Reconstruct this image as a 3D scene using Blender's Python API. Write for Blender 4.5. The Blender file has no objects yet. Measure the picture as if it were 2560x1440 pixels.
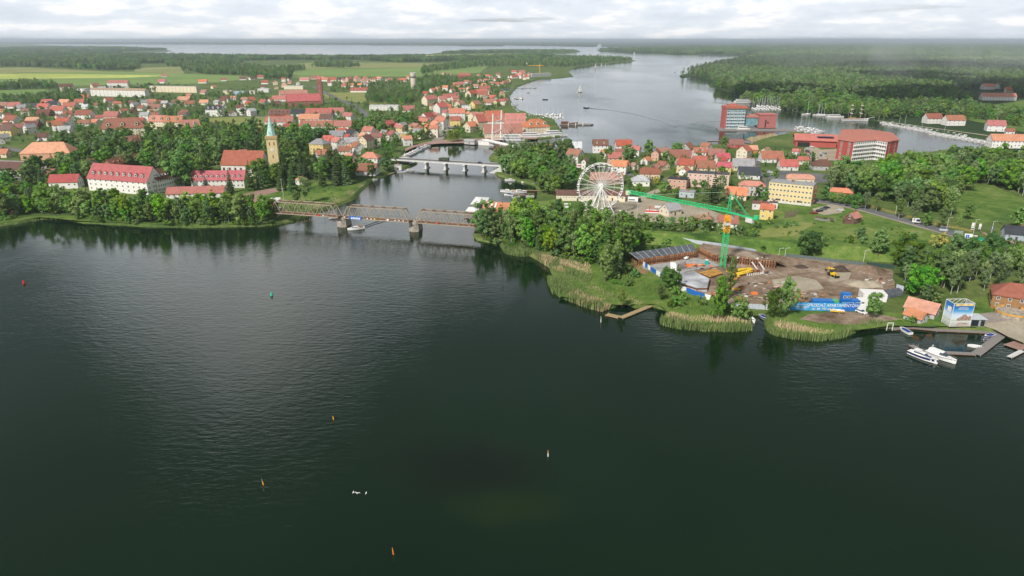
import bpy, bmesh, math, random
import numpy as np
from mathutils import Vector, Matrix, geometry
R = math.radians
rnd = random.Random(7)
SC = bpy.context.scene
COL = SC.collection

# ------------------------------------------------------------------ camera
CAM_H = 100.0                 # drone height above the lake (m)
FPX = 1707.0                  # focal length in photograph pixels (24 mm equivalent)
PITCH = math.atan(621.0 / FPX)
SP, CP = math.sin(PITCH), math.cos(PITCH)
cam_d = bpy.data.cameras.new('camera')
cam_d.sensor_width = 36.0
cam_d.lens = 36.0 * FPX / 2560.0
cam_d.clip_start = 1.0
cam_d.clip_end = 300000.0
cam = bpy.data.objects.new('camera', cam_d)
cam.location = (0, 0, CAM_H)
cam.rotation_euler = (math.pi / 2 - PITCH, 0, 0)
COL.objects.link(cam)
SC.camera = cam

# ------------------------------------------------------------------ sky
SUN_EL, SUN_AZ = R(42), R(215)          # sun behind the drone, to the left
world = bpy.data.worlds.new('World'); SC.world = world
world.use_nodes = True
wt = world.node_tree; wt.nodes.clear()
def wn(t, **k):
    n = wt.nodes.new(t)
    for a, b in k.items(): setattr(n, a, b)
    return n
w_out = wn('ShaderNodeOutputWorld'); w_bg = wn('ShaderNodeBackground')
w_bg.inputs['Strength'].default_value = 0.1
sky = wn('ShaderNodeTexSky', sky_type='NISHITA')
sky.sun_disc = False; sky.sun_elevation = SUN_EL; sky.sun_rotation = SUN_AZ
sky.air_density = 1.0; sky.dust_density = 2.0; sky.ozone_density = 1.0
tc = wn('ShaderNodeTexCoord'); sep = wn('ShaderNodeSeparateXYZ')
wt.links.new(tc.outputs['Generated'], sep.inputs[0])
def wmath(op, a, b=None, clamp=False):
    n = wn('ShaderNodeMath', operation=op); n.use_clamp = clamp
    for i, v in enumerate((a, b)):
        if v is None: continue
        if isinstance(v, (int, float)): n.inputs[i].default_value = v
        else: wt.links.new(v, n.inputs[i])
    return n.outputs[0]
zpos = wmath('MAXIMUM', sep.outputs['Z'], 0.0)
den = wmath('ADD', zpos, 0.10)
zz = wmath('MULTIPLY', wmath('DIVIDE', zpos, den), 4.6)      # cloud bands crowd towards the horizon
comb = wn('ShaderNodeCombineXYZ')
wt.links.new(wmath('MULTIPLY', sep.outputs['X'], 2.2), comb.inputs['X'])
wt.links.new(wmath('MULTIPLY', sep.outputs['Y'], 2.2), comb.inputs['Y'])
wt.links.new(zz, comb.inputs['Z'])
def wnoise(scale, detail, rough, off, sc=(1, 1, 1)):
    mp = wn('ShaderNodeMapping'); mp.inputs['Location'].default_value = off; mp.inputs['Scale'].default_value = sc
    wt.links.new(comb.outputs[0], mp.inputs[0])
    n = wn('ShaderNodeTexNoise'); n.inputs['Scale'].default_value = scale
    n.inputs['Detail'].default_value = detail; n.inputs['Roughness'].default_value = rough
    wt.links.new(mp.outputs[0], n.inputs['Vector'])
    return n.outputs['Fac']
def wramp(fac, stops):
    r = wn('ShaderNodeValToRGB')
    els = r.color_ramp.elements
    while len(els) < len(stops): els.new(0.5)
    for e, (p, c) in zip(els, stops):
        e.position = p; e.color = c if len(c) == 4 else (*c, 1)
    wt.links.new(fac, r.inputs[0])
    return r.outputs[0]
CLOUD_OFF = (5.5, -3.45, 2.46)
n1 = wnoise(1.1, 5, 0.5, CLOUD_OFF)
n2 = wnoise(1.9, 6, 0.58, (9.3, 4.1, 7.7), (3.2, 3.2, 1.0))
def wmix(fac, a, b, blend='MIX'):
    m = wn('ShaderNodeMix', data_type='RGBA'); m.blend_type = blend
    for key, v in ((0, fac), (6, a), (7, b)):
        if isinstance(v, (int, float)): m.inputs[key].default_value = v
        elif isinstance(v, tuple): m.inputs[key].default_value = (*v, 1)
        else: wt.links.new(v, m.inputs[key])
    return m.outputs[2]
edge = wmath('SUBTRACT', zpos, wmath('MULTIPLY', wmath('SUBTRACT', n1, 0.5), 1.5))     # ragged upper edge of the cloud deck
mask = wramp(edge, [(0.20, (0.96, 0.96, 0.96)), (0.40, (0.05, 0.05, 0.05))])
tone = wmath('ADD', wmath('MULTIPLY', n2, 0.6), wmath('MULTIPLY', n1, 0.4))
cloud = wramp(tone, [(0.38, (5.4, 5.85, 6.5)), (0.50, (6.3, 6.7, 7.2)), (0.57, (7.9, 7.85, 7.9))])
glow = wramp(zpos, [(0.0, (1, 1, 1)), (0.05, (1.1, 1.1, 1.1)), (0.11, (1.42, 1.42, 1.42)), (0.5, (1.3, 1.3, 1.3))])     # low air dims the clouds nearest the horizon
cloud = wmix(1.0, cloud, glow, 'MULTIPLY')
veil = wmix(0.8, sky.outputs[0], (1.0, 1.2, 1.08))
final = wmix(mask, veil, cloud)
wt.links.new(final, w_bg.inputs['Color'])
wt.links.new(w_bg.outputs[0], w_out.inputs[0])

# ------------------------------------------------------------------ sun
sun_d = bpy.data.lights.new('sun', 'SUN'); sun_d.energy = 3.6; sun_d.angle = R(6); sun_d.color = (1.0, 0.95, 0.88)
sun = bpy.data.objects.new('sun', sun_d); COL.objects.link(sun)
# azimuth measured clockwise from +Y like the sky's rotation
sdir = Vector((math.sin(SUN_AZ) * math.cos(SUN_EL), math.cos(SUN_AZ) * math.cos(SUN_EL), math.sin(SUN_EL)))
sun.rotation_euler = sdir.to_track_quat('Z', 'Y').to_euler()
sun.location = sdir * 400

# ------------------------------------------------------------------ exposure and render settings
SC.view_settings.view_transform = 'Standard'
SC.view_settings.look = 'None'
SC.view_settings.exposure = 0.4
SC.view_settings.gamma = 1.0
SC.view_settings.use_curve_mapping = False
cy = SC.cycles
cy.max_bounces = 4; cy.diffuse_bounces = 2; cy.glossy_bounces = 2; cy.transmission_bounces = 2
cy.transparent_max_bounces = 4; cy.volume_bounces = 0
cy.use_denoising = True
cy.caustics_reflective = False; cy.caustics_refractive = False
cy.sample_clamp_indirect = 6.0
try: cy.denoiser = 'OPENIMAGEDENOISE'
except Exception: pass

# ------------------------------------------------------------------ place helpers
GZ = 1.5                                          # general ground level above the lake
def G(x, y, z=GZ):
    """point of the level z that the photograph shows at pixel x, y"""
    u, v = (x - 1280.0) / FPX, (y - 720.0) / FPX
    dy, dz = CP - v * SP, -SP - v * CP
    t = (z - CAM_H) / dz
    return Vector((u * t, dy * t, z))
def pix(p):
    d = Vector(p) - Vector((0, 0, CAM_H))
    depth = d.y * CP - d.z * SP
    up = d.y * SP + d.z * CP
    return 1280 + FPX * d.x / depth, 720 - FPX * up / depth, depth
def mpp(x, y, z=GZ):
    """metres per photograph pixel there"""
    return pix(G(x, y, z))[2] / FPX

# ------------------------------------------------------------------ object helpers
def link(o, parent=None):
    COL.objects.link(o)
    if parent is not None: o.parent = parent
    return o
def tag(o, label=None, cat=None, group=None, kind=None):
    if label: o['label'] = label
    if cat: o['category'] = cat
    if group: o['group'] = group
    if kind: o['kind'] = kind
    return o
PENDING = []                                       # (object, base label, pixel x) -> ordinals at the end
def thing(name, label, cat, loc=(0, 0, 0), rz=0.0, group=None):
    o = bpy.data.objects.new(name, None)
    o.empty_display_size = 1.0
    o.location = loc; o.rotation_euler = (0, 0, rz)
    link(o)
    tag(o, label, cat, group)
    PENDING.append(o)
    return o
def meshobj(name, me, parent=None, loc=None, rz=0.0, scale=None, mat=None):
    o = bpy.data.objects.new(name, me)
    if loc is not None: o.location = loc
    if rz: o.rotation_euler = (0, 0, rz)
    if scale is not None: o.scale = scale
    link(o, parent)
    if mat is not None:
        o.material_slots[0].link = 'OBJECT'; o.material_slots[0].material = mat
    return o
class MB:
    """collects faces of one piece"""
    def __init__(s): s.v = []; s.f = []; s.m = []
    def add(s, vs, fs, m=0):
        b = len(s.v); s.v += [tuple(p) for p in vs]
        s.f += [tuple(b + i for i in f) for f in fs]; s.m += [m] * len(fs)
        return s
    def box(s, c, d, rz=0.0, m=0):
        x, y, z = d[0] / 2, d[1] / 2, d[2] / 2
        ca, sa = math.cos(rz), math.sin(rz)
        vs = []
        for k in (-z, z):
            for a, b in ((-x, -y), (x, -y), (x, y), (-x, y)):
                vs.append((c[0] + a * ca - b * sa, c[1] + a * sa + b * ca, c[2] + k))
        return s.add(vs, [(0, 3, 2, 1), (4, 5, 6, 7), (0, 1, 5, 4), (1, 2, 6, 5), (2, 3, 7, 6), (3, 0, 4, 7)], m)
    def bar(s, p, q, w, h=None, m=0):
        h = h or w
        p, q = Vector(p), Vector(q); d = q - p
        if d.length < 1e-6: return s
        d.normalize()
        up = Vector((0, 0, 1)) if abs(d.z) < 0.95 else Vector((0, 1, 0))
        a = d.cross(up).normalized() * (w / 2); b = a.cross(d).normalized() * (h / 2)
        vs = [p - a - b, p + a - b, p + a + b, p - a + b, q - a - b, q + a - b, q + a + b, q - a + b]
        return s.add(vs, [(0, 1, 2, 3), (7, 6, 5, 4), (0, 4, 5, 1), (1, 5, 6, 2), (2, 6, 7, 3), (3, 7, 4, 0)], m)
    def cyl(s, p, q, r0, r1=None, n=8, m=0, cap=True):
        r1 = r0 if r1 is None else r1
        p, q = Vector(p), Vector(q); d = (q - p).normalized()
        up = Vector((0, 0, 1)) if abs(d.z) < 0.95 else Vector((0, 1, 0))
        a = d.cross(up).normalized(); b = a.cross(d)
        vs = []
        for c, r in ((p, r0), (q, r1)):
            for i in range(n):
                t = 2 * math.pi * i / n
                vs.append(c + a * (r * math.cos(t)) + b * (r * math.sin(t)))
        fs = [(i, (i + 1) % n, n + (i + 1) % n, n + i) for i in range(n)]
        if cap: fs += [tuple(range(n - 1, -1, -1)), tuple(range(n, 2 * n))]
        return s.add(vs, fs, m)
    def prism(s, poly, z0, z1, m=0, mt=None):
        n = len(poly)
        if sum(poly[i][0] * poly[(i + 1) % n][1] - poly[(i + 1) % n][0] * poly[i][1] for i in range(n)) < 0:
            poly = list(poly)[::-1]
        vs = [(p[0], p[1], z0) for p in poly] + [(p[0], p[1], z1) for p in poly]
        s.add(vs, [(i, (i + 1) % n, n + (i + 1) % n, n + i) for i in range(n)] + [tuple(range(n - 1, -1, -1))], m)
        return s.add(vs[n:], [tuple(range(n))], m if mt is None else mt)
    def mesh(s, name, mats, smooth=False):
        me = bpy.data.meshes.new(name)
        me.from_pydata(s.v, [], s.f)
        for x in (mats if isinstance(mats, (list, tuple)) else [mats]): me.materials.append(x)
        if any(s.m): me.polygons.foreach_set('material_index', s.m)
        if smooth: me.polygons.foreach_set('use_smooth', [True] * len(s.f))
        me.update()
        return me
    def build(s, name, mats, parent=None, smooth=False, loc=None, rz=0.0):
        return meshobj(name, s.mesh(name, mats, smooth), parent, loc, rz)
    def bounds(s):
        a = np.array(s.v); return a.min(0), a.max(0)
def copy_tree(o, loc=None, rz=None, label=None, scale=None):
    c = o.copy(); COL.objects.link(c)
    if loc is not None: c.location = loc
    if rz is not None: c.rotation_euler = (0, 0, rz)
    if scale is not None: c.scale = (scale,) * 3
    if label: c['label'] = label
    PENDING.append(c)
    for ch in o.children:
        d = ch.copy(); COL.objects.link(d); d.parent = c
        for g in ch.children:
            e = g.copy(); COL.objects.link(e); e.parent = d
    return c

# ------------------------------------------------------------------ materials
MATS = {}
def node_mat(name):
    m = bpy.data.materials.new(name); m.use_nodes = True
    nt = m.node_tree; b = nt.nodes['Principled BSDF']
    return m, nt, b
def L(nt, a, b): nt.links.new(a, b)
def n_noise(nt, vec, scale, detail=4, rough=0.55):
    n = nt.nodes.new('ShaderNodeTexNoise'); n.inputs['Scale'].default_value = scale
    n.inputs['Detail'].default_value = detail; n.inputs['Roughness'].default_value = rough
    if vec is not None: L(nt, vec, n.inputs['Vector'])
    return n.outputs['Fac']
def n_ramp(nt, fac, stops):
    r = nt.nodes.new('ShaderNodeValToRGB'); els = r.color_ramp.elements
    while len(els) < len(stops): els.new(0.5)
    for e, (p, c) in zip(els, stops): e.position = p; e.color = (*c, 1)
    L(nt, fac, r.inputs[0]); return r.outputs[0]
def n_mix(nt, fac, a, b, blend='MIX'):
    m = nt.nodes.new('ShaderNodeMix'); m.data_type = 'RGBA'; m.blend_type = blend
    for k, v in ((0, fac), (6, a), (7, b)):
        if isinstance(v, (int, float)): m.inputs[k].default_value = v
        elif isinstance(v, tuple): m.inputs[k].default_value = (*v, 1)
        else: L(nt, v, m.inputs[k])
    return m.outputs[2]
def n_math(nt, op, a, b=0.0, clamp=False):
    n = nt.nodes.new('ShaderNodeMath'); n.operation = op; n.use_clamp = clamp
    for i, v in enumerate((a, b)):
        if isinstance(v, (int, float)): n.inputs[i].default_value = v
        else: L(nt, v, n.inputs[i])
    return n.outputs[0]
def n_pos(nt): return nt.nodes.new('ShaderNodeNewGeometry').outputs['Position']
def n_obj(nt): return nt.nodes.new('ShaderNodeTexCoord').outputs['Object']
def n_rand(nt): return nt.nodes.new('ShaderNodeObjectInfo').outputs['Random']
def n_map(nt, vec, scale=(1, 1, 1), loc=(0, 0, 0), rot=(0, 0, 0)):
    m = nt.nodes.new('ShaderNodeMapping')
    m.inputs['Scale'].default_value = scale; m.inputs['Location'].default_value = loc; m.inputs['Rotation'].default_value = rot
    L(nt, vec, m.inputs[0]); return m.outputs[0]
def hsv(nt, col, h=0.5, s=1.0, v=1.0):
    n = nt.nodes.new('ShaderNodeHueSaturation')
    for k, x in (('Hue', h), ('Saturation', s), ('Value', v)):
        if isinstance(x, (int, float)): n.inputs[k].default_value = x
        else: L(nt, x, n.inputs[k])
    if isinstance(col, tuple): n.inputs['Color'].default_value = (*col, 1)
    else: L(nt, col, n.inputs['Color'])
    return n.outputs[0]
def srgb(r, g, b):
    f = lambda c: (c / 255 / 12.92) if c / 255 <= 0.04045 else ((c / 255 + 0.055) / 1.055) ** 2.4
    return (f(r), f(g), f(b))
def plain(name, col, rough=0.7, var=0.12, scale=1.2, metal=0.0, spec=0.3):
    """paint, plaster, metal: the colour with weathering noise"""
    if name in MATS: return MATS[name]
    m, nt, b = node_mat(name)
    p = n_obj(nt)
    n = n_noise(nt, p, scale, 5, 0.65)
    lo = tuple(c * (1 - 1.6 * var) for c in col); hi = tuple(min(1, c * (1 + var)) for c in col)
    c = n_ramp(nt, n, [(0.3, lo), (0.62, hi)])
    L(nt, c, b.inputs['Base Color'])
    b.inputs['Roughness'].default_value = rough; b.inputs['Metallic'].default_value = metal
    b.inputs['Specular IOR Level'].default_value = spec
    MATS[name] = m; return m
# ================================================================== ground materials
def mat_grass(name, cols, s1=0.02, s2=0.4):
    m, nt, b = node_mat(name)
    p = n_pos(nt)
    a = n_noise(nt, p, s1, 6, 0.62); c = n_noise(nt, p, s2, 5, 0.7)
    e = n_noise(nt, p, s2 * 6, 4, 0.75)
    f = n_math(nt, 'ADD', n_math(nt, 'MULTIPLY', a, 0.45), n_math(nt, 'ADD', n_math(nt, 'MULTIPLY', c, 0.33), n_math(nt, 'MULTIPLY', e, 0.22)))
    col = n_ramp(nt, f, [(0.39, cols[0]), (0.47, cols[1]), (0.53, cols[2]), (0.61, cols[3])])
    L(nt, col, b.inputs['Base Color']); b.inputs['Roughness'].default_value = 0.95
    b.inputs['Specular IOR Level'].default_value = 0.1
    bp = nt.nodes.new('ShaderNodeBump'); bp.inputs['Strength'].default_value = 0.6; bp.inputs['Distance'].default_value = 0.5
    L(nt, n_noise(nt, p, 1.1, 5, 0.7), bp.inputs['Height']); L(nt, bp.outputs[0], b.inputs['Normal'])
    return m
M_GROUND = mat_grass('ground_grass', [(0.04, 0.075, 0.02), (0.075, 0.125, 0.032), (0.115, 0.16, 0.042), (0.19, 0.20, 0.08)])
M_MEADOW = mat_grass('meadow_grass', [(0.045, 0.095, 0.02), (0.085, 0.155, 0.03), (0.13, 0.20, 0.042), (0.23, 0.25, 0.085)], 0.035, 0.22)
M_DRYGRASS = mat_grass('mown_grass', [(0.16, 0.20, 0.05), (0.20, 0.235, 0.065), (0.25, 0.26, 0.085), (0.30, 0.28, 0.11)], 0.05, 0.5)
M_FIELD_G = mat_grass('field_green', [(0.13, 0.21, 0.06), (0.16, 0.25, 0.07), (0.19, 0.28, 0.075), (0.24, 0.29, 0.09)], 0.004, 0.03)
M_FIELD_Y_SUN = mat_grass('field_yellow', [(0.30, 0.36, 0.09), (0.38, 0.43, 0.10), (0.46, 0.50, 0.12), (0.54, 0.55, 0.17)], 0.004, 0.03)  # yellow-green crop colour, lightened to carry the sun patches between clouds
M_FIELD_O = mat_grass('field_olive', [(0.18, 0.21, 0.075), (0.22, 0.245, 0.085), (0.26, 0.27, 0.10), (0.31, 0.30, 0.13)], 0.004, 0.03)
M_WOODFLOOR = mat_grass('wood_floor', [(0.02, 0.04, 0.014), (0.03, 0.06, 0.02), (0.045, 0.08, 0.025), (0.07, 0.10, 0.035)], 0.004, 0.08)
M_FARWOOD = mat_grass('far_wood', [(0.018, 0.04, 0.018), (0.026, 0.052, 0.022), (0.035, 0.065, 0.026), (0.06, 0.09, 0.034)], 0.0012, 0.01)
M_DIRT = mat_grass('bare_earth', [(0.11, 0.075, 0.05), (0.21, 0.15, 0.105), (0.28, 0.21, 0.155), (0.40, 0.33, 0.26)], 0.07, 0.35)
M_SAND = mat_grass('sandy_earth', [(0.27, 0.23, 0.17), (0.33, 0.29, 0.22), (0.39, 0.34, 0.26), (0.45, 0.40, 0.32)], 0.05, 0.6)
M_REDEARTH = mat_grass('red_earth', [(0.22, 0.11, 0.06), (0.29, 0.15, 0.085), (0.33, 0.19, 0.11), (0.37, 0.23, 0.14)], 0.1, 0.8)
M_ASPHALT = mat_grass('asphalt', [(0.10, 0.10, 0.105), (0.135, 0.135, 0.14), (0.165, 0.165, 0.17), (0.20, 0.20, 0.20)], 0.05, 1.5)
M_PAVING = mat_grass('paving', [(0.22, 0.19, 0.17), (0.28, 0.245, 0.22), (0.33, 0.29, 0.26), (0.38, 0.34, 0.31)], 0.06, 1.2)
M_REDPAVE = mat_grass('red_paving', [(0.27, 0.16, 0.13), (0.32, 0.20, 0.17), (0.36, 0.24, 0.20), (0.40, 0.28, 0.24)], 0.06, 1.2)
M_CONCRETE = mat_grass('concrete', [(0.22, 0.215, 0.21), (0.30, 0.295, 0.29), (0.38, 0.375, 0.37), (0.48, 0.475, 0.47)], 0.15, 1.5)
M_GARDEN = mat_grass('garden_bed', [(0.10, 0.07, 0.05), (0.13, 0.10, 0.07), (0.14, 0.14, 0.07), (0.10, 0.15, 0.05)], 0.1, 0.7)

# ================================================================== water
def mat_water():
    m, nt, b = node_mat('lake_water')
    p = n_pos(nt)
    big = n_noise(nt, n_map(nt, p, (1, 0.4, 1), rot=(0, 0, R(24))), 0.006, 5, 0.62)       # ruffled and calm patches
    w1 = n_noise(nt, n_map(nt, p, (0.55, 1.25, 1), rot=(0, 0, R(14))), 0.55, 3, 0.55)
    w2 = n_noise(nt, n_map(nt, p, (0.5, 1.5, 1), rot=(0, 0, R(-10))), 0.16, 4, 0.6)
    amp = n_math(nt, 'ADD', n_math(nt, 'MULTIPLY', n_ramp(nt, big, [(0.42, (0, 0, 0)), (0.58, (1, 1, 1))]), 1.0), 0.14)
    h = n_math(nt, 'MULTIPLY', n_math(nt, 'ADD', n_math(nt, 'MULTIPLY', w1, 0.5), n_math(nt, 'MULTIPLY', w2, 0.36)), amp)
    bp = nt.nodes.new('ShaderNodeBump'); bp.inputs['Strength'].default_value = 1.0; bp.inputs['Distance'].default_value = 0.2
    L(nt, h, bp.inputs['Height']); L(nt, bp.outputs[0], b.inputs['Normal'])
    # lake bed showing through in the shallows: weed bed and sandy spot
    def blob(cx, cy, rx, ry, rz=0.0):
        v = n_map(nt, p, (1 / rx, 1 / ry, 0), (-cx / rx, -cy / ry, 0))
        ln = nt.nodes.new('ShaderNodeVectorMath'); ln.operation = 'LENGTH'; L(nt, v, ln.inputs[0])
        nz = n_noise(nt, p, 0.07, 6, 0.7)
        d = n_math(nt, 'ADD', ln.outputs['Value'], n_math(nt, 'MULTIPLY', n_math(nt, 'SUBTRACT', nz, 0.5), 1.6))
        return n_ramp(nt, d, [(0.35, (1, 1, 1)), (1.1, (0, 0, 0))])
    a = G(1165, 1170, 0); c = G(1265, 1262, 0)
    base = n_ramp(nt, n_noise(nt, p, 0.01, 3), [(0.35, (0.0028, 0.0120, 0.0042)), (0.65, (0.0045, 0.0165, 0.0060))])
    grain = n_ramp(nt, n_noise(nt, p, 1.3, 3, 0.8), [(0.35, (0.003, 0.004, 0.0022)), (0.65, (0.008, 0.0072, 0.0042))])
    col = n_mix(nt, n_math(nt, 'MULTIPLY', blob(a.x, a.y, 24, 15), 0.62), base, grain)
    col = n_mix(nt, n_math(nt, 'MULTIPLY', blob(c.x, c.y, 17, 8), 0.6), col, (0.012, 0.023, 0.005))
    L(nt, col, b.inputs['Base Color'])
    b.inputs['Roughness'].default_value = 0.06; b.inputs['IOR'].default_value = 1.33
    b.inputs['Specular IOR Level'].default_value = 0.5
    return m
M_WATER = mat_water()
wm = MB()
rad = [0.0, 60]
while rad[-1] < 62000: rad.append(rad[-1] * 1.22)
NA = 72
wm.v = [(0, 0, 0)] + [(r * math.sin(2 * math.pi * k / NA), r * math.cos(2 * math.pi * k / NA), 0) for r in rad[1:] for k in range(NA)]
for k in range(NA): wm.f.append((0, 1 + (k + 1) % NA, 1 + k))
for i in range(len(rad) - 2):
    for k in range(NA):
        q, k2 = 1 + i * NA, (k + 1) % NA
        wm.f.append((q + k, q + k2, q + NA + k2, q + NA + k))
wm.m = [0] * len(wm.f)
tag(wm.build('water', M_WATER), kind='structure')

# ================================================================== land sheets
def in_poly(px, py, poly):
    """vectorised point in polygon"""
    x = np.asarray(px); y = np.asarray(py); ins = np.zeros(x.shape, bool)
    n = len(poly)
    for i in range(n):
        x0, y0 = poly[i][0], poly[i][1]; x1, y1 = poly[(i + 1) % n][0], poly[(i + 1) % n][1]
        if y0 == y1: continue
        c = ((y0 > y) != (y1 > y)) & (x < (x1 - x0) * (y - y0) / (y1 - y0) + x0)
        ins ^= c
    return ins
def rough_line(pts, step, amp, seed=0):
    """adds small irregularities to a drawn outline (world coordinates)"""
    r = random.Random(seed); out = []
    n = len(pts)
    for i in range(n):
        a, b = Vector(pts[i][:2]), Vector(pts[(i + 1) % n][:2])
        d = b - a; ln = d.length
        dist = (a.length + b.length) / 2
        st = max(step, dist * 0.012); am = amp * min(3.0, max(1.0, dist / 500))
        k = max(1, min(60, int(ln / st)))
        nrm = Vector((-d.y, d.x)).normalized() if ln > 1e-6 else Vector((0, 0))
        for j in range(k):
            q = a + d * (j / k)
            if j: q += nrm * r.uniform(-am, am)
            out.append(q)
    return out
def ring_points(o):
    xs = [p.x for p in o]; ys = [p.y for p in o]
    pts = []; r = 120.0
    while r < 60000:
        for k in range(-16, 17):
            t = k / 16 * R(85)
            pts.append((r * math.sin(t), r * math.cos(t)))
        r *= 1.3
    a = np.array(pts)
    ok = in_poly(a[:, 0], a[:, 1], o)
    return [Vector(p) for p, q in zip(pts, ok) if q]
def poly_px(pts, z=0.2): return [G(x, y, z) for x, y in pts]
def land(name, pts, mat, z=GZ, bank=2.6, seed=1, step=7.0, amp=1.0, rough=True):
    """land sheet: level top with a bank running down under the water"""
    w = poly_px(pts)
    o = rough_line(w, step, amp, seed) if rough else [Vector(p[:2]) for p in w]
    area = sum(o[i].x * o[(i + 1) % len(o)].y - o[(i + 1) % len(o)].x * o[i].y for i in range(len(o)))
    if area < 0: o = o[::-1]
    inner = ring_points(o)
    res = geometry.delaunay_2d_cdt(o + inner, [], [list(range(len(o)))], 1, 0.01)
    V, F = res[0], res[2]
    mb = MB()
    mb.add([(p.x, p.y, z) for p in V], [tuple(f) for f in F])
    n = len(o); outer = []
    for i in range(n):
        d = (o[(i + 1) % n] - o[i - 1]); d = d.normalized() if d.length > 1e-6 else Vector((1, 0))
        q = o[i] + Vector((d.y, -d.x)) * bank
        outer.append((q.x, q.y, -0.7))
    vs = [(p.x, p.y, z) for p in o] + outer
    mb.add(vs, [(i, n + i, n + (i + 1) % n, (i + 1) % n) for i in range(n)])
    ob = mb.build(name, mat)
    tag(ob, kind='structure')
    return ob, o
KEEP = []
def sheet(name, pts, mat, dz=0.02, z=GZ, kind='structure', rough=0.0, parent=None, seed=3):
    """flat sheet lying on the ground"""
    w = [G(x, y, z) for x, y in pts]
    o = rough_line(w, 4.0, rough, seed) if rough else [Vector(p[:2]) for p in w]
    KEEP.append((name, [(p.x, p.y) for p in o]))
    res = geometry.delaunay_2d_cdt(o, [], [list(range(len(o)))], 1, 0.01)
    mb = MB(); mb.add([(p.x, p.y, z + dz) for p in res[0]], [tuple(f) for f in res[2]])
    ob = mb.build(name, mat, parent)
    n = len(ob.data.polygons)
    if n and ob.data.polygons[0].normal.z < 0: ob.data.flip_normals()
    return tag(ob, kind=kind)
def strip(name, pts, width, mat, dz=0.03, z=GZ, kind='structure', world=False):
    """road or path along a line"""
    w = [Vector(p) for p in pts] if world else [G(x, y, z) for x, y in pts]
    # smooth the line
    q = [w[0]]
    for i in range(len(w) - 1):
        a, b = w[i], w[i + 1]
        for k in range(1, 7): q.append(a.lerp(b, k / 6))
    for _ in range(6):
        q = [q[0]] + [(q[i - 1] + q[i] * 2 + q[i + 1]) / 4 for i in range(1, len(q) - 1)] + [q[-1]]
    L_, R_ = [], []
    for i, p in enumerate(q):
        d = (q[min(i + 1, len(q) - 1)] - q[max(i - 1, 0)]).normalized()
        nrm = Vector((-d.y, d.x, 0)) * width / 2
        L_.append((p.x + nrm.x, p.y + nrm.y, z + dz)); R_.append((p.x - nrm.x, p.y - nrm.y, z + dz))
    KEEP.append((name, [p[:2] for p in L_] + [p[:2] for p in R_[::-1]]))
    n = len(q); mb = MB()
    mb.add(R_ + L_, [(i, i + 1, n + i + 1, n + i) for i in range(n - 1)])
    return tag(mb.build(name, mat), kind=kind), q

LEFT_SHORE = [(-700, 640), (-300, 600), (0, 563), (50, 557), (100, 547), (150, 545), (180, 550), (215, 556), (280, 560), (340, 563), (420, 566),
 (480, 568), (560, 566), (640, 564), (690, 560), (735, 552), (765, 542), (800, 527), (850, 511), (875, 500), (890, 487), (905, 472), (918, 455), (935, 446), (960, 440),
 (975, 433), (1000, 426), (1018, 418), (1040, 409), (1036, 400), (1008, 396), (1001, 388), (1012, 377), (1035, 368), (1070, 361), (1100, 358.5), (1150, 358), (1200, 356),
 (1250, 350), (1290, 347), (1330, 347), (1345, 347), (1375, 344), (1398, 341), (1402, 334), (1395, 318), (1385, 302), (1360, 292), (1330, 288), (1296, 276), (1276, 262), (1270, 240), (1284, 226),
 (1296, 215), (1330, 203), (1350, 197), (1400, 195), (1432, 191), (1420, 181), (1426, 172), (1440, 168), (1480, 162), (1550, 156), (1588, 152.5), (1570, 147), (1500, 142.5),
 (1440, 139), (1385, 136), (1400, 133), (1450, 130), (1448, 127), (1380, 124.5), (1290, 124.5), (1150, 127), (1100, 132), (1060, 137), (1000, 140), (900, 141), (800, 140.5), (700, 140),
 (600, 140), (520, 138), (440, 134), (300, 132.5), (430, 128), (415, 124.5), (370, 121.5), (300, 118.5), (220, 118), (120, 113.5), (72, 110.8), (-200, 107.5), (-1600, 107.5), (-1600, 640)]
ground, LEFT_W = land('ground', LEFT_SHORE, M_GROUND, seed=11)
PEN_SHORE = [(1247, 404), (1228, 402), (1224, 394), (1236, 384), (1258, 376), (1285, 374), (1312, 371), (1350, 374), (1400, 378), (1450, 386), (1520, 388), (1600, 384), (1650, 379), (1700, 373),
 (1750, 366), (1800, 364), (1840, 369), (1880, 362), (1905, 350), (1950, 340), (1990, 331), (2040, 341), (2090, 343), (2150, 349), (2200, 368), (2250, 389), (2300, 386), (2350, 379),
 (2400, 374), (2450, 381), (2560, 391), (2700, 405), (3300, 470), (3900, 980), (3000, 930), (2700, 885), (2560, 862), (2530, 846), (2500, 832), (2440, 824), (2340, 820), (2260, 815), (2226, 818), (2190, 818), (2150, 822),
 (2110, 834), (2060, 842), (2000, 838), (1940, 832), (1922, 822), (1916, 788), (1880, 786), (1872, 818), (1850, 822), (1800, 819), (1720, 814), (1668, 805), (1662, 792), (1690, 783), (1660, 772), (1630, 764), (1590, 768), (1560, 756),
 (1528, 768), (1500, 772), (1470, 760), (1430, 744), (1390, 728), (1378, 708), (1388, 690), (1378, 668), (1345, 648), (1300, 628), (1260, 612), (1225, 605), (1196, 600), (1186, 588), (1196, 572), (1232, 560),
 (1278, 546), (1296, 524), (1330, 508), (1345, 498), (1350, 476), (1338, 463), (1300, 454), (1275, 448), (1250, 441), (1240, 433), (1247, 420)]
pen, PEN_W = land('peninsula_ground', PEN_SHORE, M_GROUND, seed=5, step=5.0, amp=0.7, bank=1.4)
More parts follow.
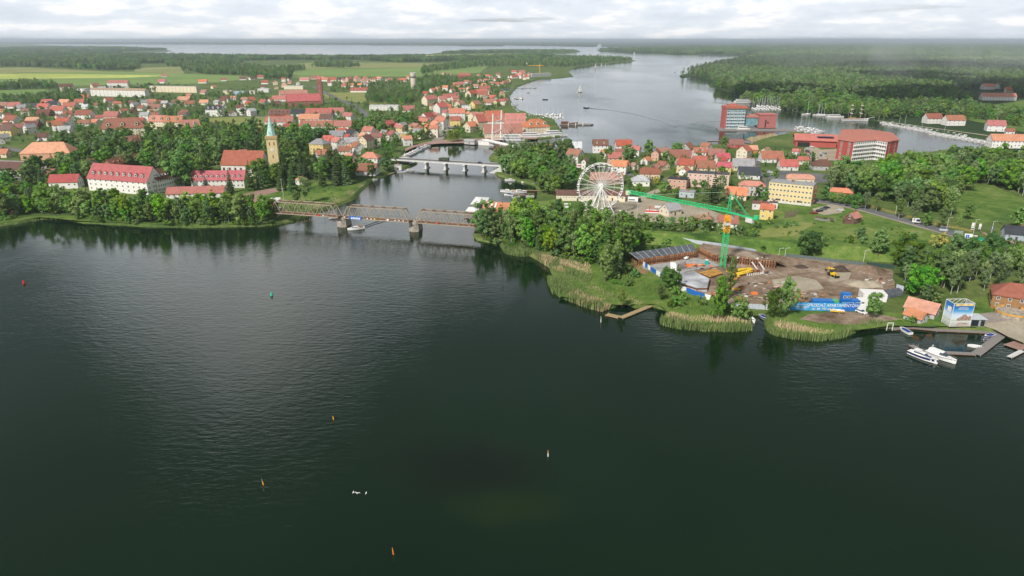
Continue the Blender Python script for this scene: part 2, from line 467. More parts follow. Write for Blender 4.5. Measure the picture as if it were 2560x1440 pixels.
RIGHT_SHORE = [(1860, 138), (1835, 150), (1790, 158), (1760, 168), (1745, 176), (1700, 190), (1704, 194), (1735, 191), (1765, 196), (1792, 208), (1785, 219), (1840, 232), (1835, 244), (1868, 254),
 (1930, 264), (1985, 279), (2060, 285), (2115, 290), (2165, 299), (2205, 304), (2240, 314), (2300, 324), (2350, 332), (2400, 339), (2450, 346), (2560, 362), (2800, 392), (3600, 470), (3600, 107.5), (1500, 107.5),
 (1505, 117.5), (1612, 119.5), (1600, 122.5), (1492, 124.5), (1498, 128.5), (1590, 133.8), (1700, 135.5)]
rland, RIGHT_W = land('forest_ground', RIGHT_SHORE, M_WOODFLOOR, seed=8)
FAR_SHORE = [(-1600, 106.8), (-1600, 101.2), (3600, 101.2), (3600, 106.8), (1500, 107.3), (1490, 117), (1262, 113.4), (1255, 115.6), (1150, 115.2), (1148, 113.8), (930, 113.6), (920, 112.6), (640, 111.6), (300, 110.7), (74, 110.2)]
land('far_shore', FAR_SHORE, M_FARWOOD, z=3.0, seed=9, rough=False)
LANDS = [LEFT_W, PEN_W, RIGHT_W]

# fields and meadows
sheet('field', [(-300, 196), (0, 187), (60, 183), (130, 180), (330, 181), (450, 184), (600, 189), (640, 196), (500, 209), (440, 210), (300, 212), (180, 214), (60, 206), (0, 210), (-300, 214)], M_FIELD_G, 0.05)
sheet('field', [(-300, 190), (0, 184), (80, 184), (250, 186), (420, 189), (330, 194), (150, 196), (0, 197), (-300, 200)], M_FIELD_Y_SUN, 0.10)
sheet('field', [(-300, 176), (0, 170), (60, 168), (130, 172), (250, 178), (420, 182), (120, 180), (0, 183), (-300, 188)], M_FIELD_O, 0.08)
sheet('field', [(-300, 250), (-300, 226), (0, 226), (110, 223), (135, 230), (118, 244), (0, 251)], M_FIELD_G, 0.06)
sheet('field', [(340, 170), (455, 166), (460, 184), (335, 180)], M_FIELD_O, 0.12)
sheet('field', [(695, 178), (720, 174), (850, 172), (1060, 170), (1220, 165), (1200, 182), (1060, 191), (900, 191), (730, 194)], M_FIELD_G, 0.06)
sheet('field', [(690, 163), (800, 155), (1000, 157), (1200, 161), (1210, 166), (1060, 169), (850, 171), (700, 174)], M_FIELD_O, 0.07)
sheet('field', [(1010, 139), (1120, 137), (1290, 134), (1375, 134), (1380, 139), (1290, 141), (1130, 143)], M_FIELD_Y_SUN, 0.08)  # sunlit strip put in as a brighter field colour
sheet('field', [(85, 123), (190, 122), (240, 126), (235, 131), (170, 129)], M_FIELD_Y_SUN, 0.08)
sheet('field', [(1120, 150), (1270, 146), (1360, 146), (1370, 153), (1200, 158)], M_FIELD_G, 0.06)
sheet('meadow', [(500, 297), (560, 293), (640, 292), (735, 296), (735, 304), (655, 318), (600, 324), (575, 318), (520, 306)], M_DRYGRASS, 0.05)
sheet('meadow', [(805, 232), (900, 230), (1020, 242), (1022, 252), (1000, 264), (930, 262), (870, 252), (815, 244)], M_DRYGRASS, 0.05)
sheet('meadow', [(640, 545), (700, 548), (760, 530), (800, 516), (862, 488), (900, 466), (870, 455), (800, 455), (700, 468), (640, 480), (600, 500), (620, 520)], M_MEADOW, 0.04)
sheet('meadow', [(1900, 512), (2100, 508), (2250, 555), (2400, 600), (2430, 622), (2300, 640), (2100, 620), (1950, 610), (1800, 606), (1660, 590), (1700, 570), (1850, 545)], M_MEADOW, 0.04)
sheet('meadow', [(2420, 465), (2480, 462), (2560, 500), (2560, 545), (2450, 560), (2390, 545), (2395, 500)], M_MEADOW, 0.04)
sheet('meadow', [(1895, 578), (2000, 555), (2040, 558), (1985, 590), (1880, 596), (1800, 598), (1790, 590)], M_DRYGRASS, 0.07)
sheet('meadow', [(1395, 740), (1480, 640), (1580, 650), (1660, 700), (1760, 745), (1876, 776), (1872, 790), (1850, 812), (1720, 808), (1640, 760), (1540, 762), (1480, 755)], M_MEADOW, 0.04, rough=0.6)
sheet('meadow', [(1924, 790), (1985, 775), (2180, 775), (2300, 790), (2530, 720), (2560, 760), (2500, 790), (2440, 818), (2230, 814), (2110, 830), (2050, 838), (1945, 828)], M_MEADOW, 0.04, rough=0.5)
sheet('dirt_patch', [(2020, 786), (2100, 778), (2200, 786), (2260, 800), (2180, 808), (2110, 812), (2050, 808), (2000, 798)], M_DIRT, 0.07, rough=0.5)
sheet('meadow', [(2280, 200), (2330, 262), (2420, 300), (2560, 330), (2700, 340), (2700, 230), (2480, 262), (2380, 240)], M_MEADOW, 0.05)
sheet('meadow', [(0, 556), (100, 543), (200, 552), (420, 562), (640, 560), (690, 556), (680, 545), (420, 545), (200, 538), (0, 545)], M_MEADOW, 0.05)
sheet('lawn', [(480, 478), (640, 470), (660, 488), (560, 494), (470, 490)], M_MEADOW, 0.05)
sheet('lawn', [(1225, 396), (1250, 388), (1262, 396), (1247, 401)], M_MEADOW, 0.05)
sheet('lawn', [(1330, 505), (1480, 490), (1490, 515), (1340, 530)], M_MEADOW, 0.05)

# streets, yards and paths
ROAD, road_line = strip('road', [(1960, 488), (2030, 500), (2090, 508), (2150, 519), (2250, 547), (2350, 574), (2440, 598), (2520, 620), (2700, 668)], 8.5, M_ASPHALT, 0.08)
strip('kerb_strip', [(1960, 494), (2030, 505), (2090, 513), (2150, 525), (2250, 554), (2350, 582), (2440, 607), (2520, 630), (2700, 680)], 2.6, M_PAVING, 0.06)
strip('street', [(1250, 406), (1330, 404), (1440, 408), (1560, 432), (1640, 452), (1700, 446), (1760, 440)], 8, M_ASPHALT, 0.06)
strip('street', [(1895, 395), (1885, 415), (1900, 440), (1912, 470), (1960, 492)], 7, M_ASPHALT, 0.07)
strip('street', [(1590, 500), (1640, 478), (1690, 462), (1700, 446)], 6, M_SAND, 0.05)
strip('street', [(975, 399), (930, 396), (890, 402), (840, 398), (790, 402)], 8, M_ASPHALT, 0.06)
strip('street', [(1090, 352), (1120, 330), (1135, 300), (1110, 280), (1060, 268)], 10, M_PAVING, 0.06)
strip('path', [(2196, 302), (2250, 309), (2330, 320), (2420, 332), (2520, 346), (2700, 372)], 5, M_SAND, 0.06)
strip('street', [(640, 345), (690, 332), (800, 322), (900, 300), (920, 285), (880, 262), (850, 250), (780, 215)], 9, M_ASPHALT, 0.06)
strip('street', [(-60, 362), (0, 368), (80, 382), (200, 400), (260, 395), (400, 350)], 9, M_ASPHALT, 0.06)
strip('street', [(440, 292), (520, 290), (620, 290), (740, 296), (860, 285)], 7, M_ASPHALT, 0.06)
sheet('car_park', [(196, 366), (243, 362), (246, 384), (200, 388)], M_ASPHALT, 0.08)
sheet('car_park', [(2010, 372), (2035, 364), (2056, 376), (2052, 402), (2020, 402), (2012, 388)], M_SAND, 0.07)
sheet('hotel_terrace', [(2045, 375), (2095, 372), (2120, 396), (2095, 402), (2050, 400)], M_SAND, 0.10)
sheet('yard', [(1915, 424), (2080, 436), (2110, 452), (1990, 462), (1920, 448)], M_ASPHALT, 0.05)
sheet('yard', [(2030, 522), (2080, 510), (2110, 520), (2105, 532), (2060, 538), (2040, 532)], M_SAND, 0.07)
sheet('fairground_yard', [(1450, 520), (1560, 488), (1640, 500), (1760, 520), (1830, 545), (1780, 560), (1640, 556), (1560, 548), (1470, 540)], M_SAND, 0.06)
sheet('yard', [(0, 400), (110, 405), (150, 420), (60, 450), (0, 455)], M_PAVING, 0.06)
sheet('promenade', [(1012, 372), (1036, 362), (1072, 354), (1102, 350), (1200, 346), (1250, 342), (1300, 342), (1345, 343), (1342, 348), (1290, 347.5), (1250, 350.5), (1200, 356.5), (1150, 358), (1100, 359), (1070, 361.5), (1035, 368.5), (1014, 378)], M_REDPAVE, 0.08)
sheet('path', [(560, 497), (640, 478), (690, 470), (700, 478), (660, 488), (640, 505), (600, 510)], M_REDPAVE, 0.07)
sheet('boat_ramp', [(2440, 808), (2480, 795), (2560, 800), (2560, 858), (2520, 842), (2490, 826)], M_SAND, 0.07)
sheet('path', [(2420, 790), (2470, 782), (2530, 780), (2560, 790), (2500, 805), (2450, 808)], M_PAVING, 0.09)
sheet('garden_bed', [(1962, 528), (2000, 524), (1988, 542), (1960, 546)], M_GARDEN, 0.07)
sheet('garden_bed', [(2040, 540), (2085, 545), (2080, 552), (2035, 546)], M_GARDEN, 0.08)
sheet('path', [(2450, 578), (2560, 610), (2560, 618), (2480, 598)], M_REDPAVE, 0.07)
# old railway embankment
emb = MB()
ep = [G(x, y) for x, y in [(1290, 590), (1450, 604), (1600, 612), (1800, 628), (2000, 646), (2150, 655), (2300, 664), (2480, 668)]]
rows = []
for i, p in enumerate(ep):
    d = (ep[min(i + 1, len(ep) - 1)] - ep[max(i - 1, 0)]).normalized(); nr = Vector((-d.y, d.x, 0))
    hgt = 4.2 if 0 < i < len(ep) - 1 else 1.5
    if i >= 3: hgt = 5.0
    rows.append([p + nr * 2 + Vector((0, 0, 0.05)), p + nr * 9 + Vector((0, 0, hgt)), p + nr * 14 + Vector((0, 0, hgt)), p + nr * 22 + Vector((0, 0, 0.05))])
for i in range(len(rows) - 1):
    emb.add(rows[i] + rows[i + 1], [(k, 4 + k, 5 + k, 1 + k) for k in range(3)])
eo = tag(emb.build('embankment', M_MEADOW), kind='structure')
if sum(p.normal.z for p in eo.data.polygons) < 0: eo.data.flip_normals()
# ================================================================== tree kit
def mat_leaf(name, c0, c1, c2, hue_var=0.035):
    m, nt, b = node_mat(name)
    r = n_rand(nt)
    geo = nt.nodes.new('ShaderNodeNewGeometry')
    isl = geo.outputs['Random Per Island']
    big = n_noise(nt, geo.outputs['Position'], 0.55, 3, 0.6)
    f = n_math(nt, 'ADD', n_math(nt, 'MULTIPLY', isl, 0.45), n_math(nt, 'MULTIPLY', big, 0.55))
    col = n_ramp(nt, f, [(0.25, c0), (0.5, c1), (0.78, c2)])
    h = n_math(nt, 'ADD', n_math(nt, 'MULTIPLY', r, hue_var), 0.5 - hue_var * 0.62)
    r2 = n_math(nt, 'FRACT', n_math(nt, 'MULTIPLY', r, 7.31))
    v = n_math(nt, 'ADD', n_math(nt, 'MULTIPLY', r2, 0.95), 0.64)
    r3 = n_math(nt, 'FRACT', n_math(nt, 'MULTIPLY', r, 13.7))
    s = n_math(nt, 'ADD', n_math(nt, 'MULTIPLY', r3, 0.35), 0.78)
    L(nt, hsv(nt, col, h, s, v), b.inputs['Base Color'])
    b.inputs['Roughness'].default_value = 0.75; b.inputs['Specular IOR Level'].default_value = 0.25
    tr = nt.nodes.new('ShaderNodeBsdfTranslucent'); L(nt, hsv(nt, col, h, s, v), tr.inputs['Color'])
    mx = nt.nodes.new('ShaderNodeMixShader'); mx.inputs[0].default_value = 0.3
    out = nt.nodes['Material Output']
    L(nt, b.outputs[0], mx.inputs[1]); L(nt, tr.outputs[0], mx.inputs[2]); L(nt, mx.outputs[0], out.inputs['Surface'])
    return m
M_LEAF = mat_leaf('broadleaf_leaf', (0.062, 0.150, 0.026), (0.105, 0.225, 0.038), (0.180, 0.320, 0.055), 0.055)
M_LEAF2 = mat_leaf('shore_leaf', (0.095, 0.205, 0.026), (0.160, 0.300, 0.038), (0.260, 0.410, 0.055), 0.05)
M_BIRCHLEAF = mat_leaf('birch_leaf', (0.105, 0.180, 0.055), (0.165, 0.255, 0.080), (0.235, 0.335, 0.110), 0.035)
M_NEEDLE = mat_leaf('needle', (0.048, 0.092, 0.030), (0.080, 0.138, 0.044), (0.120, 0.190, 0.062), 0.03)
M_BLUENEEDLE = mat_leaf('blue_needle', (0.09, 0.13, 0.11), (0.14, 0.19, 0.16), (0.20, 0.26, 0.22), 0.02)
M_WILLOW = mat_leaf('willow_leaf', (0.10, 0.15, 0.03), (0.16, 0.22, 0.045), (0.24, 0.30, 0.07), 0.02)
M_YELLOWLEAF = mat_leaf('yellow_leaf', (0.20, 0.20, 0.03), (0.30, 0.28, 0.04), (0.38, 0.36, 0.06), 0.02)
M_BARK = plain('bark', (0.085, 0.065, 0.05), 0.9, 0.25, 3.0)
M_BIRCHBARK = plain('birch_bark', (0.42, 0.41, 0.38), 0.8, 0.3, 2.5)

def leafs(mb, c, rad, n, size, r, squash=0.85, up=0.25, m=0, flat=0.55):
    """small leaf faces over one clump"""
    for _ in range(n):
        d = Vector((r.gauss(0, 1), r.gauss(0, 1), r.gauss(0, 1) + up)).normalized()
        k = rad * (0.72 + 0.36 * r.random())
        p = c + Vector((d.x * k, d.y * k, d.z * k * squash))
        nm = (d * flat + Vector((r.uniform(-1, 1), r.uniform(-1, 1), r.uniform(-0.4, 1))) * (1 - flat) * 1.1).normalized()
        a = nm.cross(Vector((0.3, 0.2, 1))).normalized(); b = nm.cross(a)
        s = size * r.uniform(0.6, 1.25); t = r.uniform(0, 3.14)
        u = (a * math.cos(t) + b * math.sin(t)) * s; w = (b * math.cos(t) - a * math.sin(t)) * s * r.uniform(0.55, 0.9)
        mb.add([p - u, p + w * 0.8, p + u, p - w], [(0, 1, 2, 3)], m)
def core(mb, c, rad, r, squash=0.85, m=0):
    """rough inner mass of a clump"""
    vs = []
    ico = [(0, 0, -1), (0.72, -0.53, -0.45), (-0.28, -0.85, -0.45), (-0.89, 0, -0.45), (-0.28, 0.85, -0.45), (0.72, 0.53, -0.45),
           (0.28, -0.85, 0.45), (-0.72, -0.53, 0.45), (-0.72, 0.53, 0.45), (0.28, 0.85, 0.45), (0.89, 0, 0.45), (0, 0, 1)]
    fc = [(0, 1, 2), (1, 0, 5), (0, 2, 3), (0, 3, 4), (0, 4, 5), (1, 5, 10), (2, 1, 6), (3, 2, 7), (4, 3, 8), (5, 4, 9),
          (1, 10, 6), (2, 6, 7), (3, 7, 8), (4, 8, 9), (5, 9, 10), (6, 10, 11), (7, 6, 11), (8, 7, 11), (9, 8, 11), (10, 9, 11)]
    for v in ico:
        k = rad * r.uniform(0.62, 0.9)
        vs.append(c + Vector((v[0] * k, v[1] * k, v[2] * k * squash)))
    mb.add(vs, fc, m)
def trunk(mb, h, r0, r, limbs=5, m=0, spread=3.0, z0=0.25):
    bend = Vector((r.uniform(-0.4, 0.4), r.uniform(-0.4, 0.4), 0))
    mb.cyl((0, 0, -0.4), bend * 0.4 + Vector((0, 0, h * 0.45)), r0, r0 * 0.62, 7, m, False)
    mb.cyl(bend * 0.4 + Vector((0, 0, h * 0.45)), bend + Vector((0, 0, h)), r0 * 0.62, r0 * 0.12, 6, m, False)
    for i in range(limbs):
        z = h * (z0 + (0.75 - z0) * i / max(1, limbs - 1)); t = i * 2.4 + r.random()
        e = Vector((math.cos(t) * spread, math.sin(t) * spread, z + spread * r.uniform(0.5, 0.9)))
        mb.cyl(bend * (z / h) + Vector((0, 0, z)), e, r0 * 0.36, r0 * 0.08, 5, m, False)
def broadleaf(seed, h, w, z0, clumps, leaves, size, dens=1.0, conical=0.0):
    """crown and trunk meshes for a tree h high, crown w wide, starting z0 above ground"""
    r = random.Random(seed); crown = MB(); tr = MB()
    cz, rz_ = (h + z0) / 2, (h - z0) / 2
    for i in range(clumps):
        f = (i + 0.5) / clumps
        zz_ = 1 - 2 * f; rr = math.sqrt(max(0, 1 - zz_ * zz_)); t = i * 2.399963 + r.uniform(-0.5, 0.5)
        k = r.uniform(0.55, 1.04) * (1.0 if r.random() < 0.8 else 0.45)
        lump = 1 + 0.24 * math.sin(3 * t + seed) + 0.18 * math.sin(5 * t + 2 * seed + 4 * zz_)
        wid = (w / 2) * (1 - conical * max(0, zz_)) * lump
        cr = (w * 0.145) * r.uniform(0.55, 1.45)
        c = Vector((math.cos(t) * rr * wid * k, math.sin(t) * rr * wid * k, cz + zz_ * rz_ * k * (1.0 + 0.06 * math.sin(seed))))
        core(crown, c, cr, r)
        leafs(crown, c, cr, int(leaves * dens), size, r)
    trunk(tr, h * 0.8, max(0.16, h * 0.016), r, 6, 0, w * 0.22)
    return crown, tr
def spruce(seed, h, w, leaves_per, size, tiers=13, droop=0.25, z0=0.06):
    r = random.Random(seed); crown = MB(); tr = MB()
    for i in range(tiers):
        f = i / (tiers - 1); z = h * (z0 + (0.97 - z0) * f)
        rad = (w / 2) * (1 - f) ** 0.85 * r.uniform(0.85, 1.1) + 0.12
        nb = max(4, int(11 * (1 - f) + 4))
        for k in range(nb):
            t = 2 * math.pi * (k + r.random() * 0.7) / nb + i
            ln = rad * r.uniform(0.7, 1.12); d = Vector((math.cos(t), math.sin(t), 0)); sd = Vector((-d.y, d.x, 0))
            b0 = Vector((0, 0, z + 0.05 * h / tiers)); tip = d * ln + Vector((0, 0, z - droop * ln))
            wd = ln * 0.34 + 0.12
            mb_m = b0.lerp(tip, 0.55)
            crown.add([b0, mb_m + sd * wd - Vector((0, 0, 0.18 * ln)), tip, mb_m - sd * wd - Vector((0, 0, 0.18 * ln)), mb_m + Vector((0, 0, 0.10 * ln))],
                      [(0, 1, 4), (1, 2, 4), (2, 3, 4), (3, 0, 4)])
            leafs(crown, b0.lerp(tip, 0.72), ln * 0.26 + 0.1, leaves_per, size, r, 0.6, 0.2)
        
    tr.cyl((0, 0, -0.4), (0, 0, h * 0.97), h * 0.013 + 0.08, 0.03, 7, 0, False)
    return crown, tr
def birch(seed, h, w, clumps, leaves, size):
    r = random.Random(seed); crown = MB(); tr = MB()
    for i in range(clumps):
        f = r.random() ** 0.8; z = h * (0.30 + 0.68 * f)
        rad = (w / 2) * math.sin(math.pi * (0.18 + 0.80 * (1 - f) ** 0.8)) ** 0.9
        t = i * 2.4 + r.uniform(-0.4, 0.4); k = rad * r.uniform(0.25, 0.95)
        c = Vector((math.cos(t) * k, math.sin(t) * k, z))
        cr = w * 0.14 * r.uniform(0.7, 1.3)
        core(crown, c, cr * 0.85, r, 1.15)
        leafs(crown, c, cr, leaves, size, r, 1.35, -0.1, flat=0.4)
    trunk(tr, h * 0.95, h * 0.010 + 0.05, r, 6, 0, w * 0.18, 0.35)
    return crown, tr
def willow(seed, h, w):
    r = random.Random(seed); crown, tr = broadleaf(seed, h, w, h * 0.35, 26, 16, 0.42)
    for i in range(170):
        t = r.uniform(0, 6.283); k = (w / 2) * r.uniform(0.75, 1.02); z1 = h * r.uniform(0.45, 0.8)
        for j in range(6):
            p = Vector((math.cos(t) * k, math.sin(t) * k, z1 - j * h * 0.085))
            if p.z < 0.8: break
            leafs(crown, p, 0.35, 2, 0.36, r, 1.5, 0)
    return crown, tr
PROTO = {}       # kind -> list of (crown mesh, trunk mesh, height)
def reg(kind, meshes, h, leafmat, barkmat):
    c, t = meshes
    PROTO.setdefault(kind, []).append((c.mesh(kind + '_crown', leafmat), t.mesh(kind + '_trunk', barkmat), h))
for i, (h, w, z0, con) in enumerate([(17, 13, 3.0, 0.15), (18, 11, 3.2, 0.25), (15, 13, 2.6, 0.1), (19, 10, 3.6, 0.35), (16, 12, 2.4, 0.2)]):
    reg('broadleaf', broadleaf(40 + i, h, w, z0, 40, 30, 0.62, 1, con), h, M_LEAF, M_BARK)
for i, (h, w, z0, con) in enumerate([(17, 9, 1.0, 0.4), (16, 8, 0.6, 0.45), (18.5, 8, 1.0, 0.5), (14, 9.5, 0.4, 0.25), (19, 7.5, 1.6, 0.55)]):
    reg('shore', broadleaf(80 + i, h, w, z0, 42, 30, 0.56, 1, con), h, M_LEAF2, M_BARK)
for i, (h, w, z0, con) in enumerate([(18, 7.6, 1.2, 0.45), (19, 6.8, 1.5, 0.55), (17, 8.2, 1.0, 0.35), (20, 7.2, 2.0, 0.5)]):
    reg('alder', broadleaf(95 + i, h, w, z0, 44, 28, 0.5, 1, con), h, M_LEAF, M_BARK)
for i, (h, w, d) in enumerate([(20, 8.0, 0.25), (22, 8.6, 0.35), (18, 7.5, 0.3)]):
    reg('spruce', spruce(120 + i, h, w, 9, 0.42, 15, d), h, M_NEEDLE, M_BARK)
reg('bluespruce', spruce(131, 12, 7.5, 9, 0.36, 12, 0.2, 0.03), 12, M_BLUENEEDLE, M_BARK)
for i, (h, w) in enumerate([(19, 8.0), (17, 7.0), (20, 8.5)]):
    reg('birch', birch(140 + i, h, w, 44, 26, 0.46), h, M_BIRCHLEAF, M_BIRCHBARK)
reg('willow', willow(151, 13, 12), 13, M_WILLOW, M_BARK)
for i, (h, w) in enumerate([(4.5, 5.0), (3.6, 4.6)]):
    reg('bush', broadleaf(160 + i, h, w, 0.1, 16, 24, 0.36, 1, 0.0), h, M_LEAF, M_BARK)
reg('golden', broadleaf(170, 13, 9, 1.5, 34, 30, 0.52), 13, M_YELLOWLEAF, M_BARK)
reg('cypress', spruce(175, 7, 2.6, 7, 0.25, 12, -0.5, 0.03), 7, M_LEAF2, M_BARK)
# cheap copies for distant woods: trunk and crown in one mesh
FAR_COL = {}
def far_set(key, lst):
    c = bpy.data.collections.new(key)
    for k, (mbs, mats) in enumerate(lst):
        o = bpy.data.objects.new('%s_%02d' % (key, k), mbs.mesh(key, mats)); c.objects.link(o)
    FAR_COL[key] = c
def joined(pair):
    c, t = pair; m = MB(); m.add(c.v, c.f, 0); m.add(t.v, t.f, 1); return m
def pine(seed, h, w):
    r = random.Random(seed); crown = MB(); tr = MB()
    for i in range(14):
        f = r.random(); t = i * 2.4; k = w * 0.36 * r.uniform(0.2, 1)
        c = Vector((math.cos(t) * k, math.sin(t) * k, h * (0.58 + 0.38 * f)))
        core(crown, c, w * 0.19, r, 0.7); leafs(crown, c, w * 0.2, 12, 0.6, r, 0.7)
    tr.cyl((0, 0, 0), (0, 0, h * 0.9), h * 0.011, 0.1, 5, 0, False)
    return crown, tr
lo = [(joined(broadleaf(200 + i, h, w, z, 22, 18, 0.85, 1, cn)), [M_LEAF, M_BARK]) for i, (h, w, z, cn) in
      enumerate([(17, 12, 2, 0.2), (19, 11, 2.5, 0.3), (15, 12, 1.5, 0.1), (18, 10, 2, 0.35)])]
lo += [(joined(birch(210 + i, 18, 7.5, 24, 16, 0.7)), [M_BIRCHLEAF, M_BIRCHBARK]) for i in range(2)]
lo += [(joined(spruce(220, 20, 8, 4, 0.6, 10)), [M_NEEDLE, M_BARK])]
far_set('mixed', lo)
far_set('pine', [(joined(pine(230 + i, 21, 8)), [M_NEEDLE, M_BARK]) for i in range(3)] + [(joined(spruce(236, 21, 7.5, 4, 0.6, 9)), [M_NEEDLE, M_BARK])] + [(joined(broadleaf(238, 18, 11, 3, 20, 16, 0.9)), [M_LEAF, M_BARK])])
def grove(seed, n, span, hh, mat, conif=0.3):
    r = random.Random(seed); g = MB()
    for i in range(n):
        ox, oy = r.uniform(-span, span), r.uniform(-span, span); h = hh * r.uniform(0.75, 1.15); w = h * r.uniform(0.42, 0.6)
        if r.random() < conif:
            c, t = MB(), None
            for k in range(5):
                z = h * (0.12 + 0.2 * k); rad = w * 0.5 * (1 - k / 5.2)
                c.cyl((0, 0, z), (0, 0, z + h * 0.26), rad, rad * 0.15, 7, 0, False)
                leafs(c, Vector((0, 0, z + h * 0.06)), rad, 9, 1.1, r, 0.7)
        else:
            c = MB()
            for k in range(7):
                t = k * 2.4; q = Vector((math.cos(t) * w * 0.26, math.sin(t) * w * 0.26, h * (0.45 + 0.075 * k)))
                core(c, q, w * 0.25, r); leafs(c, q, w * 0.27, 10, 1.3, r)
        g.add([(x + ox, y + oy, z) for x, y, z in c.v], c.f)
    return g
far_set('grove', [(grove(300 + i, 12, 20, 19, M_LEAF, 0.2), [M_LEAF]) for i in range(3)] + [(grove(310 + i, 12, 20, 20, M_NEEDLE, 0.5), [M_NEEDLE]) for i in range(3)])
far_set('palegrove', [(grove(330 + i, 12, 20, 18, M_BIRCHLEAF, 0.05), [M_BIRCHLEAF]) for i in range(2)])  # lighter birch leaf colour carries the sunlight on bands of far forest
far_set('hedge', [(joined((broadleaf(320 + i, h, w, 0.1, 12, 20, 0.42))), [M_LEAF, M_BARK]) for i, (h, w) in enumerate([(4, 5), (3, 4), (5, 5)])])

_scatter_groups = {}
def scatter_group(col):
    if col.name in _scatter_groups: return _scatter_groups[col.name]
    ng = bpy.data.node_groups.new('scatter_' + col.name, 'GeometryNodeTree')
    ng.interface.new_socket('Geometry', in_out='INPUT', socket_type='NodeSocketGeometry')
    ng.interface.new_socket('Geometry', in_out='OUTPUT', socket_type='NodeSocketGeometry')
    N = ng.nodes
    gi = N.new('NodeGroupInput'); go = N.new('NodeGroupOutput')
    iop = N.new('GeometryNodeInstanceOnPoints'); ci = N.new('GeometryNodeCollectionInfo')
    ci.inputs['Collection'].default_value = col
    ci.inputs['Separate Children'].default_value = True; ci.inputs['Reset Children'].default_value = True
    def attr(nm, dt):
        a = N.new('GeometryNodeInputNamedAttribute'); a.data_type = dt; a.inputs['Name'].default_value = nm; return a.outputs['Attribute']
    cx = N.new('ShaderNodeCombineXYZ')
    ng.links.new(attr('rot', 'FLOAT'), cx.inputs['Z'])
    iop.inputs['Pick Instance'].default_value = True
    ng.links.new(gi.outputs[0], iop.inputs['Points']); ng.links.new(ci.outputs[0], iop.inputs['Instance'])
    ng.links.new(attr('idx', 'INT'), iop.inputs['Instance Index'])
    ng.links.new(cx.outputs[0], iop.inputs['Rotation']); ng.links.new(attr('siz', 'FLOAT_VECTOR'), iop.inputs['Scale'])
    ng.links.new(iop.outputs[0], go.inputs[0])
    _scatter_groups[col.name] = ng
    return ng
def scatter(name, label, cat, pts, key, idx=None, seed=0, smin=0.8, smax=1.2, sizes=None):
    """one stuff object: many uncounted plants"""
    r = np.random.RandomState(seed); n = len(pts); col = FAR_COL[key]
    me = bpy.data.meshes.new(name); me.from_pydata([tuple(p) for p in pts], [], [])
    a = me.attributes.new('rot', 'FLOAT', 'POINT'); a.data.foreach_set('value', r.uniform(0, 6.283, n))
    s = sizes if sizes is not None else r.uniform(smin, smax, n)
    sv = np.stack([s * r.uniform(0.9, 1.15, n), s * r.uniform(0.9, 1.15, n), s * r.uniform(0.9, 1.1, n)], 1)
    a = me.attributes.new('siz', 'FLOAT_VECTOR', 'POINT'); a.data.foreach_set('vector', sv.ravel())
    a = me.attributes.new('idx', 'INT', 'POINT')
    a.data.foreach_set('value', (np.asarray(idx) if idx is not None else r.randint(0, len(col.objects), n)).astype(np.int32))
    o = meshobj(name, me)
    md = o.modifiers.new('scatter', 'NODES'); md.node_group = scatter_group(col)
    return tag(o, label, cat, kind='stuff')
# ================================================================== building kit
def mat_wall(name, col, streak=0.16):
    m, nt, b = node_mat(name)
    p = n_obj(nt); g = n_pos(nt)
    n = n_noise(nt, g, 0.5, 6, 0.7)
    st = n_noise(nt, n_map(nt, g, (2.2, 2.2, 0.25)), 1.0, 4, 0.6)
    f = n_math(nt, 'ADD', n_math(nt, 'MULTIPLY', n, 0.5), n_math(nt, 'MULTIPLY', st, 0.5))
    c = n_ramp(nt, f, [(0.32, tuple(x * (1 - streak * 1.5) for x in col)), (0.5, col), (0.68, tuple(min(0.9, x * (1 + streak * 0.4)) for x in col))])
    r = n_rand(nt)
    L(nt, hsv(nt, c, 0.5, n_math(nt, 'ADD', n_math(nt, 'MULTIPLY', r, 0.4), 0.75), n_math(nt, 'ADD', n_math(nt, 'MULTIPLY', n_math(nt, 'FRACT', n_math(nt, 'MULTIPLY', r, 5.7)), 0.18), 0.86)), b.inputs['Base Color'])
    b.inputs['Roughness'].default_value = 0.9; b.inputs['Specular IOR Level'].default_value = 0.2
    return m
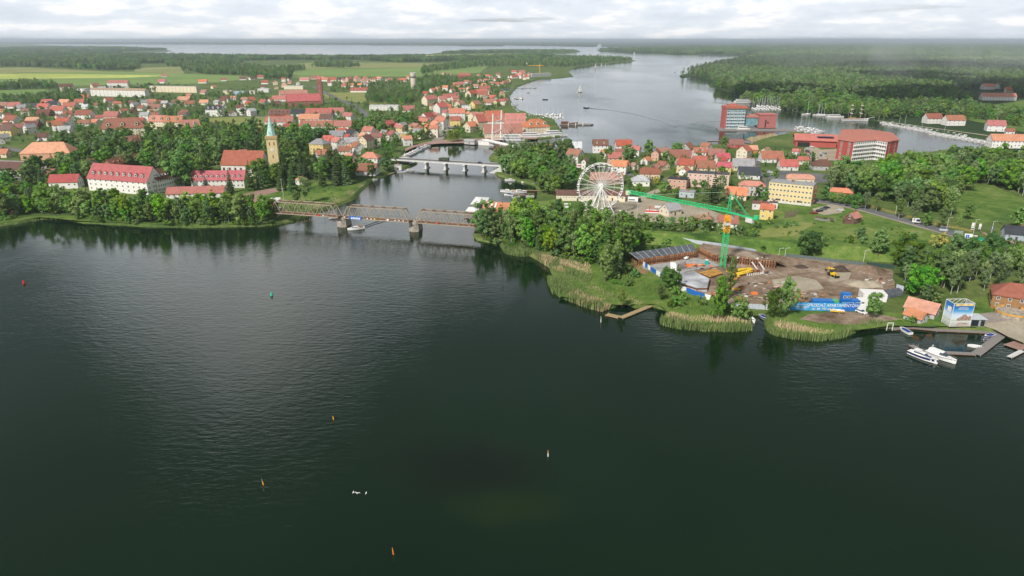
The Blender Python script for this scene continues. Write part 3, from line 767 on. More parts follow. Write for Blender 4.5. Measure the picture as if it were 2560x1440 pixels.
def mat_roof(name, col, streak=0.3):
    m, nt, b = node_mat(name)
    g = n_pos(nt)
    n = n_noise(nt, g, 0.35, 6, 0.72)
    fine = n_noise(nt, n_map(nt, g, (1.0, 1.0, 3.0)), 2.2, 4, 0.7)
    f = n_math(nt, 'ADD', n_math(nt, 'MULTIPLY', n, 0.6), n_math(nt, 'MULTIPLY', fine, 0.4))
    c = n_ramp(nt, f, [(0.32, tuple(x * (1 - streak * 1.3) for x in col)), (0.5, col), (0.66, tuple(min(0.9, x * (1 + streak * 0.7)) for x in col))])
    r = n_rand(nt)
    v = n_math(nt, 'ADD', n_math(nt, 'MULTIPLY', n_math(nt, 'FRACT', n_math(nt, 'MULTIPLY', r, 9.1)), 0.42), 0.78)
    h = n_math(nt, 'ADD', n_math(nt, 'MULTIPLY', r, 0.024), 0.488)
    L(nt, hsv(nt, c, h, n_math(nt, 'ADD', n_math(nt, 'MULTIPLY', n_math(nt, 'FRACT', n_math(nt, 'MULTIPLY', r, 3.3)), 0.28), 0.76), v), b.inputs['Base Color'])
    b.inputs['Roughness'].default_value = 0.85; b.inputs['Specular IOR Level'].default_value = 0.2
    bp = nt.nodes.new('ShaderNodeBump'); bp.inputs['Strength'].default_value = 0.5; bp.inputs['Distance'].default_value = 0.15
    wv = nt.nodes.new('ShaderNodeTexWave'); wv.bands_direction = 'Z'; wv.inputs['Scale'].default_value = 1.3; wv.inputs['Distortion'].default_value = 0.4
    L(nt, g, wv.inputs['Vector']); L(nt, wv.outputs['Fac'], bp.inputs['Height']); L(nt, bp.outputs[0], b.inputs['Normal'])
    return m
WALLS = {k: mat_wall(k + '_plaster', c) for k, c in dict(white=(0.74, 0.72, 0.68), cream=(0.70, 0.61, 0.45), yellow=(0.72, 0.56, 0.24), pink=(0.66, 0.42, 0.33),
    grey=(0.46, 0.46, 0.46), brick=(0.30, 0.11, 0.08), wood=(0.30, 0.17, 0.08), blue=(0.34, 0.48, 0.66), brown=(0.17, 0.085, 0.06), orange=(0.58, 0.26, 0.11), red=(0.42, 0.10, 0.085), bluegrey=(0.40, 0.47, 0.53)).items()}
ROOFS = {k: mat_roof(k + '_roof', c) for k, c in dict(red=(0.42, 0.115, 0.08), orange=(0.54, 0.195, 0.10), rust=(0.32, 0.125, 0.08), brown=(0.165, 0.075, 0.055), crimson=(0.44, 0.075, 0.085),
    grey=(0.30, 0.30, 0.31), dark=(0.055, 0.062, 0.075), lightgrey=(0.50, 0.52, 0.54), tan=(0.42, 0.27, 0.17)).items()}
ROOFWORD = dict(red='red', orange='orange', rust='rust-red', brown='brown', crimson='crimson', grey='grey', dark='dark', lightgrey='pale grey', tan='tan')
WALLWORD = dict(white='white', cream='cream', yellow='yellow', pink='pink', grey='grey', brick='brick', wood='timber', blue='blue', brown='dark brown', orange='orange', red='red', bluegrey='blue-grey')
M_FRAME = plain('window_frame', (0.72, 0.71, 0.69), 0.6, 0.08)
def mat_glass():
    m, nt, b = node_mat('window_glass')
    r = n_rand(nt)
    L(nt, n_ramp(nt, r, [(0.0, (0.012, 0.016, 0.02)), (0.6, (0.03, 0.04, 0.05)), (1.0, (0.10, 0.12, 0.14))]), b.inputs['Base Color'])
    b.inputs['Roughness'].default_value = 0.12; b.inputs['Specular IOR Level'].default_value = 0.6
    return m
M_GLASS = mat_glass()
M_BRICK = plain('chimney_brick', (0.27, 0.11, 0.075), 0.9, 0.25, 4.0)
M_DOOR = plain('door_wood', (0.10, 0.055, 0.035), 0.6, 0.2)
M_WHITE = plain('white_paint', (0.76, 0.75, 0.73), 0.5, 0.08)
M_STEEL = plain('steel', (0.35, 0.36, 0.37), 0.4, 0.15, 1.0, 0.6)
def window_mesh(name, frame, glass, arched=False):
    mb = MB(); mb.box((0, -0.03, 0), (1.0, 0.06, 1.0), m=0)
    e = 0.10
    if arched:
        n = 7; pts = [(-0.5 + e, -0.5 + e), (0.5 - e, -0.5 + e)] + [((0.5 - e) * math.cos(math.pi * k / n), 0.2 + 0.22 * math.sin(math.pi * k / n)) for k in range(n + 1)]
        mb.add([(x, -0.066, z) for x, z in pts], [tuple(range(len(pts)))], 1)
    else:
        for x0, x1 in ((-0.5 + e, -0.03), (0.03, 0.5 - e)):
            mb.add([(x0, -0.066, -0.5 + e), (x1, -0.066, -0.5 + e), (x1, -0.066, 0.5 - e), (x0, -0.066, 0.5 - e)], [(0, 1, 2, 3)], 1)
    return mb.mesh(name, [frame, glass])
WIN = window_mesh('window', M_FRAME, M_GLASS); WIN_ARCH = window_mesh('arched_window', WALLS['brick'], M_GLASS, True)
CHIM = MB().box((0, 0, 0), (1, 1, 1)).box((0, 0, 0.52), (1.2, 1.2, 0.12)).mesh('chimney', M_BRICK)
def dormer_mesh():
    mb = MB()
    mb.add([(-0.6, -0.5, 0), (0.6, -0.5, 0), (0.6, -0.5, 1), (0, -0.5, 1.5), (-0.6, -0.5, 1), (-0.6, 0.9, 0), (0.6, 0.9, 0), (0.6, 0.9, 1), (0, 0.9, 1.5), (-0.6, 0.9, 1)],
           [(0, 1, 2, 3, 4), (1, 6, 7, 2), (5, 0, 4, 9), (6, 5, 9, 8, 7)], 0)
    mb.add([(-0.75, -0.6, 0.93), (0, -0.6, 1.58), (0.75, -0.6, 0.93), (-0.75, 0.9, 0.93), (0, 0.9, 1.58), (0.75, 0.9, 0.93)], [(0, 1, 4, 3), (1, 2, 5, 4)], 1)
    mb.add([(-0.36, -0.515, 0.2), (0.36, -0.515, 0.2), (0.36, -0.515, 0.95), (-0.36, -0.515, 0.95)], [(0, 1, 2, 3)], 2)
    return mb
_dorm = {}
def dormer_for(wall, roof):
    k = (wall, roof)
    if k not in _dorm: _dorm[k] = dormer_mesh().mesh('dormer', [WALLS[wall], ROOFS[roof], M_GLASS])
    return _dorm[k]
FOOT = []            # footprints for keeping trees off buildings
def occupied(x, y, pad):
    for cx, cy_, hw, hd, ca, sa in FOOT:
        dx, dy = x - cx, y - cy_
        if abs(dx * ca + dy * sa) < hw + pad and abs(-dx * sa + dy * ca) < hd + pad: return True
    return False
def roof_mesh(W, D, wh, rh, rt, mat, over=0.45, ridge=None):
    mb = MB(); x, y = W / 2 + over, D / 2 + over
    drop = rh / (D / 2) * over if rt in 'g' else 0.0
    z0, z1 = wh - drop, wh + rh; t = 0.22
    if rt == 'g':
        top = [(-x, -y, z0), (x, -y, z0), (x, y, z0), (-x, y, z0), (-x, 0, z1), (x, 0, z1)]
        vs = top + [(a, b, c - t) for a, b, c in top]
        mb.add(vs, [(0, 1, 5, 4), (2, 3, 4, 5), (7, 6, 10, 11), (9, 8, 11, 10), (0, 6, 7, 1), (2, 8, 9, 3), (1, 7, 11, 5), (8, 2, 5, 11), (6, 0, 4, 10), (3, 9, 10, 4)])
    elif rt == 'h':
        rl = max(0.3, W / 2 - D / 2 * 0.85) if ridge is None else ridge
        vs = [(-x, -y, z0), (x, -y, z0), (x, y, z0), (-x, y, z0), (-rl, 0, z1), (rl, 0, z1)]
        mb.add(vs + [(a, b, c - t) for a, b, c in vs[:4]], [(0, 1, 5, 4), (1, 2, 5), (2, 3, 4, 5), (3, 0, 4), (6, 7, 1, 0), (7, 8, 2, 1), (8, 9, 3, 2), (9, 6, 0, 3), (9, 8, 7, 6)])
    elif rt == 'm':      # mansard-like half hip
        rl = W / 2 * 0.72; zm = wh + rh * 0.55; ym = D / 2 * 0.5
        vs = [(-x, -y, z0), (x, -y, z0), (x, y, z0), (-x, y, z0), (-x, -ym, zm), (x, -ym, zm), (x, ym, zm), (-x, ym, zm), (-rl, 0, z1), (rl, 0, z1)]
        mb.add(vs, [(0, 1, 5, 4), (2, 3, 7, 6), (4, 5, 9, 8), (6, 7, 8, 9), (5, 6, 9), (7, 4, 8), (3, 2, 1, 0)])
    else:                # flat roof with a low parapet
        mb.prism([(-x + .3, -y + .3), (x - .3, -y + .3), (x - .3, y - .3), (-x + .3, y - .3)], wh + 0.003, wh + 0.35)
    return mb.mesh('roof', mat)
def building_at(c, W, D, ang, wh, rh, wall, roof, rt='g', name='house', label='', cat='house', st=1, win=2, dorm=0, chim=1, group=None, z=GZ, door=True, dorm_scale=1.0, ncol=None, wsize=(1.15, 1.35), ridge=None, over=0.45):
    """c: centre of the footprint; ang in degrees"""
    a = R(ang); ca, sa = math.cos(a), math.sin(a)
    root = thing(name, label, cat, (c.x, c.y, z), a, group)
    FOOT.append((c.x, c.y, W / 2, D / 2, ca, sa))
    mb = MB(); hw, hd = W / 2, D / 2
    mb.box((0, 0, wh / 2 - 0.4), (W, D, wh + 0.8))
    if rt == 'g':
        for s in (-1, 1):
            pts = [(s * (hw), -hd, wh), (s * (hw), hd, wh), (s * hw, 0, wh + rh - 0.05)]
            mb.add(pts, [(0, 1, 2) if s > 0 else (1, 0, 2)])
    if rt == 'm':
        for s in (-1, 1):
            pts = [(s * hw, -hd, wh), (s * hw, hd, wh), (s * hw, hd * 0.5, wh + rh * .55), (s * hw, -hd * 0.5, wh + rh * .55)]
            mb.add(pts, [(0, 1, 2, 3) if s > 0 else (3, 2, 1, 0)])
    mb.build('wall', WALLS[wall] if isinstance(wall, str) else wall, root)
    ro = meshobj('roof', roof_mesh(W, D, wh, rh, rt, ROOFS[roof] if isinstance(roof, str) else roof, ridge=ridge, over=over), root)
    if chim and rt != 'f':
        for k in range(chim):
            px_ = (0.22 if k == 0 else -0.25) * W
            meshobj('chimney', CHIM, ro, (px_, 0.4, wh + rh + 0.2), scale=(0.7, 0.7, 1.5))
    elif rt == 'f' and chim:
        for k in range(max(1, int(W / 14))):
            meshobj('chimney', CHIM, ro, (-W / 2 + (k + 0.5) * W / max(1, int(W / 14)), 0.3, wh + 0.9), scale=(1.4, 0.8, 1.2))
    cam_l = Vector((0, 0)) - Vector((c.x, c.y)); cl = Vector((cam_l.x * ca + cam_l.y * sa, -cam_l.x * sa + cam_l.y * ca)).normalized()
    if win:
        faces = []
        if cl.y < 0.15: faces.append((0, -hd, 0.0, W))
        if cl.y > -0.15: faces.append((0, hd, math.pi, W))
        if cl.x > -0.1: faces.append((hw, 0, math.pi / 2, D))
        if cl.x < 0.1: faces.append((-hw, 0, -math.pi / 2, D))
        sh = (wh - 0.4) / st
        for fx, fy, fr, ln in faces:
            if fr == 0.0 and ncol: nc = ncol
            else: nc = max(1, min(14, int(ln / (3.2 if win > 1 else 4.5))))
            for r_ in range(st):
                zc = 0.4 + sh * (r_ + 0.55)
                for q in range(nc):
                    u = (q + 0.5) / nc * ln - ln / 2
                    if fr == 0.0 and door and r_ == 0 and q == nc // 2:
                        o = MB().box((0, 0, 0), (1.0, 0.1, 2.0)).build('door', M_DOOR, root)
                        o.location = (fx + u, fy - 0.05, 1.0); continue
                    wx = fx + u * math.cos(fr); wy = fy + u * math.sin(fr)
                    meshobj('window', WIN, root, (wx, wy, zc), fr, (wsize[0], 1, min(wsize[1], sh * 0.6)))
            if rt == 'g' and abs(abs(fr) - math.pi / 2) < 0.1 and rh > 2.2:
                meshobj('window', WIN, root, (fx, fy, wh + rh * 0.32), fr, (1.0, 1, 1.1))
    if dorm:
        dm = dormer_for(wall if isinstance(wall, str) else 'white', roof if isinstance(roof, str) else 'rust')
        for q in range(dorm):
            u = (q + 0.5) / dorm * W * 0.92 - W * 0.46
            s = 1 if cl.y < 0 else -1
            f = 0.30
            meshobj('dormer', dm, ro, (u, -s * hd * (1 - f), wh + rh * f - 0.15), 0 if s > 0 else math.pi, (1.2 * dorm_scale,) * 3)
    return root
def zone(x, y):
    if x > 2240 and y < 320: return 'on the wooded far shore'
    if y < 212: return 'at the far edge of the fields' if x < 1000 else 'in the far waterside suburb'
    if x > 1225 and y > 362:
        if y > 600: return 'by the near lakeshore'
        if x > 1880: return 'near the yellow apartment block' if y > 420 else 'near the red gallery hotel'
        if x > 1600: return 'left of the yellow block' if y > 420 else 'in the peninsula street'
        return 'behind the Ferris wheel'
    if x > 1060 and y < 300: return 'in the crowded old town'
    if x > 980: return 'by the harbour square'
    if x > 640:
        if y > 300: return 'between church and road bridge'
        return 'around the brick church'
    if y > 345: return 'in trees left of the church'
    if y < 262: return 'near the long white blocks'
    return 'in the garden suburb' if x < 330 else 'in the middle of the suburb'
def house(x, y, wpx, ang, st, wall, roof, rt='g', ratio=0.8, **k):
    m = mpp(x, y)
    a = R(ang); W = wpx * m / (abs(math.cos(a)) + ratio * abs(math.sin(a))); D = W * ratio
    D = min(D, 13.0) if rt != 'f' else min(D, 14.0)
    far = m * FPX
    wh = 3.0 * st + 0.7; rh = k.pop('rh', None) or (D * 0.42 if rt == 'g' else D * 0.36)
    b = G(x, y); ext = (W * abs(math.sin(a)) + D * abs(math.cos(a))) / 2
    d = Vector((b.x, b.y, 0)).normalized(); c = b + d * ext * 0.96
    win = k.pop('win', 2 if far < 760 else (1 if far < 1350 else 0))
    stw = {1: '', 2: 'two-storey ', 3: 'three-storey ', 4: 'four-storey '}[st]
    rtw = {'g': 'gabled ', 'h': 'hipped ', 'f': 'flat ', 'm': ''}[rt]
    cat = k.pop('cat', 'house'); word = 'house' if cat == 'house' else cat
    label = k.pop('label', '%s %s%s, %s %sroof, %s' % (WALLWORD[wall], stw, word, ROOFWORD[roof], rtw, zone(x, y)))
    k.setdefault('chim', 1 if far < 1500 else 0); k.setdefault('door', far < 800)
    return building_at(c, W, D, ang, wh, rh, wall, roof, rt, label=label, cat=cat, st=st, win=win, name=k.pop('name', 'house' if cat == 'house' else cat.replace(' ', '_')), group=k.pop('group', 'town houses'), **k)

REG = dict(A=(0, 90), B=(640, 90), C=(1280, 90), G=(1920, 90), P=(0, 340), Q=(640, 340), D=(1180, 340), E=(1700, 340), F=(1920, 340), H=(1920, 580))
TABLE = '''
A 40 720 100 0 1 white rust
A 160 725 118 5 1 white red
A 280 712 115 0 1 white lightgrey f
A 485 692 105 0 1 white red
A 655 690 95 0 1 white orange
A 810 686 95 0 1 white red
A 855 640 92 0 1 cream orange
A 330 736 110 0 1 white dark
A 450 738 110 0 1 white red
A 545 708 95 0 1 white dark
A 600 792 165 -8 2 white red
A 712 728 120 0 1 white red
A 460 802 130 0 1 brown brown
A 862 730 60 0 1 white lightgrey
A 1095 668 100 55 1 white red
A 1150 748 92 55 1 white brown
A 1240 778 88 50 1 white rust
A 1330 788 95 55 1 cream brown
A 1130 828 140 0 1 pink red
A 1430 748 105 -30 1 white rust
A 1305 702 110 20 1 cream brown
A 1520 692 100 0 1 white orange
A 1600 688 80 30 1 white rust
A 1655 692 60 0 1 grey lightgrey
A 1560 746 110 0 1 white rust
A 1565 832 125 -20 1 white rust
A 1765 690 88 20 1 white rust
A 1850 662 115 0 1 pink orange
A 1900 705 120 30 1 white rust
A 1895 616 50 0 1 cream orange
A 2050 690 85 0 1 white orange
A 2035 474 80 0 1 white orange
A 2240 452 60 20 1 white red
A 1625 472 70 0 1 white crimson
A 1645 411 60 30 1 white red
A 2430 442 80 20 1 white brown
A 2520 440 65 50 1 white brown
A 2140 528 55 60 1 cream orange
A 2050 584 95 -30 1 cream rust
A 2290 582 90 0 2 cream grey f
A 2405 592 100 0 2 blue lightgrey f
A 2530 582 55 0 2 cream grey f
A 2340 640 55 0 1 white orange
A 2510 662 95 55 1 white red
A 2500 706 105 -30 1 cream red
A 2330 802 95 -55 1 white brown
A 2520 802 90 60 2 white lightgrey
A 1830 812 75 0 1 white brown
A 60 842 125 60 1 white grey
A 135 872 190 -20 1 white rust
A 80 932 165 -40 1 white orange
A 345 886 125 0 1 white orange
A 330 932 160 0 1 brown brown
A 85 1002 145 0 2 yellow brown
A 40 1052 125 45 1 white grey
A 620 872 105 60 2 cream rust
A 655 928 165 -12 2 white red
A 860 838 155 0 2 white rust
A 850 904 120 20 1 white rust
A 965 892 105 -25 1 cream orange
A 1340 1160 180 50 3 white rust
A 40 1216 125 0 1 cream orange
A 930 1284 85 50 1 white rust
A 870 1334 140 0 1 white rust
A 1218 1262 75 -40 1 cream brown
A 1990 1196 105 0 1 white orange
A 2440 1204 75 0 1 white rust
A 485 1442 175 0 1 white rust
A 680 575 135 20 4 cream brown
A 840 602 105 -10 4 white lightgrey f
A 960 548 85 55 3 cream red
A 1190 498 205 0 2 white red
B 50 424 78 20 1 white red
B 95 482 66 0 1 white red
B 340 478 38 0 1 pink red
B 490 452 95 0 1 cream red
B 580 434 78 20 1 cream red
B 690 454 105 -20 1 white red
B 770 452 76 0 1 cream red
B 860 454 78 20 1 white dark
B 928 458 70 60 2 pink red
B 1015 464 86 -60 3 pink red
B 1100 470 76 -60 3 pink red
B 1165 452 55 30 1 white red
B 1235 444 74 -30 1 white orange
B 1320 458 56 30 1 cream red
B 1470 460 88 0 1 white red
B 385 534 190 0 2 cream lightgrey f
B 85 564 108 0 2 white lightgrey f
B 80 684 96 -30 1 white red
B 150 664 58 60 1 white orange
B 240 654 138 0 1 white red
B 205 704 105 20 1 brick brown
B 250 804 215 0 1 brick brown
B 410 804 175 0 1 white dark
B 1035 564 168 0 1 white red
B 1355 574 78 30 1 orange orange
B 1290 744 295 0 2 white lightgrey f
B 1530 764 118 0 1 cream red
B 640 818 255 0 2 cream red
B 810 812 160 0 2 white red
B 930 854 115 -20 2 white red
B 330 872 95 -40 2 white red
B 250 914 285 -4 2 white red
B 545 884 200 0 2 white orange
B 690 884 160 0 2 white brown
B 620 958 330 0 2 white rust
B 880 958 170 0 2 cream rust
B 1770 566 88 50 1 white red
B 1700 594 58 0 1 white red
B 1740 696 185 50 3 cream red
B 1935 654 128 0 2 white red
B 1990 664 90 30 2 cream red
B 2040 724 108 55 2 cream rust
B 1900 714 86 -20 1 white rust
B 2160 614 155 55 2 cream red
B 2250 584 100 0 1 white red
B 2105 744 90 0 2 white lightgrey f
B 2195 728 118 50 2 yellow rust
B 2370 644 108 -40 1 white red
B 2265 622 108 0 2 cream red
B 2290 562 105 0 2 white red
B 2330 690 110 0 1 white rust
B 2490 484 78 40 1 orange red
B 1925 398 48 20 1 white red
B 1880 394 38 0 1 white orange
B 2225 404 40 30 1 cream red
B 2330 420 50 0 1 white red
B 2390 444 55 30 1 cream red
B 2440 420 50 60 1 white rust
B 2300 460 60 -30 1 white red
B 2360 490 60 30 1 cream orange
B 2420 500 60 0 1 white red
B 2140 480 55 40 1 white red
B 2050 500 70 0 1 white red
B 1985 500 60 30 1 white orange
B 2200 520 70 -20 1 white red
B 2230 470 50 60 1 cream red
B 2540 420 45 30 1 white brown
B 2500 560 60 0 1 grey dark
B 1640 904 130 20 2 white red
B 1850 784 150 50 3 white red
B 1720 896 155 55 3 white red
B 1855 938 145 -30 3 white orange
B 2015 846 158 0 3 white orange
B 1905 764 98 0 2 white red
B 2150 966 155 50 2 cream orange
B 2180 876 118 50 3 cream orange
B 820 1064 148 -6 2 white grey
B 975 1088 168 -50 3 white dark
B 1110 1146 148 65 3 cream brown
B 1212 1084 138 -12 2 cream crimson
B 1295 1046 128 -50 2 cream grey
B 1345 966 118 55 3 brick red
B 1440 966 108 -30 2 white red
B 1480 1036 108 0 2 yellow lightgrey f
B 1570 964 88 30 2 white red
B 1650 930 70 0 2 cream orange
B 650 1192 205 -22 3 yellow grey h
B 735 1106 128 -15 2 white red
B 830 1166 155 -50 3 white red
B 932 1114 98 -50 3 white red
B 1020 1186 155 -55 2 white rust
B 925 1196 70 0 2 white orange
B 950 1296 128 -45 2 pink orange
B 1150 1304 198 -6 2 white orange h
B 1120 1398 215 -6 1 white rust
B 1425 1342 68 0 1 white lightgrey f
A 230 745 90 0 1 white grey
C 20 424 90 30 1 white red
C 75 404 80 -30 1 cream red
C 150 410 90 20 1 white rust
C 100 372 60 0 1 white red
C 20 372 50 0 1 white red
D 1010 192 160 0 2 white lightgrey
D 1280 164 160 -4 2 white brown
D 1312 198 58 -30 1 white orange
D 1510 168 158 0 2 white red
D 815 208 95 -35 1 white brown
D 772 142 58 -60 1 cream orange
D 1030 274 195 -42 2 white rust
D 895 244 85 -20 1 orange orange
D 1130 336 78 55 2 white brown
D 1470 390 180 -18 2 white orange
D 1775 434 222 -10 1 cream rust m
D 1680 504 188 -6 1 white lightgrey h
D 1910 198 110 0 1 cream rust
D 2150 164 165 55 1 grey rust
D 2070 254 215 -4 1 cream rust
D 2180 222 90 0 1 white red
D 2265 236 118 0 2 white red
D 2278 296 148 -4 1 white red
D 2130 376 195 -20 2 yellow red
D 2430 236 200 -15 1 red rust
D 2500 262 130 0 1 white crimson
D 2325 364 205 -8 1 cream rust
D 2510 396 148 -12 2 yellow crimson
D 2055 536 225 -22 2 pink dark f
D 2352 526 425 -17 3 pink dark f
D 2150 622 180 -22 1 bluegrey grey f
D 1340 486 330 -4 1 wood rust
D 1980 806 220 32 1 cream grey
D 2310 916 215 -14 1 white rust h
D 1620 340 80 -60 1 cream tan
E 470 936 215 -14 1 white rust
E 862 846 160 -28 2 yellow red
E 800 744 190 -18 1 white brown f
E 930 730 90 -18 1 white dark f
E 560 646 240 -22 1 cream orange
E 708 604 275 -18 2 grey orange h
E 680 436 230 -12 1 white dark
E 1190 486 275 -14 1 cream orange m
E 1590 626 250 -24 1 wood orange h
E 1720 882 165 35 1 brown orange
E 630 264 170 52 3 cream orange
E 710 172 105 0 1 orange orange
E 550 122 150 -6 1 red rust
E 850 206 150 50 1 cream tan
E 905 268 225 -4 1 white rust
E 1070 346 188 -6 1 white red
E 1160 196 90 -30 1 white red
E 1222 286 105 -6 1 white red
E 1412 346 215 -8 1 grey brown h
E 620 350 220 -6 1 cream grey
F 2450 1048 235 -20 1 bluegrey dark
G 1635 876 150 0 2 white rust
G 1845 896 180 0 2 white rust
G 2260 956 190 -20 2 white crimson
G 2410 986 90 -20 1 white rust
G 2375 1116 350 -8 2 white orange
G 2290 646 330 -8 2 white orange
G 1625 618 70 0 1 orange orange
G 2190 536 110 0 2 white orange
G 2310 530 100 20 2 white rust
G 2420 576 120 -20 2 cream orange
'''
for row in TABLE.strip().splitlines():
    t = row.split(); ox, oy = REG[t[0]]
    x, y, wpx = ox + float(t[1]) / 4, oy + float(t[2]) / 4, float(t[3]) / 4
    kw = {}
    if t[5] in ('3', '4') or (len(t) > 8 and t[8] == 'f'): kw['cat'] = 'building'
    if t[0] == 'D' and t[1] in ('1280', '2265') : kw['dorm'] = 2
    if t[0] == 'B' and t[1] in ('1035', '640', '620', '250') : kw['dorm'] = 5
    house(x, y, wpx, float(t[4]), int(t[5]), t[6], t[7], t[8] if len(t) > 8 else 'g', 0.34 if (wpx > 70 and len(t) > 8 and t[8] == 'f') else (0.45 if wpx > 60 else 0.78), **kw)
def block(xl, yl, xr, yr, D, st, wall, roof, rt, label, sh=2.8, z=GZ, cat='building', name='apartment_block', **k):
    """long building given by the two ends of its front"""
    a, b = G(xl, yl, z), G(xr, yr, z); d = b - a; W = d.length; ang = math.degrees(math.atan2(d.y, d.x))
    nrm = Vector((-d.y, d.x, 0)).normalized(); c = (a + b) / 2 + nrm * D / 2
    rh = k.pop('rh', D * 0.42)
    return building_at(c, W, D, ang, sh * st + k.pop('extra', 0.6), rh, wall, roof, rt, name=name, label=label, cat=cat, st=st, z=z, **k), W, c, ang
def fillers(poly, n, seed, walls, roofs, W=(9, 13), st=(1, 2)):
    """further houses of a dense quarter, standing where there is room"""
    r = random.Random(seed); xs = [p[0] for p in poly]; ys = [p[1] for p in poly]; made = 0
    for _ in range(n * 40):
        if made >= n: break
        x, y = r.uniform(min(xs), max(xs)), r.uniform(min(ys), max(ys))
        if not in_poly(np.array([x]), np.array([y]), poly)[0]: continue
        p = G(x, y)
        if occupied(p.x, p.y, 8.5): continue
        if any(in_poly(np.array([p.x]), np.array([p.y]), q)[0] for nm, q in KEEP if nm in ('field', 'meadow', 'street', 'car_park', 'promenade', 'yard', 'fairground_yard')): continue
        w = r.uniform(*W); house(x, y, w / mpp(x, y), r.choice([-62, -50, -25, -8, 0, 10, 28, 52, 65]), r.choice(st), r.choice(walls), r.choice(roofs)); made += 1
fillers([(1060, 262), (1110, 215), (1200, 196), (1268, 212), (1262, 262), (1205, 296), (1140, 318), (1090, 318)], 34, 1, ['white', 'white', 'cream', 'yellow'], ['red', 'orange', 'red', 'rust'])
fillers([(640, 342), (700, 318), (900, 330), (1000, 345), (1090, 330), (1095, 350), (1000, 372), (900, 395), (800, 402)], 16, 2, ['white', 'cream', 'white'], ['red', 'orange', 'rust', 'red'])
fillers([(930, 372), (1000, 352), (1095, 344), (1090, 300), (1060, 312), (1000, 340), (940, 345), (880, 368), (800, 390), (850, 400)], 24, 8, ['white', 'cream', 'yellow'], ['red', 'orange', 'rust', 'grey'], (10, 15), (2, 3))
fillers([(-30, 268), (200, 256), (480, 262), (640, 250), (640, 300), (430, 310), (200, 340), (-30, 372)], 46, 3, ['white', 'white', 'cream'], ['red', 'rust', 'orange', 'brown', 'rust', 'grey'])
fillers([(640, 205), (800, 198), (960, 196), (1060, 198), (1050, 215), (900, 222), (640, 225)], 22, 4, ['white', 'cream', 'white'], ['red', 'orange', 'rust', 'brown'])
fillers([(1180, 200), (1260, 186), (1330, 190), (1330, 198), (1270, 208)], 14, 5, ['white', 'cream'], ['red', 'orange', 'rust'])
fillers([(1450, 398), (1600, 392), (1760, 382), (1890, 386), (1890, 440), (1700, 440), (1560, 430)], 14, 6, ['white', 'cream', 'pink'], ['red', 'rust', 'crimson', 'orange'], (9, 12), (1, 1, 2))
fillers([(1900, 165), (1210, 160), (1240, 150), (900, 150), (980, 162)], 8, 7, ['white', 'grey'], ['grey', 'rust', 'red'])
block(228, 240, 364, 243, 11, 4, 'white', 'tan', 'g', 'long white four-storey apartment block with brown pitched roof near the yellow field', rh=3, win=2, ncol=14, chim=0)
block(246, 229, 375, 226, 11, 3, 'white', 'lightgrey', 'f', 'pale flat-roofed apartment block standing behind the long brown-roofed block', win=2, ncol=14)
block(372, 230, 492, 232, 11, 4, 'cream', 'grey', 'f', 'long cream flat-roofed apartment block at the field edge, rightmost long block', win=2, ncol=13)
block(252, 345, 368, 340, 16, 3, 'cream', 'rust', 'h', 'large cream school building with rust-red hipped roof', rh=10.5, win=2, ncol=12, dorm=3, dorm_scale=2.2, cat='school', name='school_building')
block(372, 322, 418, 323, 12, 3, 'cream', 'orange', 'g', 'orange-roofed flats with white gables, left wing of the estate', rh=6, dorm=2, dorm_scale=1.8)
block(410, 324, 456, 324, 12, 3, 'cream', 'orange', 'g', 'orange-roofed flats with white gables, middle wing of the estate', rh=6, dorm=2, dorm_scale=1.8)
block(458, 339, 504, 336, 13, 3, 'white', 'orange', 'g', 'orange-roofed flats with white gables, right wing of the estate', rh=7, dorm=2, dorm_scale=1.8)
block(515, 291, 555, 291, 11, 3, 'white', 'dark', 'm', 'white three-storey guesthouse with steep dark roof and three curved gables', rh=5, dorm=3, dorm_scale=1.7, win=2, ncol=6)
block(53, 401, 178, 399, 18, 1, 'orange', 'orange', 'h', 'long brick barn with big orange hipped roof at left', extra=3.0, rh=8.5, win=2, ncol=8, cat='barn', name='brick_barn')
block(283, 423, 365, 404, 10, 1, 'wood', 'rust', 'g', 'long low timber building with rust roof behind the white hotel', rh=4.2, dorm=7, dorm_scale=0.8)
block(480, 472, 612, 470, 12, 2, 'white', 'crimson', 'g', 'long white hotel wing with crimson roof and arched dormers by blue spruce', rh=5.5, dorm=9, win=2, ncol=13, cat='hotel', name='hotel_wing')
block(417, 497, 560, 493, 9, 1, 'white', 'red', 'g', 'long low red-roofed pavilion rising behind the lakeside trees', rh=3.6)
block(124, 473, 196, 471, 10, 1, 'white', 'crimson', 'g', 'small white house with crimson roof left of the white hotel', rh=4.5, extra=2.2, name='house', cat='house')
block(1391, 502, 1490, 503, 9, 1, 'cream', 'brown', 'g', 'long low cream storage shed with brown roof left of the Ferris wheel', rh=2.2, extra=1.4, ncol=14, wsize=(0.7, 0.6), cat='shed', name='storage_shed', chim=0)
block(1500, 500, 1562, 505, 9, 1, 'cream', 'brown', 'g', 'low cream shed with brown roof right behind the Ferris wheel', rh=2.2, extra=1.4, cat='shed', name='storage_shed', chim=0)
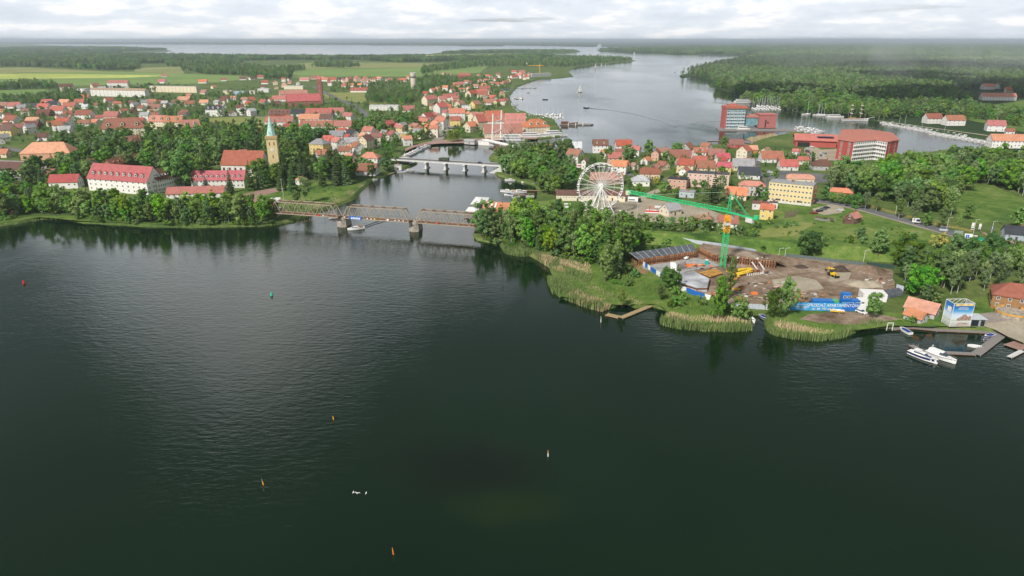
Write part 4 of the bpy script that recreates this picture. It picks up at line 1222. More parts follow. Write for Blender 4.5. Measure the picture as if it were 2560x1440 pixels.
# ================================================================== landmarks
M_TRUSS = plain('weathered_steel', (0.29, 0.24, 0.18), 0.8, 0.4, 0.8)
M_RUST = plain('rusty_steel', (0.17, 0.085, 0.05), 0.85, 0.35, 0.9)
M_STONE = plain('pier_stone', (0.34, 0.30, 0.25), 0.95, 0.35, 0.7)
M_PALECON = plain('pale_concrete', (0.58, 0.57, 0.55), 0.85, 0.14, 0.5)
M_DECKWOOD = plain('grey_planks', (0.23, 0.21, 0.20), 0.9, 0.2, 1.5)
M_WOODTAN = plain('tan_planks', (0.36, 0.27, 0.14), 0.9, 0.2, 1.5)
M_BLUEP = plain('blue_print', (0.02, 0.14, 0.48), 0.5, 0.08)
M_CYANP = plain('cyan_print', (0.04, 0.30, 0.62), 0.5, 0.08)
M_NAVY = plain('navy_paint', (0.012, 0.022, 0.10), 0.35, 0.08)
M_YELLOWP = plain('yellow_paint', (0.78, 0.50, 0.02), 0.5, 0.12)
M_CRANEG = plain('green_crane_paint', (0.03, 0.52, 0.20), 0.5, 0.15)
M_CRANEY = plain('yellow_crane_paint', (0.80, 0.36, 0.03), 0.5, 0.12)
M_REDP = plain('red_paint', (0.55, 0.04, 0.035), 0.5, 0.1)
M_ORANGEP = plain('orange_paint', (0.75, 0.20, 0.05), 0.6, 0.12)
M_COPPER = plain('copper_verdigris', (0.38, 0.57, 0.52), 0.7, 0.3, 0.5)
M_BLACK = plain('black_paint', (0.02, 0.02, 0.022), 0.5, 0.1)
M_TEALGLASS = plain('teal_glass', (0.16, 0.30, 0.34), 0.2, 0.2, 0.4)
M_TENT = plain('white_canvas', (0.72, 0.71, 0.70), 0.8, 0.08)
M_TARP = plain('grey_tarpaulin', (0.095, 0.105, 0.125), 0.6, 0.25, 0.5)
M_GREYP = plain('grey_paint', (0.32, 0.33, 0.34), 0.6, 0.15)
M_METALFENCE = plain('pale_sheet_metal', (0.46, 0.50, 0.55), 0.5, 0.15)
M_BRICKRED = WALLS['brick']
def text(body, size, mat, parent, loc, rot, align='CENTER', name='lettering', xs=1.0):
    c = bpy.data.curves.new(name, 'FONT'); c.body = body; c.size = size; c.align_x = align; c.align_y = 'CENTER'; c.extrude = 0.012
    c.resolution_u = 3; c.materials.append(mat)
    q = bpy.data.objects.new(name, c); me = bpy.data.meshes.new_from_object(q); bpy.data.objects.remove(q)
    o = bpy.data.objects.new(name, me); o.location = loc; o.rotation_euler = rot; o.scale = (xs, 1, 1)
    link(o, parent); return o

# ---- white hotel on the left
WR, W_, wc, wang = block(224, 476, 372, 488, 15, 3, 'white', 'crimson', 'g', 'big white lakeside hotel with crimson gabled roof and nine arched dormers', rh=9.0, ncol=11, win=2, dorm=9, dorm_scale=1.25, cat='hotel', name='hotel', chim=0)
block(398, 483, 462, 466, 13, 3, 'white', 'brown', 'g', 'white hotel wing with brown roof running back from the big white hotel', rh=6, ncol=12, win=2, dorm=8, cat='hotel', name='hotel_wing', chim=0)

# ---- church with tall tower
CH, cw, cc, cang = block(556, 443, 655, 445, 17, 1, 'white', 'rust', 'g', 'white church nave with rust-red roof beside the tall tower', extra=7.0, rh=9.5, win=0, cat='church', name='church', chim=0, door=False)
for k in range(7): meshobj('arched_window', WIN_ARCH, CH, (-cw / 2 + (k + 0.5) * cw / 7, -8.5, 5.0), 0, (1.7, 1, 5.0))
tb = G(687, 447)
TW = thing('church_tower', 'yellow brick church tower with clock faces and green copper spire', 'tower', tb + Vector((0, 3.5, 0)), R(12))
M_TOWER = mat_wall('tower_brick', (0.68, 0.57, 0.34), 0.2)
m = MB(); m.box((0, 0, 14.5), (7.4, 7.4, 31)); m.build('shaft', M_TOWER, TW)
m = MB(); m.box((0, 0, 30.6), (8.4, 8.4, 2.0)); m.build('parapet', plain('tower_parapet', (0.46, 0.31, 0.15), 0.9, 0.2), TW)
m = MB(); ring = [(3.4 * math.cos(R(22.5 + 45 * k)), 3.4 * math.sin(R(22.5 + 45 * k))) for k in range(8)]
m.add([(x, y, 31.6) for x, y in ring] + [(0, 0, 46.5)], [(k, (k + 1) % 8, 8) for k in range(8)])
sp_ = m.build('spire', M_COPPER, TW)
MB().cyl((0, 0, 46), (0, 0, 49), 0.12, 0.05, 6).bar((-0.6, 0, 48), (0.6, 0, 48), 0.12).build('cross', M_STEEL, sp_)
for fr, (nx, ny) in ((0, (0, -1)), (math.pi / 2, (1, 0))):
    for zz_ in (26, 16.5, 9.5):
        for u in ((-1.6, 1.6) if zz_ > 25 else (0,)):
            q = Vector((nx * 3.71, ny * 3.71, zz_)) + Vector((-ny, nx, 0)) * u
            o = MB().box((0, -0.02, 0), (0.8, 0.12, 2.4)).build('louvre', M_BRICKRED, TW); o.location = q; o.rotation_euler = (0, 0, fr)
    o = MB().cyl((0, 0, 0), (0, -0.14, 0), 1.15, n=20).build('clock_face', M_WHITE, TW)
    o.location = Vector((nx * 3.72, ny * 3.72, 21.8)); o.rotation_euler = (0, 0, fr)
    h = MB().bar((0, -0.2, 0), (0, -0.2, 0.9), 0.1).bar((0, -0.2, 0), (0.55, -0.2, 0.2), 0.12).build('clock_hand', M_BLACK, o)

# ---- red brick church further back
BC, bw, bc_, ba = block(720, 267, 803, 264, 16, 1, 'brick', 'crimson', 'g', 'red brick church nave with crimson roof', extra=5.5, rh=10, win=2, cat='church', name='brick_church', chim=0, ncol=9, door=False)
tb = G(803, 260)
BT = thing('brick_church_tower', 'slim red brick church tower with pointed red roof', 'tower', tb, 0.1)
m = MB(); m.box((0, 0, 16), (8, 8, 33)); m.build('shaft', M_BRICKRED, BT)
m = MB(); m.box((0, 0, 33), (8.8, 8.8, 1.2)); m.box((0, 0, 36), (6.6, 6.6, 5)); m.build('belfry', M_BRICKRED, BT)
m = MB(); m.add([(-3.7, -3.7, 38.5), (3.7, -3.7, 38.5), (3.7, 3.7, 38.5), (-3.7, 3.7, 38.5), (0, 0, 46)], [(0, 1, 4), (1, 2, 4), (2, 3, 4), (3, 0, 4)]); m.build('spire', ROOFS['red'], BT)
for zz_ in (12, 20, 28): meshobj('window', WIN, BT, (0, -4.0, zz_), 0, (1.2, 1, 2.5))
block(700, 242, 770, 240, 22, 1, 'pink', 'red', 'g', 'low pink school with broad red roof behind the brick church', rh=6, extra=2, dorm=3, cat='school', name='school_building')
# ---- water tower
WT = thing('water_tower', 'tall round concrete water tower with battlemented top', 'tower', G(1034, 230), 0)
m = MB(); m.cyl((0, 0, -1), (0, 0, 27), 5.0, 5.0, 20).cyl((0, 0, 27), (0, 0, 36), 5.4, 5.4, 20); m.build('shaft', plain('water_tower_concrete', (0.46, 0.41, 0.34), 0.9, 0.15, 0.2), WT, True)
for k in range(10): MB().box((5.2 * math.cos(k * 0.628), 5.2 * math.sin(k * 0.628), 36.8), (1.4, 1.4, 1.6), k * 0.628).build('battlement', M_PALECON, WT)
MB().cyl((0, 0, 36), (0, 0, 44), 0.25, 0.1, 6).build('mast', M_STEEL, WT)
# ---- red residential hotel block on the hill
block(1142, 197, 1178, 197, 14, 3, 'red', 'red', 'h', 'large red-roofed hotel standing above the far suburb', rh=6, win=1, cat='hotel', name='hotel', chim=0)

# ---- yellow apartment block
YB, yw, yc, ya = block(1917, 504, 2026, 516, 11.5, 4, 'yellow', 'grey', 'f', 'yellow four-storey apartment block with grey flat roof', extra=1.6, ncol=12, wsize=(1.25, 1.3), win=2)
for k in (0.25, 0.73): MB().box((-yw / 2 + k * yw, -6.4, 2.9), (2.6, 1.5, 0.2)).build('porch_roof', M_GREYP, YB)
MB().box((0, 0, 0.5), (yw + 0.25, 11.75, 1.4)).build('plinth', M_PALECON, YB)
for k in range(4): MB().box((yw / 2 + 0.6, 2.2, 2.4 + 2.8 * k), (1.2, 3.4, 1.1)).build('balcony', WALLS['brick'], YB)

# ---- red gallery hotel (angled plan)
def faced_block(name, label, cat, pts, h, st, specs, roofmat, rise, over=0.8, z=GZ):
    w = [G(x, y, z) for x, y in pts]; c = sum(w, Vector()) / len(w); c.z = z
    root = thing(name, label, cat, c)
    P = [Vector((p.x - c.x, p.y - c.y)) for p in w]
    FOOT.append((c.x, c.y, max(abs(p.x) for p in P), max(abs(p.y) for p in P) * 0.7, 1, 0))
    n = len(P)
    for i in range(n):
        a, b = P[i], P[(i + 1) % n]; mat, cols, balc = specs[i]
        d = b - a; ln = d.length; fr = math.atan2(d.y, d.x)
        m = MB(); m.add([(a.x, a.y, -1), (b.x, b.y, -1), (b.x, b.y, h), (a.x, a.y, h)], [(0, 1, 2, 3)]); wl = m.build('wall', mat, root)
        if not cols: continue
        sh = h / st
        nrm = Vector((d.y, -d.x)).normalized()
        for r_ in range(st):
            for q in range(cols):
                p = a + d * ((q + 0.5) / cols)
                meshobj('window', WIN, root, (p.x + nrm.x * 0.02, p.y + nrm.y * 0.02, sh * (r_ + 0.55)), fr, (min(1.9, ln / cols * 0.62), 1, sh * 0.62))
            if balc:
                mid = (a + b) / 2 + nrm * 0.55
                o = MB().box((0, 0, 0), (ln * 0.97, 1.1, 0.9)).build('balcony', M_WHITE, root); o.location = (mid.x, mid.y, sh * r_ + 0.35); o.rotation_euler = (0, 0, fr)
    m = MB(); ctr = Vector((0, 0)); ov = [p + p.normalized() * over for p in P]
    top = [(p.x, p.y, h + 0.02) for p in ov] + [(p.x, p.y, h + 0.6) for p in ov] + [(p.x * 0.35, p.y * 0.35, h + rise) for p in P]
    m.add(top, [(i, (i + 1) % n, n + (i + 1) % n, n + i) for i in range(n)] + [(n + i, n + (i + 1) % n, 2 * n + (i + 1) % n, 2 * n + i) for i in range(n)] + [tuple(2 * n + i for i in range(n))])
    m.build('roof', roofmat, root)
    return root
RW, WW = WALLS['red'], WALLS['white']
RH = faced_block('gallery_hotel', 'large red hotel with white balconied front and red roof by the channel', 'hotel',
    [(2088, 397), (2127, 404), (2181, 398), (2210, 404), (2238, 398), (2222, 378), (2165, 368), (2098, 368)], 16.5, 5,
    [(RW, 2, False), (WW, 10, True), (WW, 5, True), (RW, 2, False), (RW, 2, False), (RW, 0, False), (RW, 0, False), (RW, 0, False)], ROOFS['red'], 2.2)
MB().cyl((4, 6, 18), (4, 6, 26), 0.12, 0.05, 6).bar((2, 6, 24), (6, 6, 24), 0.12).build('aerial', M_STEEL, RH)
MH, mw, mc_, ma = block(1988, 366, 2090, 370, 24, 1, 'red', 'red', 'g', 'low red market hall with broad red roof left of the red hotel', extra=4, rh=4.5, cat='hall', name='market_hall', chim=0, win=0, over=1.5)
MB().box((-mw * 0.3, -12.1, 2.2), (mw * 0.3, 0.3, 4.2)).build('entrance', M_BLACK, MH)
MB().box((mw * 0.22, -6.5, 9.6), (mw * 0.4, 6, 0.3)).build('solar_panel', M_NAVY, MH)
# pier hotel over the water
PH = thing('pier_hotel', 'red and glass hotel tower on a pier in the lake', 'hotel', G(1836, 323, 0.2))
s_ = mpp(1836, 323)
def bx_px(x0, x1, h0, h1, depth, mat, name, y0=0.0, parent=PH):
    m = MB(); m.box(((x0 + x1) / 2, y0 + depth / 2, (h0 + h1) / 2), (x1 - x0, depth, h1 - h0)); return m.build(name, mat, parent)
bx_px(-11, 11, 0, 23.5, 16, M_TEALGLASS, 'tower_glass', 0)
bx_px(-12.6, -11, 0, 25, 17, RW, 'side_wall', -0.5)
bx_px(-12.8, 13, 23.5, 26.2, 19, ROOFS['red'], 'tower_roof', -1)
bx_px(-9, 2, 26.2, 28.6, 8, ROOFS['red'], 'roof_room', 4)
for r_ in range(6):
    for q in range(5): meshobj('window', WIN, PH, (-9 + q * 4.4, -0.02, 2.6 + r_ * 3.6), 0, (2.6, 1, 2.2))
    bx_px(-10.8, 10.8, 0.4 + r_ * 3.6, 0.9 + r_ * 3.6, 1.0, M_WHITE, 'balcony', -1.0)
bx_px(11.2, 30, 4, 13, 14, M_TEALGLASS, 'glass_wing', 4)
bx_px(11.2, 31, 13, 15.5, 17, ROOFS['red'], 'wing_roof', 3)
bx_px(28, 48, 1.5, 16.5, 15, RW, 'end_block', -1)
bx_px(27.5, 48.5, 16.5, 17.4, 16, ROOFS['red'], 'end_roof', -1.5)
bx_px(35, 36.3, 2, 11, 0.3, M_BLACK, 'window_slot', -1.2); bx_px(37.2, 39.4, 7, 8.4, 0.3, M_BLACK, 'window_slot', -1.25)
PP = thing('hotel_pier', 'grey pier platform carrying the red pier hotel', 'pier', G(1836, 326, 0))
m = MB(); m.prism([(-20, -5), (55, -9), (80, -14), (80, -6), (52, 20), (-16, 20)], -0.5, 0.9); m.build('deck', M_DECKWOOD, PP)
# ---- harbour hotel
block(1212, 345, 1307, 343, 20, 1, 'cream', 'rust', 'g', 'long harbour hall with rust roof crossed by pale glass strips', extra=2.2, rh=8.5, ncol=14, chim=0, cat='hall', name='harbour_hall', dorm=0)
hh = bpy.context.scene.objects
HB, hw_, hc_, ha_ = block(1216, 322, 1260, 321, 15, 3, 'white', 'red', 'g', 'white harbour hotel with tall red roof and two rows of dormers', rh=11, dorm=6, ncol=8, win=2, cat='hotel', name='harbour_hotel', chim=0)
block(1262, 322, 1313, 322, 15, 2, 'cream', 'red', 'g', 'long red-roofed hotel wing right of the white harbour hotel', rh=11, dorm=5, ncol=8, cat='hotel', name='hotel_wing', chim=0)
block(1318, 340, 1374, 337, 18, 3, 'cream', 'orange', 'h', 'orange hip-roofed hotel at the tip of the quay', rh=8, dorm=3, dorm_scale=2.0, cat='hotel', name='hotel', chim=0)
block(1196, 324, 1218, 322, 13, 3, 'cream', 'red', 'g', 'narrow cream harbour building between the square and the white hotel', rh=8, cat='building', name='building', chim=0)
# half built block with tower crane on the far shore
UB, uw, uc, ua = block(1330, 193, 1378, 191, 14, 3, 'grey', 'lightgrey', 'f', 'half-built pale apartment block on the far shore of the bay', win=2, ncol=8, chim=0)
# ---- supermarket with logo gable
SM, sw, scn, sa_ = block(-70, 436, 56, 440, 19, 1, 'white', 'brown', 'g', 'white supermarket with brown roof and dark gable sign at far left', extra=2.0, rh=4.2, cat='shop', name='supermarket', chim=0, win=0, door=False)
m = MB(); m.add([(sw / 2 + 0.03, -8.6, 1.6), (sw / 2 + 0.03, 8.6, 1.6), (sw / 2 + 0.03, 8.6, 4.9), (sw / 2 + 0.03, 0, 8.5), (sw / 2 + 0.03, -8.6, 4.9)], [(0, 1, 2, 3, 4)]); m.build('gable_panel', plain('slate_blue_panel', (0.045, 0.06, 0.085), 0.5, 0.1), SM)
m = MB(); m.add([(sw / 2 + 0.08, 2.7 * math.cos(t * 0.3142) * abs(math.cos(t * 0.3142)) ** -0.4 if abs(math.cos(t * 0.3142)) > 1e-3 else 0, 6.2 + 1.15 * math.sin(t * 0.3142)) for t in range(20)], [tuple(range(20))]); m.build('logo', M_YELLOWP, SM)
m = MB(); m.add([(sw / 2 + 0.12, -2.6 + 0.6 * math.cos(t * 0.5236), 6.3 + 0.9 * math.sin(t * 0.5236)) for t in range(12)], [tuple(range(12))]); m.build('logo_mark', M_REDP, SM)

# ---- restaurant on the water's edge
RS, rw, rc, ra = block(1206, 541, 1268, 545, 11, 1, 'brown', 'orange', 'g', 'dark waterside restaurant with orange roof and white skylight strips', rh=4.0, extra=1.2, cat='restaurant', name='restaurant', chim=0, ncol=6)
for k in range(3):
    u = -rw / 2 + 2.0 + k * 2.4; m = MB()
    m.add([(u, -5.95, 3.83), (u + 0.9, -5.95, 3.83), (u + 0.9, -0.6, 7.68), (u, -0.6, 7.68)], [(0, 1, 2, 3)]); m.build('skylight', M_TENT, RS)
for nm, pts, h, lab in (('tent', [(1176, 525), (1216, 522), (1224, 508), (1190, 506)], 3.4, 'white terrace canopy behind the orange-roofed restaurant'), ('tent', [(1164, 539), (1196, 541), (1198, 530), (1172, 529)], 2.6, 'small white terrace canopy left of the restaurant')):
    w = [G(x, y, 0.8) for x, y in pts]; c = sum(w, Vector()) / 4
    T = thing(nm, lab, 'tent', (c.x, c.y, 0.8)); m = MB(); q = [(p.x - c.x, p.y - c.y) for p in w]
    m.add([(*p, h) for p in q] + [(*p, h + 0.35) for p in q] + [(0, 0, h + 1.6)], [(0, 1, 5, 4), (1, 2, 6, 5), (2, 3, 7, 6), (3, 0, 4, 7), (4, 5, 8), (5, 6, 8), (6, 7, 8), (7, 4, 8)]); m.build('canopy', M_TENT, T)
    for p in q: MB().bar((*p, 0), (*p, h), 0.12).build('pole', M_STEEL, T)
RP = thing('restaurant_deck', 'dark wooden deck on stilts under the restaurant', 'deck', G(1220, 545, 0))
m = MB(); w = [G(x, y, 0.7) - G(1220, 545, 0) for x, y in [(1160, 543), (1200, 548), (1275, 552), (1290, 535), (1230, 500), (1185, 505)]]; m.prism([(p.x, p.y) for p in w], 0.3, 0.75); m.build('planking', M_DECKWOOD, RP)
for p in w: MB().bar((p.x * 0.97, p.y * 0.97, -1.5), (p.x * 0.97, p.y * 0.97, 0.3), 0.35).build('stilt', M_DECKWOOD, RP)

# ================================================================== rail bridge
RB = thing('rail_bridge', 'old three-span steel truss railway bridge with stone piers across the strait', 'bridge')
ZB, TH, TWD = 6.2, 6.7, 5.2
MEMB = MB().box((0, 0, 0), (1, 1, 1)).mesh('member', M_TRUSS); MEMBR = MB().box((0, 0, 0), (1, 1, 1)).mesh('member_rust', M_RUST)
def member(name, p, q, w, parent, rust=False, h=None):
    d = q - p; o = meshobj(name, MEMBR if rust else MEMB, parent)
    o.location = (p + q) / 2; o.rotation_mode = 'QUATERNION'
    o.rotation_quaternion = d.to_track_quat('X', 'Z'); o.scale = (d.length, w, h or w); return o
for si, ((xa, ya_), (xb, yb)) in enumerate((((676, 532), (845, 544)), ((857, 545), (1022, 556)), ((1039, 557), (1200, 569)))):
    A, B = G(xa, ya_, ZB), G(xb, yb, ZB); d = B - A; ln = d.length; u = d.normalized(); nr = Vector((-u.y, u.x, 0)); up = Vector((0, 0, 1))
    sp = bpy.data.objects.new('truss_span', None); link(sp, RB)
    NP = 6
    for side in (0, 1):
        o_ = nr * (TWD * side)
        bot = [A + u * (ln * i / NP) + o_ for i in range(NP + 1)]
        topn = [A + u * (ln * (i + 0.5) / NP) + o_ + up * TH for i in range(NP)]
        member('bottom_chord', bot[0], bot[-1], 0.42, sp); member('top_chord', topn[0], topn[-1], 0.42, sp)
        for i in range(NP):
            w = 0.40 if i in (0, NP - 1) else 0.26
            member('diagonal', bot[i], topn[i], 0.42 if i == 0 else 0.26, sp); member('diagonal', topn[i], bot[i + 1], 0.42 if i == NP - 1 else 0.26, sp)
            member('vertical', topn[i], topn[i] - up * TH, 0.14, sp)
        member('walkway_rail', bot[0] + up * 1.1, bot[-1] + up * 1.1, 0.07, sp, True)
    for i in range(NP):
        t0 = A + u * (ln * (i + 0.5) / NP) + up * TH; member('cross_beam', t0, t0 + nr * TWD, 0.28, sp, True)
        if i < NP - 1:
            t1 = A + u * (ln * (i + 1.5) / NP) + up * TH
            member('lateral_brace', t0, t1 + nr * TWD, 0.16, sp, True); member('lateral_brace', t0 + nr * TWD, t1, 0.16, sp, True)
    for i in range(NP + 1):
        b0 = A + u * (ln * i / NP); member('floor_beam', b0 - up * 0.25, b0 + nr * TWD - up * 0.25, 0.35, sp, True)
    for k in (1.3, 2.1, 3.1, 3.9): member('stringer', A + nr * k, B + nr * k, 0.28, sp, True, 0.45)
    member('walkway', A + nr * 0.55 + up * 0.12, B + nr * 0.55 + up * 0.12, 0.9, sp, True, 0.1)
    if si == 1:
        c = A + u * (ln * 0.20); bn = MB(); W5 = ln * 0.19
        o = MB().box((0, 0, 0), (W5, 0.12, 1.9)).build('banner', M_BLUEP, RB); o.location = c - nr * 0.35 + up * 0.6; o.rotation_euler = (0, 0, math.atan2(u.y, u.x))
        for k in range(6): 
            q = MB().box((0, 0, 0), (W5 * 0.085, 0.1, 0.95)).box((W5 * 0.05, 0, 0.4 if k % 2 else -0.4), (W5 * 0.06, 0.1, 0.2)).build('banner_mark', M_WHITE, o); q.location = (W5 * (-0.30 + 0.125 * k), -0.06, -0.2)
    for f, mt, sz in {0: [(0.72, M_REDP, 1.3), (0.79, M_WHITE, 0.7)], 1: [(0.03, M_WHITE, 0.6), (0.38, M_WHITE, 0.7), (0.44, M_WHITE, 0.7), (0.49, M_YELLOWP, 0.8), (0.69, M_WHITE, 1.3), (0.80, M_WHITE, 0.6), (0.86, M_WHITE, 0.6), (0.92, M_WHITE, 0.6)], 2: [(0.35, M_REDP, 0.9)]}[si]:
        p = A + u * (ln * f) - nr * 0.32 + up * 0.7
        o = MB().box((0, 0, 0), (sz, 0.1, min(sz, 0.9))).build('navigation_sign', mt, RB); o.location = p; o.rotation_euler = (0, 0, math.atan2(u.y, u.x))
for x, y in ((856, 566.5), (1036, 578)):
    p = G(x, y, 0); m = MB()
    f = lambda s, z: [(-2.6 * s, -0.8 * s, z), (0, -2.2 * s, z), (2.6 * s, -0.8 * s, z), (2.6 * s, 6.8 * s, z), (-2.6 * s, 6.8 * s, z)]
    m.add(f(1.12, -2) + f(0.95, 4.9), [(i, (i + 1) % 5, 5 + (i + 1) % 5, 5 + i) for i in range(5)] + [tuple(range(5, 10))])
    m.box((0, 2.8, 5.15), (4.9, 8.2, 0.5)); m.box((0, 1.5, 5.7), (1.2, 1.0, 0.7)); m.box((0, 5.4, 5.7), (1.2, 1.0, 0.7))
    o = m.build('pier', M_STONE, RB); o.location = p; o.rotation_euler = (0, 0, R(-9))
for x, y, w in ((676, 548, 9), (1206, 578, 9)):
    p = G(x, y, 0); o = MB().box((0, 3, 2.8), (w, 9, 6)).build('abutment', M_STONE, RB); o.location = p; o.rotation_euler = (0, 0, R(-9))
PL = thing('old_pilings', 'row of old timber pilings standing in water under the truss bridge', 'pilings', G(760, 556, 0))
for k in range(9): MB().cyl((k * 0.95 - 4, k * 0.35, -1), (k * 0.95 - 4 + 0.1, k * 0.35, 1.3 + 0.5 * math.sin(k * 2.1)), 0.22, 0.18, 6).build('piling', M_WOODTAN, PL)

# ================================================================== road bridge
DB = thing('road_bridge', 'grey concrete road bridge on four white piers over the strait', 'bridge')
A, B = G(972, 397.5, 6.3), G(1252, 413.5, 6.3); d = B - A; u = d.normalized(); nr = Vector((-u.y, u.x, 0)); ln = d.length; ang = math.atan2(u.y, u.x)
o = MB().box((0, 5, -0.55), (ln, 10.4, 1.1)).build('deck', M_PALECON, DB); o.location = (A + B) / 2; o.rotation_euler = (0, 0, ang)
o = MB().box((0, 5, 0.03), (ln, 7.2, 0.06)).build('carriageway', M_ASPHALT, DB); o.location = (A + B) / 2; o.rotation_euler = (0, 0, ang)
for s in (0.05, 9.95):
    o = MB().box((0, s, 0.55), (ln, 0.14, 0.12)).box((0, s, 0.28), (ln, 0.06, 0.06)).build('railing', M_STEEL, DB); o.location = (A + B) / 2; o.rotation_euler = (0, 0, ang)
    for k in range(int(ln / 4)):
        o = meshobj('railing_post', MEMB, DB); p = A + u * (k * 4 + 1) + nr * s; o.location = p + Vector((0, 0, 0.28)); o.scale = (0.1, 0.1, 0.6)
for x, y in ((1064, 422), (1112, 425), (1160, 428), (1208, 431)):
    p = G(x, y, 0); m = MB(); m.box((0, 2.6, 1.7), (1.5, 5.2, 6.4)); m.box((0, 2.6, 0.2), (2.6, 8.0, 0.9)); m.box((0, 3.4, 4.75), (1.9, 8.4, 0.8))
    o = m.build('pier', M_PALECON, DB); o.location = p; o.rotation_euler = (0, 0, ang)
for x, y, s in ((1014, 413, 1), (1243, 434, -1)):
    p = G(x, y, 0); m = MB(); m.add([(-8 * s, 0, 0), (7 * s, 0, 0), (-8 * s, 0, 5.2), (-8 * s, 11, 0), (7 * s, 11, 0), (-8 * s, 11, 5.2), (-2 * s, 0, 5.2), (-2 * s, 11, 5.2)], [(0, 1, 6, 2), (1, 4, 7, 6), (2, 6, 7, 5), (0, 3, 4, 1), (4, 3, 5, 7), (3, 0, 2, 5)])
    o = m.build('abutment', M_PALECON, DB); o.location = p; o.rotation_euler = (0, 0, ang)
for f in (0.33, 0.74):
    p = A + u * (ln * f) + nr * 9.6
    LP = thing('street_lamp', 'tall grey street lamp standing on the road bridge, %s one' % ('left' if f < 0.5 else 'right'), 'lamp', p, ang)
    MB().cyl((0, 0, 0), (0, 0, 8.5), 0.13, 0.07, 6).build('pole', M_STEEL, LP); MB().bar((0, 0, 8.4), (0, -1.4, 8.7), 0.09).box((0, -1.6, 8.7), (0.35, 0.7, 0.14)).build('lamp_head', M_STEEL, LP)
ROAD_BRIDGE = (A, u, nr, ln, ang)

# ================================================================== cable footbridge
FB = thing('footbridge', 'white cable-stayed footbridge with twin pylons at the harbour mouth', 'bridge')
A, B = G(1206, 350, 4.2), G(1312, 374, 4.2); d = B - A; u = d.normalized(); nr = Vector((-u.y, u.x, 0)); ln = d.length; ang = math.atan2(u.y, u.x)
o = MB().box((0, 1.8, -0.3), (ln, 3.6, 0.6)).build('deck', M_PALECON, FB); o.location = (A + B) / 2; o.rotation_euler = (0, 0, ang)
for s in (0, 3.6):
    o = MB().box((0, s, 0.55), (ln, 0.1, 1.0)).build('railing', M_WHITE, FB); o.location = (A + B) / 2; o.rotation_euler = (0, 0, ang)
base1, base2 = G(1230, 364, 0), G(1251, 352, 0)
tops = []
for bse in (base1, base2):
    t = bse + Vector((1.2, 1.5, 31)); tops.append(t)
    m = MB(); m.cyl(bse + Vector((0, 0, 0.5)), t, 0.75, 0.55, 10); m.build('pylon', M_WHITE, FB)
    o = MB().box((0, 0, 0), (6.5, 5, 2.4)).build('pylon_base', M_PALECON, FB); o.location = bse + Vector((0, 0, 0.6))
for z in (11.5, 21.5): MB().bar(base1.lerp(tops[0], z / 31), base2.lerp(tops[1], z / 31), 0.8, 0.9).build('cross_beam', M_WHITE, FB)
for k in range(5):
    for (bs, tp, sd) in ((base1, tops[0], 0), (base2, tops[1], 3.6)):
        q = A + u * (ln * (0.45 + 0.13 * k)) + nr * sd; MB().bar(bs.lerp(tp, 0.65 + 0.07 * k), q, 0.08).build('cable', M_WHITE, FB)
MB().box((G(1296, 378, 0).x, G(1296, 378, 0).y, 1.6), (12, 8, 3.4), ang).build('ramp', M_WHITE, FB)
block(1160, 358, 1186, 360, 5, 1, 'grey', 'lightgrey', 'f', 'small colonnaded kiosk pavilion on the harbour promenade', cat='kiosk', name='kiosk', chim=0, ncol=7, wsize=(1.4, 1.6))
block(1193, 361, 1223, 363, 8, 1, 'white', 'lightgrey', 'f', 'white floating pavilion moored at the promenade end', cat='pavilion', name='pavilion', chim=0, win=0, z=0.3)

# ================================================================== Ferris wheel
fc = G(1500, 541); FW = thing('ferris_wheel', 'white Ferris wheel with round gondolas behind the lakeside trees', 'wheel', fc + Vector((0, 4, 0)), R(8))
HUBZ, RAD, NS, GAP = 17.4, 13.4, 24, 1.5
def ring(r, y, w, name, seg=48):
    m = MB()
    for k in range(seg):
        a, b = 2 * math.pi * k / seg, 2 * math.pi * (k + 1) / seg
        m.bar((r * math.cos(a), y, HUBZ + r * math.sin(a)), (r * math.cos(b), y, HUBZ + r * math.sin(b)), w)
    return m.build(name, M_WHITE, FW)
for y in (-GAP, GAP): ring(RAD, y, 0.30, 'rim')
ring(RAD * 0.62, -GAP * 0.7, 0.10, 'inner_ring', 36)
SPK = MB().box((0.5, 0, 0), (1, 1, 1)).mesh('spoke', M_WHITE)
gond = MB()
for k in range(10):
    a, b = 2 * math.pi * k / 10, 2 * math.pi * (k + 1) / 10
    for (r0, z0, r1, z1, mm) in ((0.55, -2.25, 0.95, -1.75, 0), (0.95, -1.75, 0.98, -1.35, 0), (0.98, -1.35, 0.9, -0.65, 1), (0.98, -0.65, 0.15, -0.18, 0)):
        gond.add([(r0 * math.cos(a), r0 * math.sin(a), z0), (r0 * math.cos(b), r0 * math.sin(b), z0), (r1 * math.cos(b), r1 * math.sin(b), z1), (r1 * math.cos(a), r1 * math.sin(a), z1)], [(0, 1, 2, 3)], mm)
gond.bar((0, -1.2, 0), (0, 1.2, 0), 0.12)
GM = gond.mesh('gondola', [M_WHITE, M_GLASS])
for k in range(NS):
    a = 2 * math.pi * (k + 0.5) / NS; e = Vector((math.cos(a) * RAD, 0, math.sin(a) * RAD))
    for y in (-GAP, GAP):
        o = meshobj('spoke', SPK, FW, (0, y * 0.55, HUBZ)); dd = Vector((e.x, y * 0.45, e.z)); o.rotation_mode = 'QUATERNION'; o.rotation_quaternion = dd.to_track_quat('X', 'Z'); o.scale = (dd.length, 0.17, 0.17)
    MB().bar((e.x, -GAP, HUBZ + e.z), (e.x, GAP, HUBZ + e.z), 0.16).build('axle', M_WHITE, FW)
    meshobj('gondola', GM, FW, (e.x, 0, HUBZ + e.z))
MB().cyl((0, -2.4, HUBZ), (0, 2.4, HUBZ), 1.15, n=14).build('hub', M_WHITE, FW)
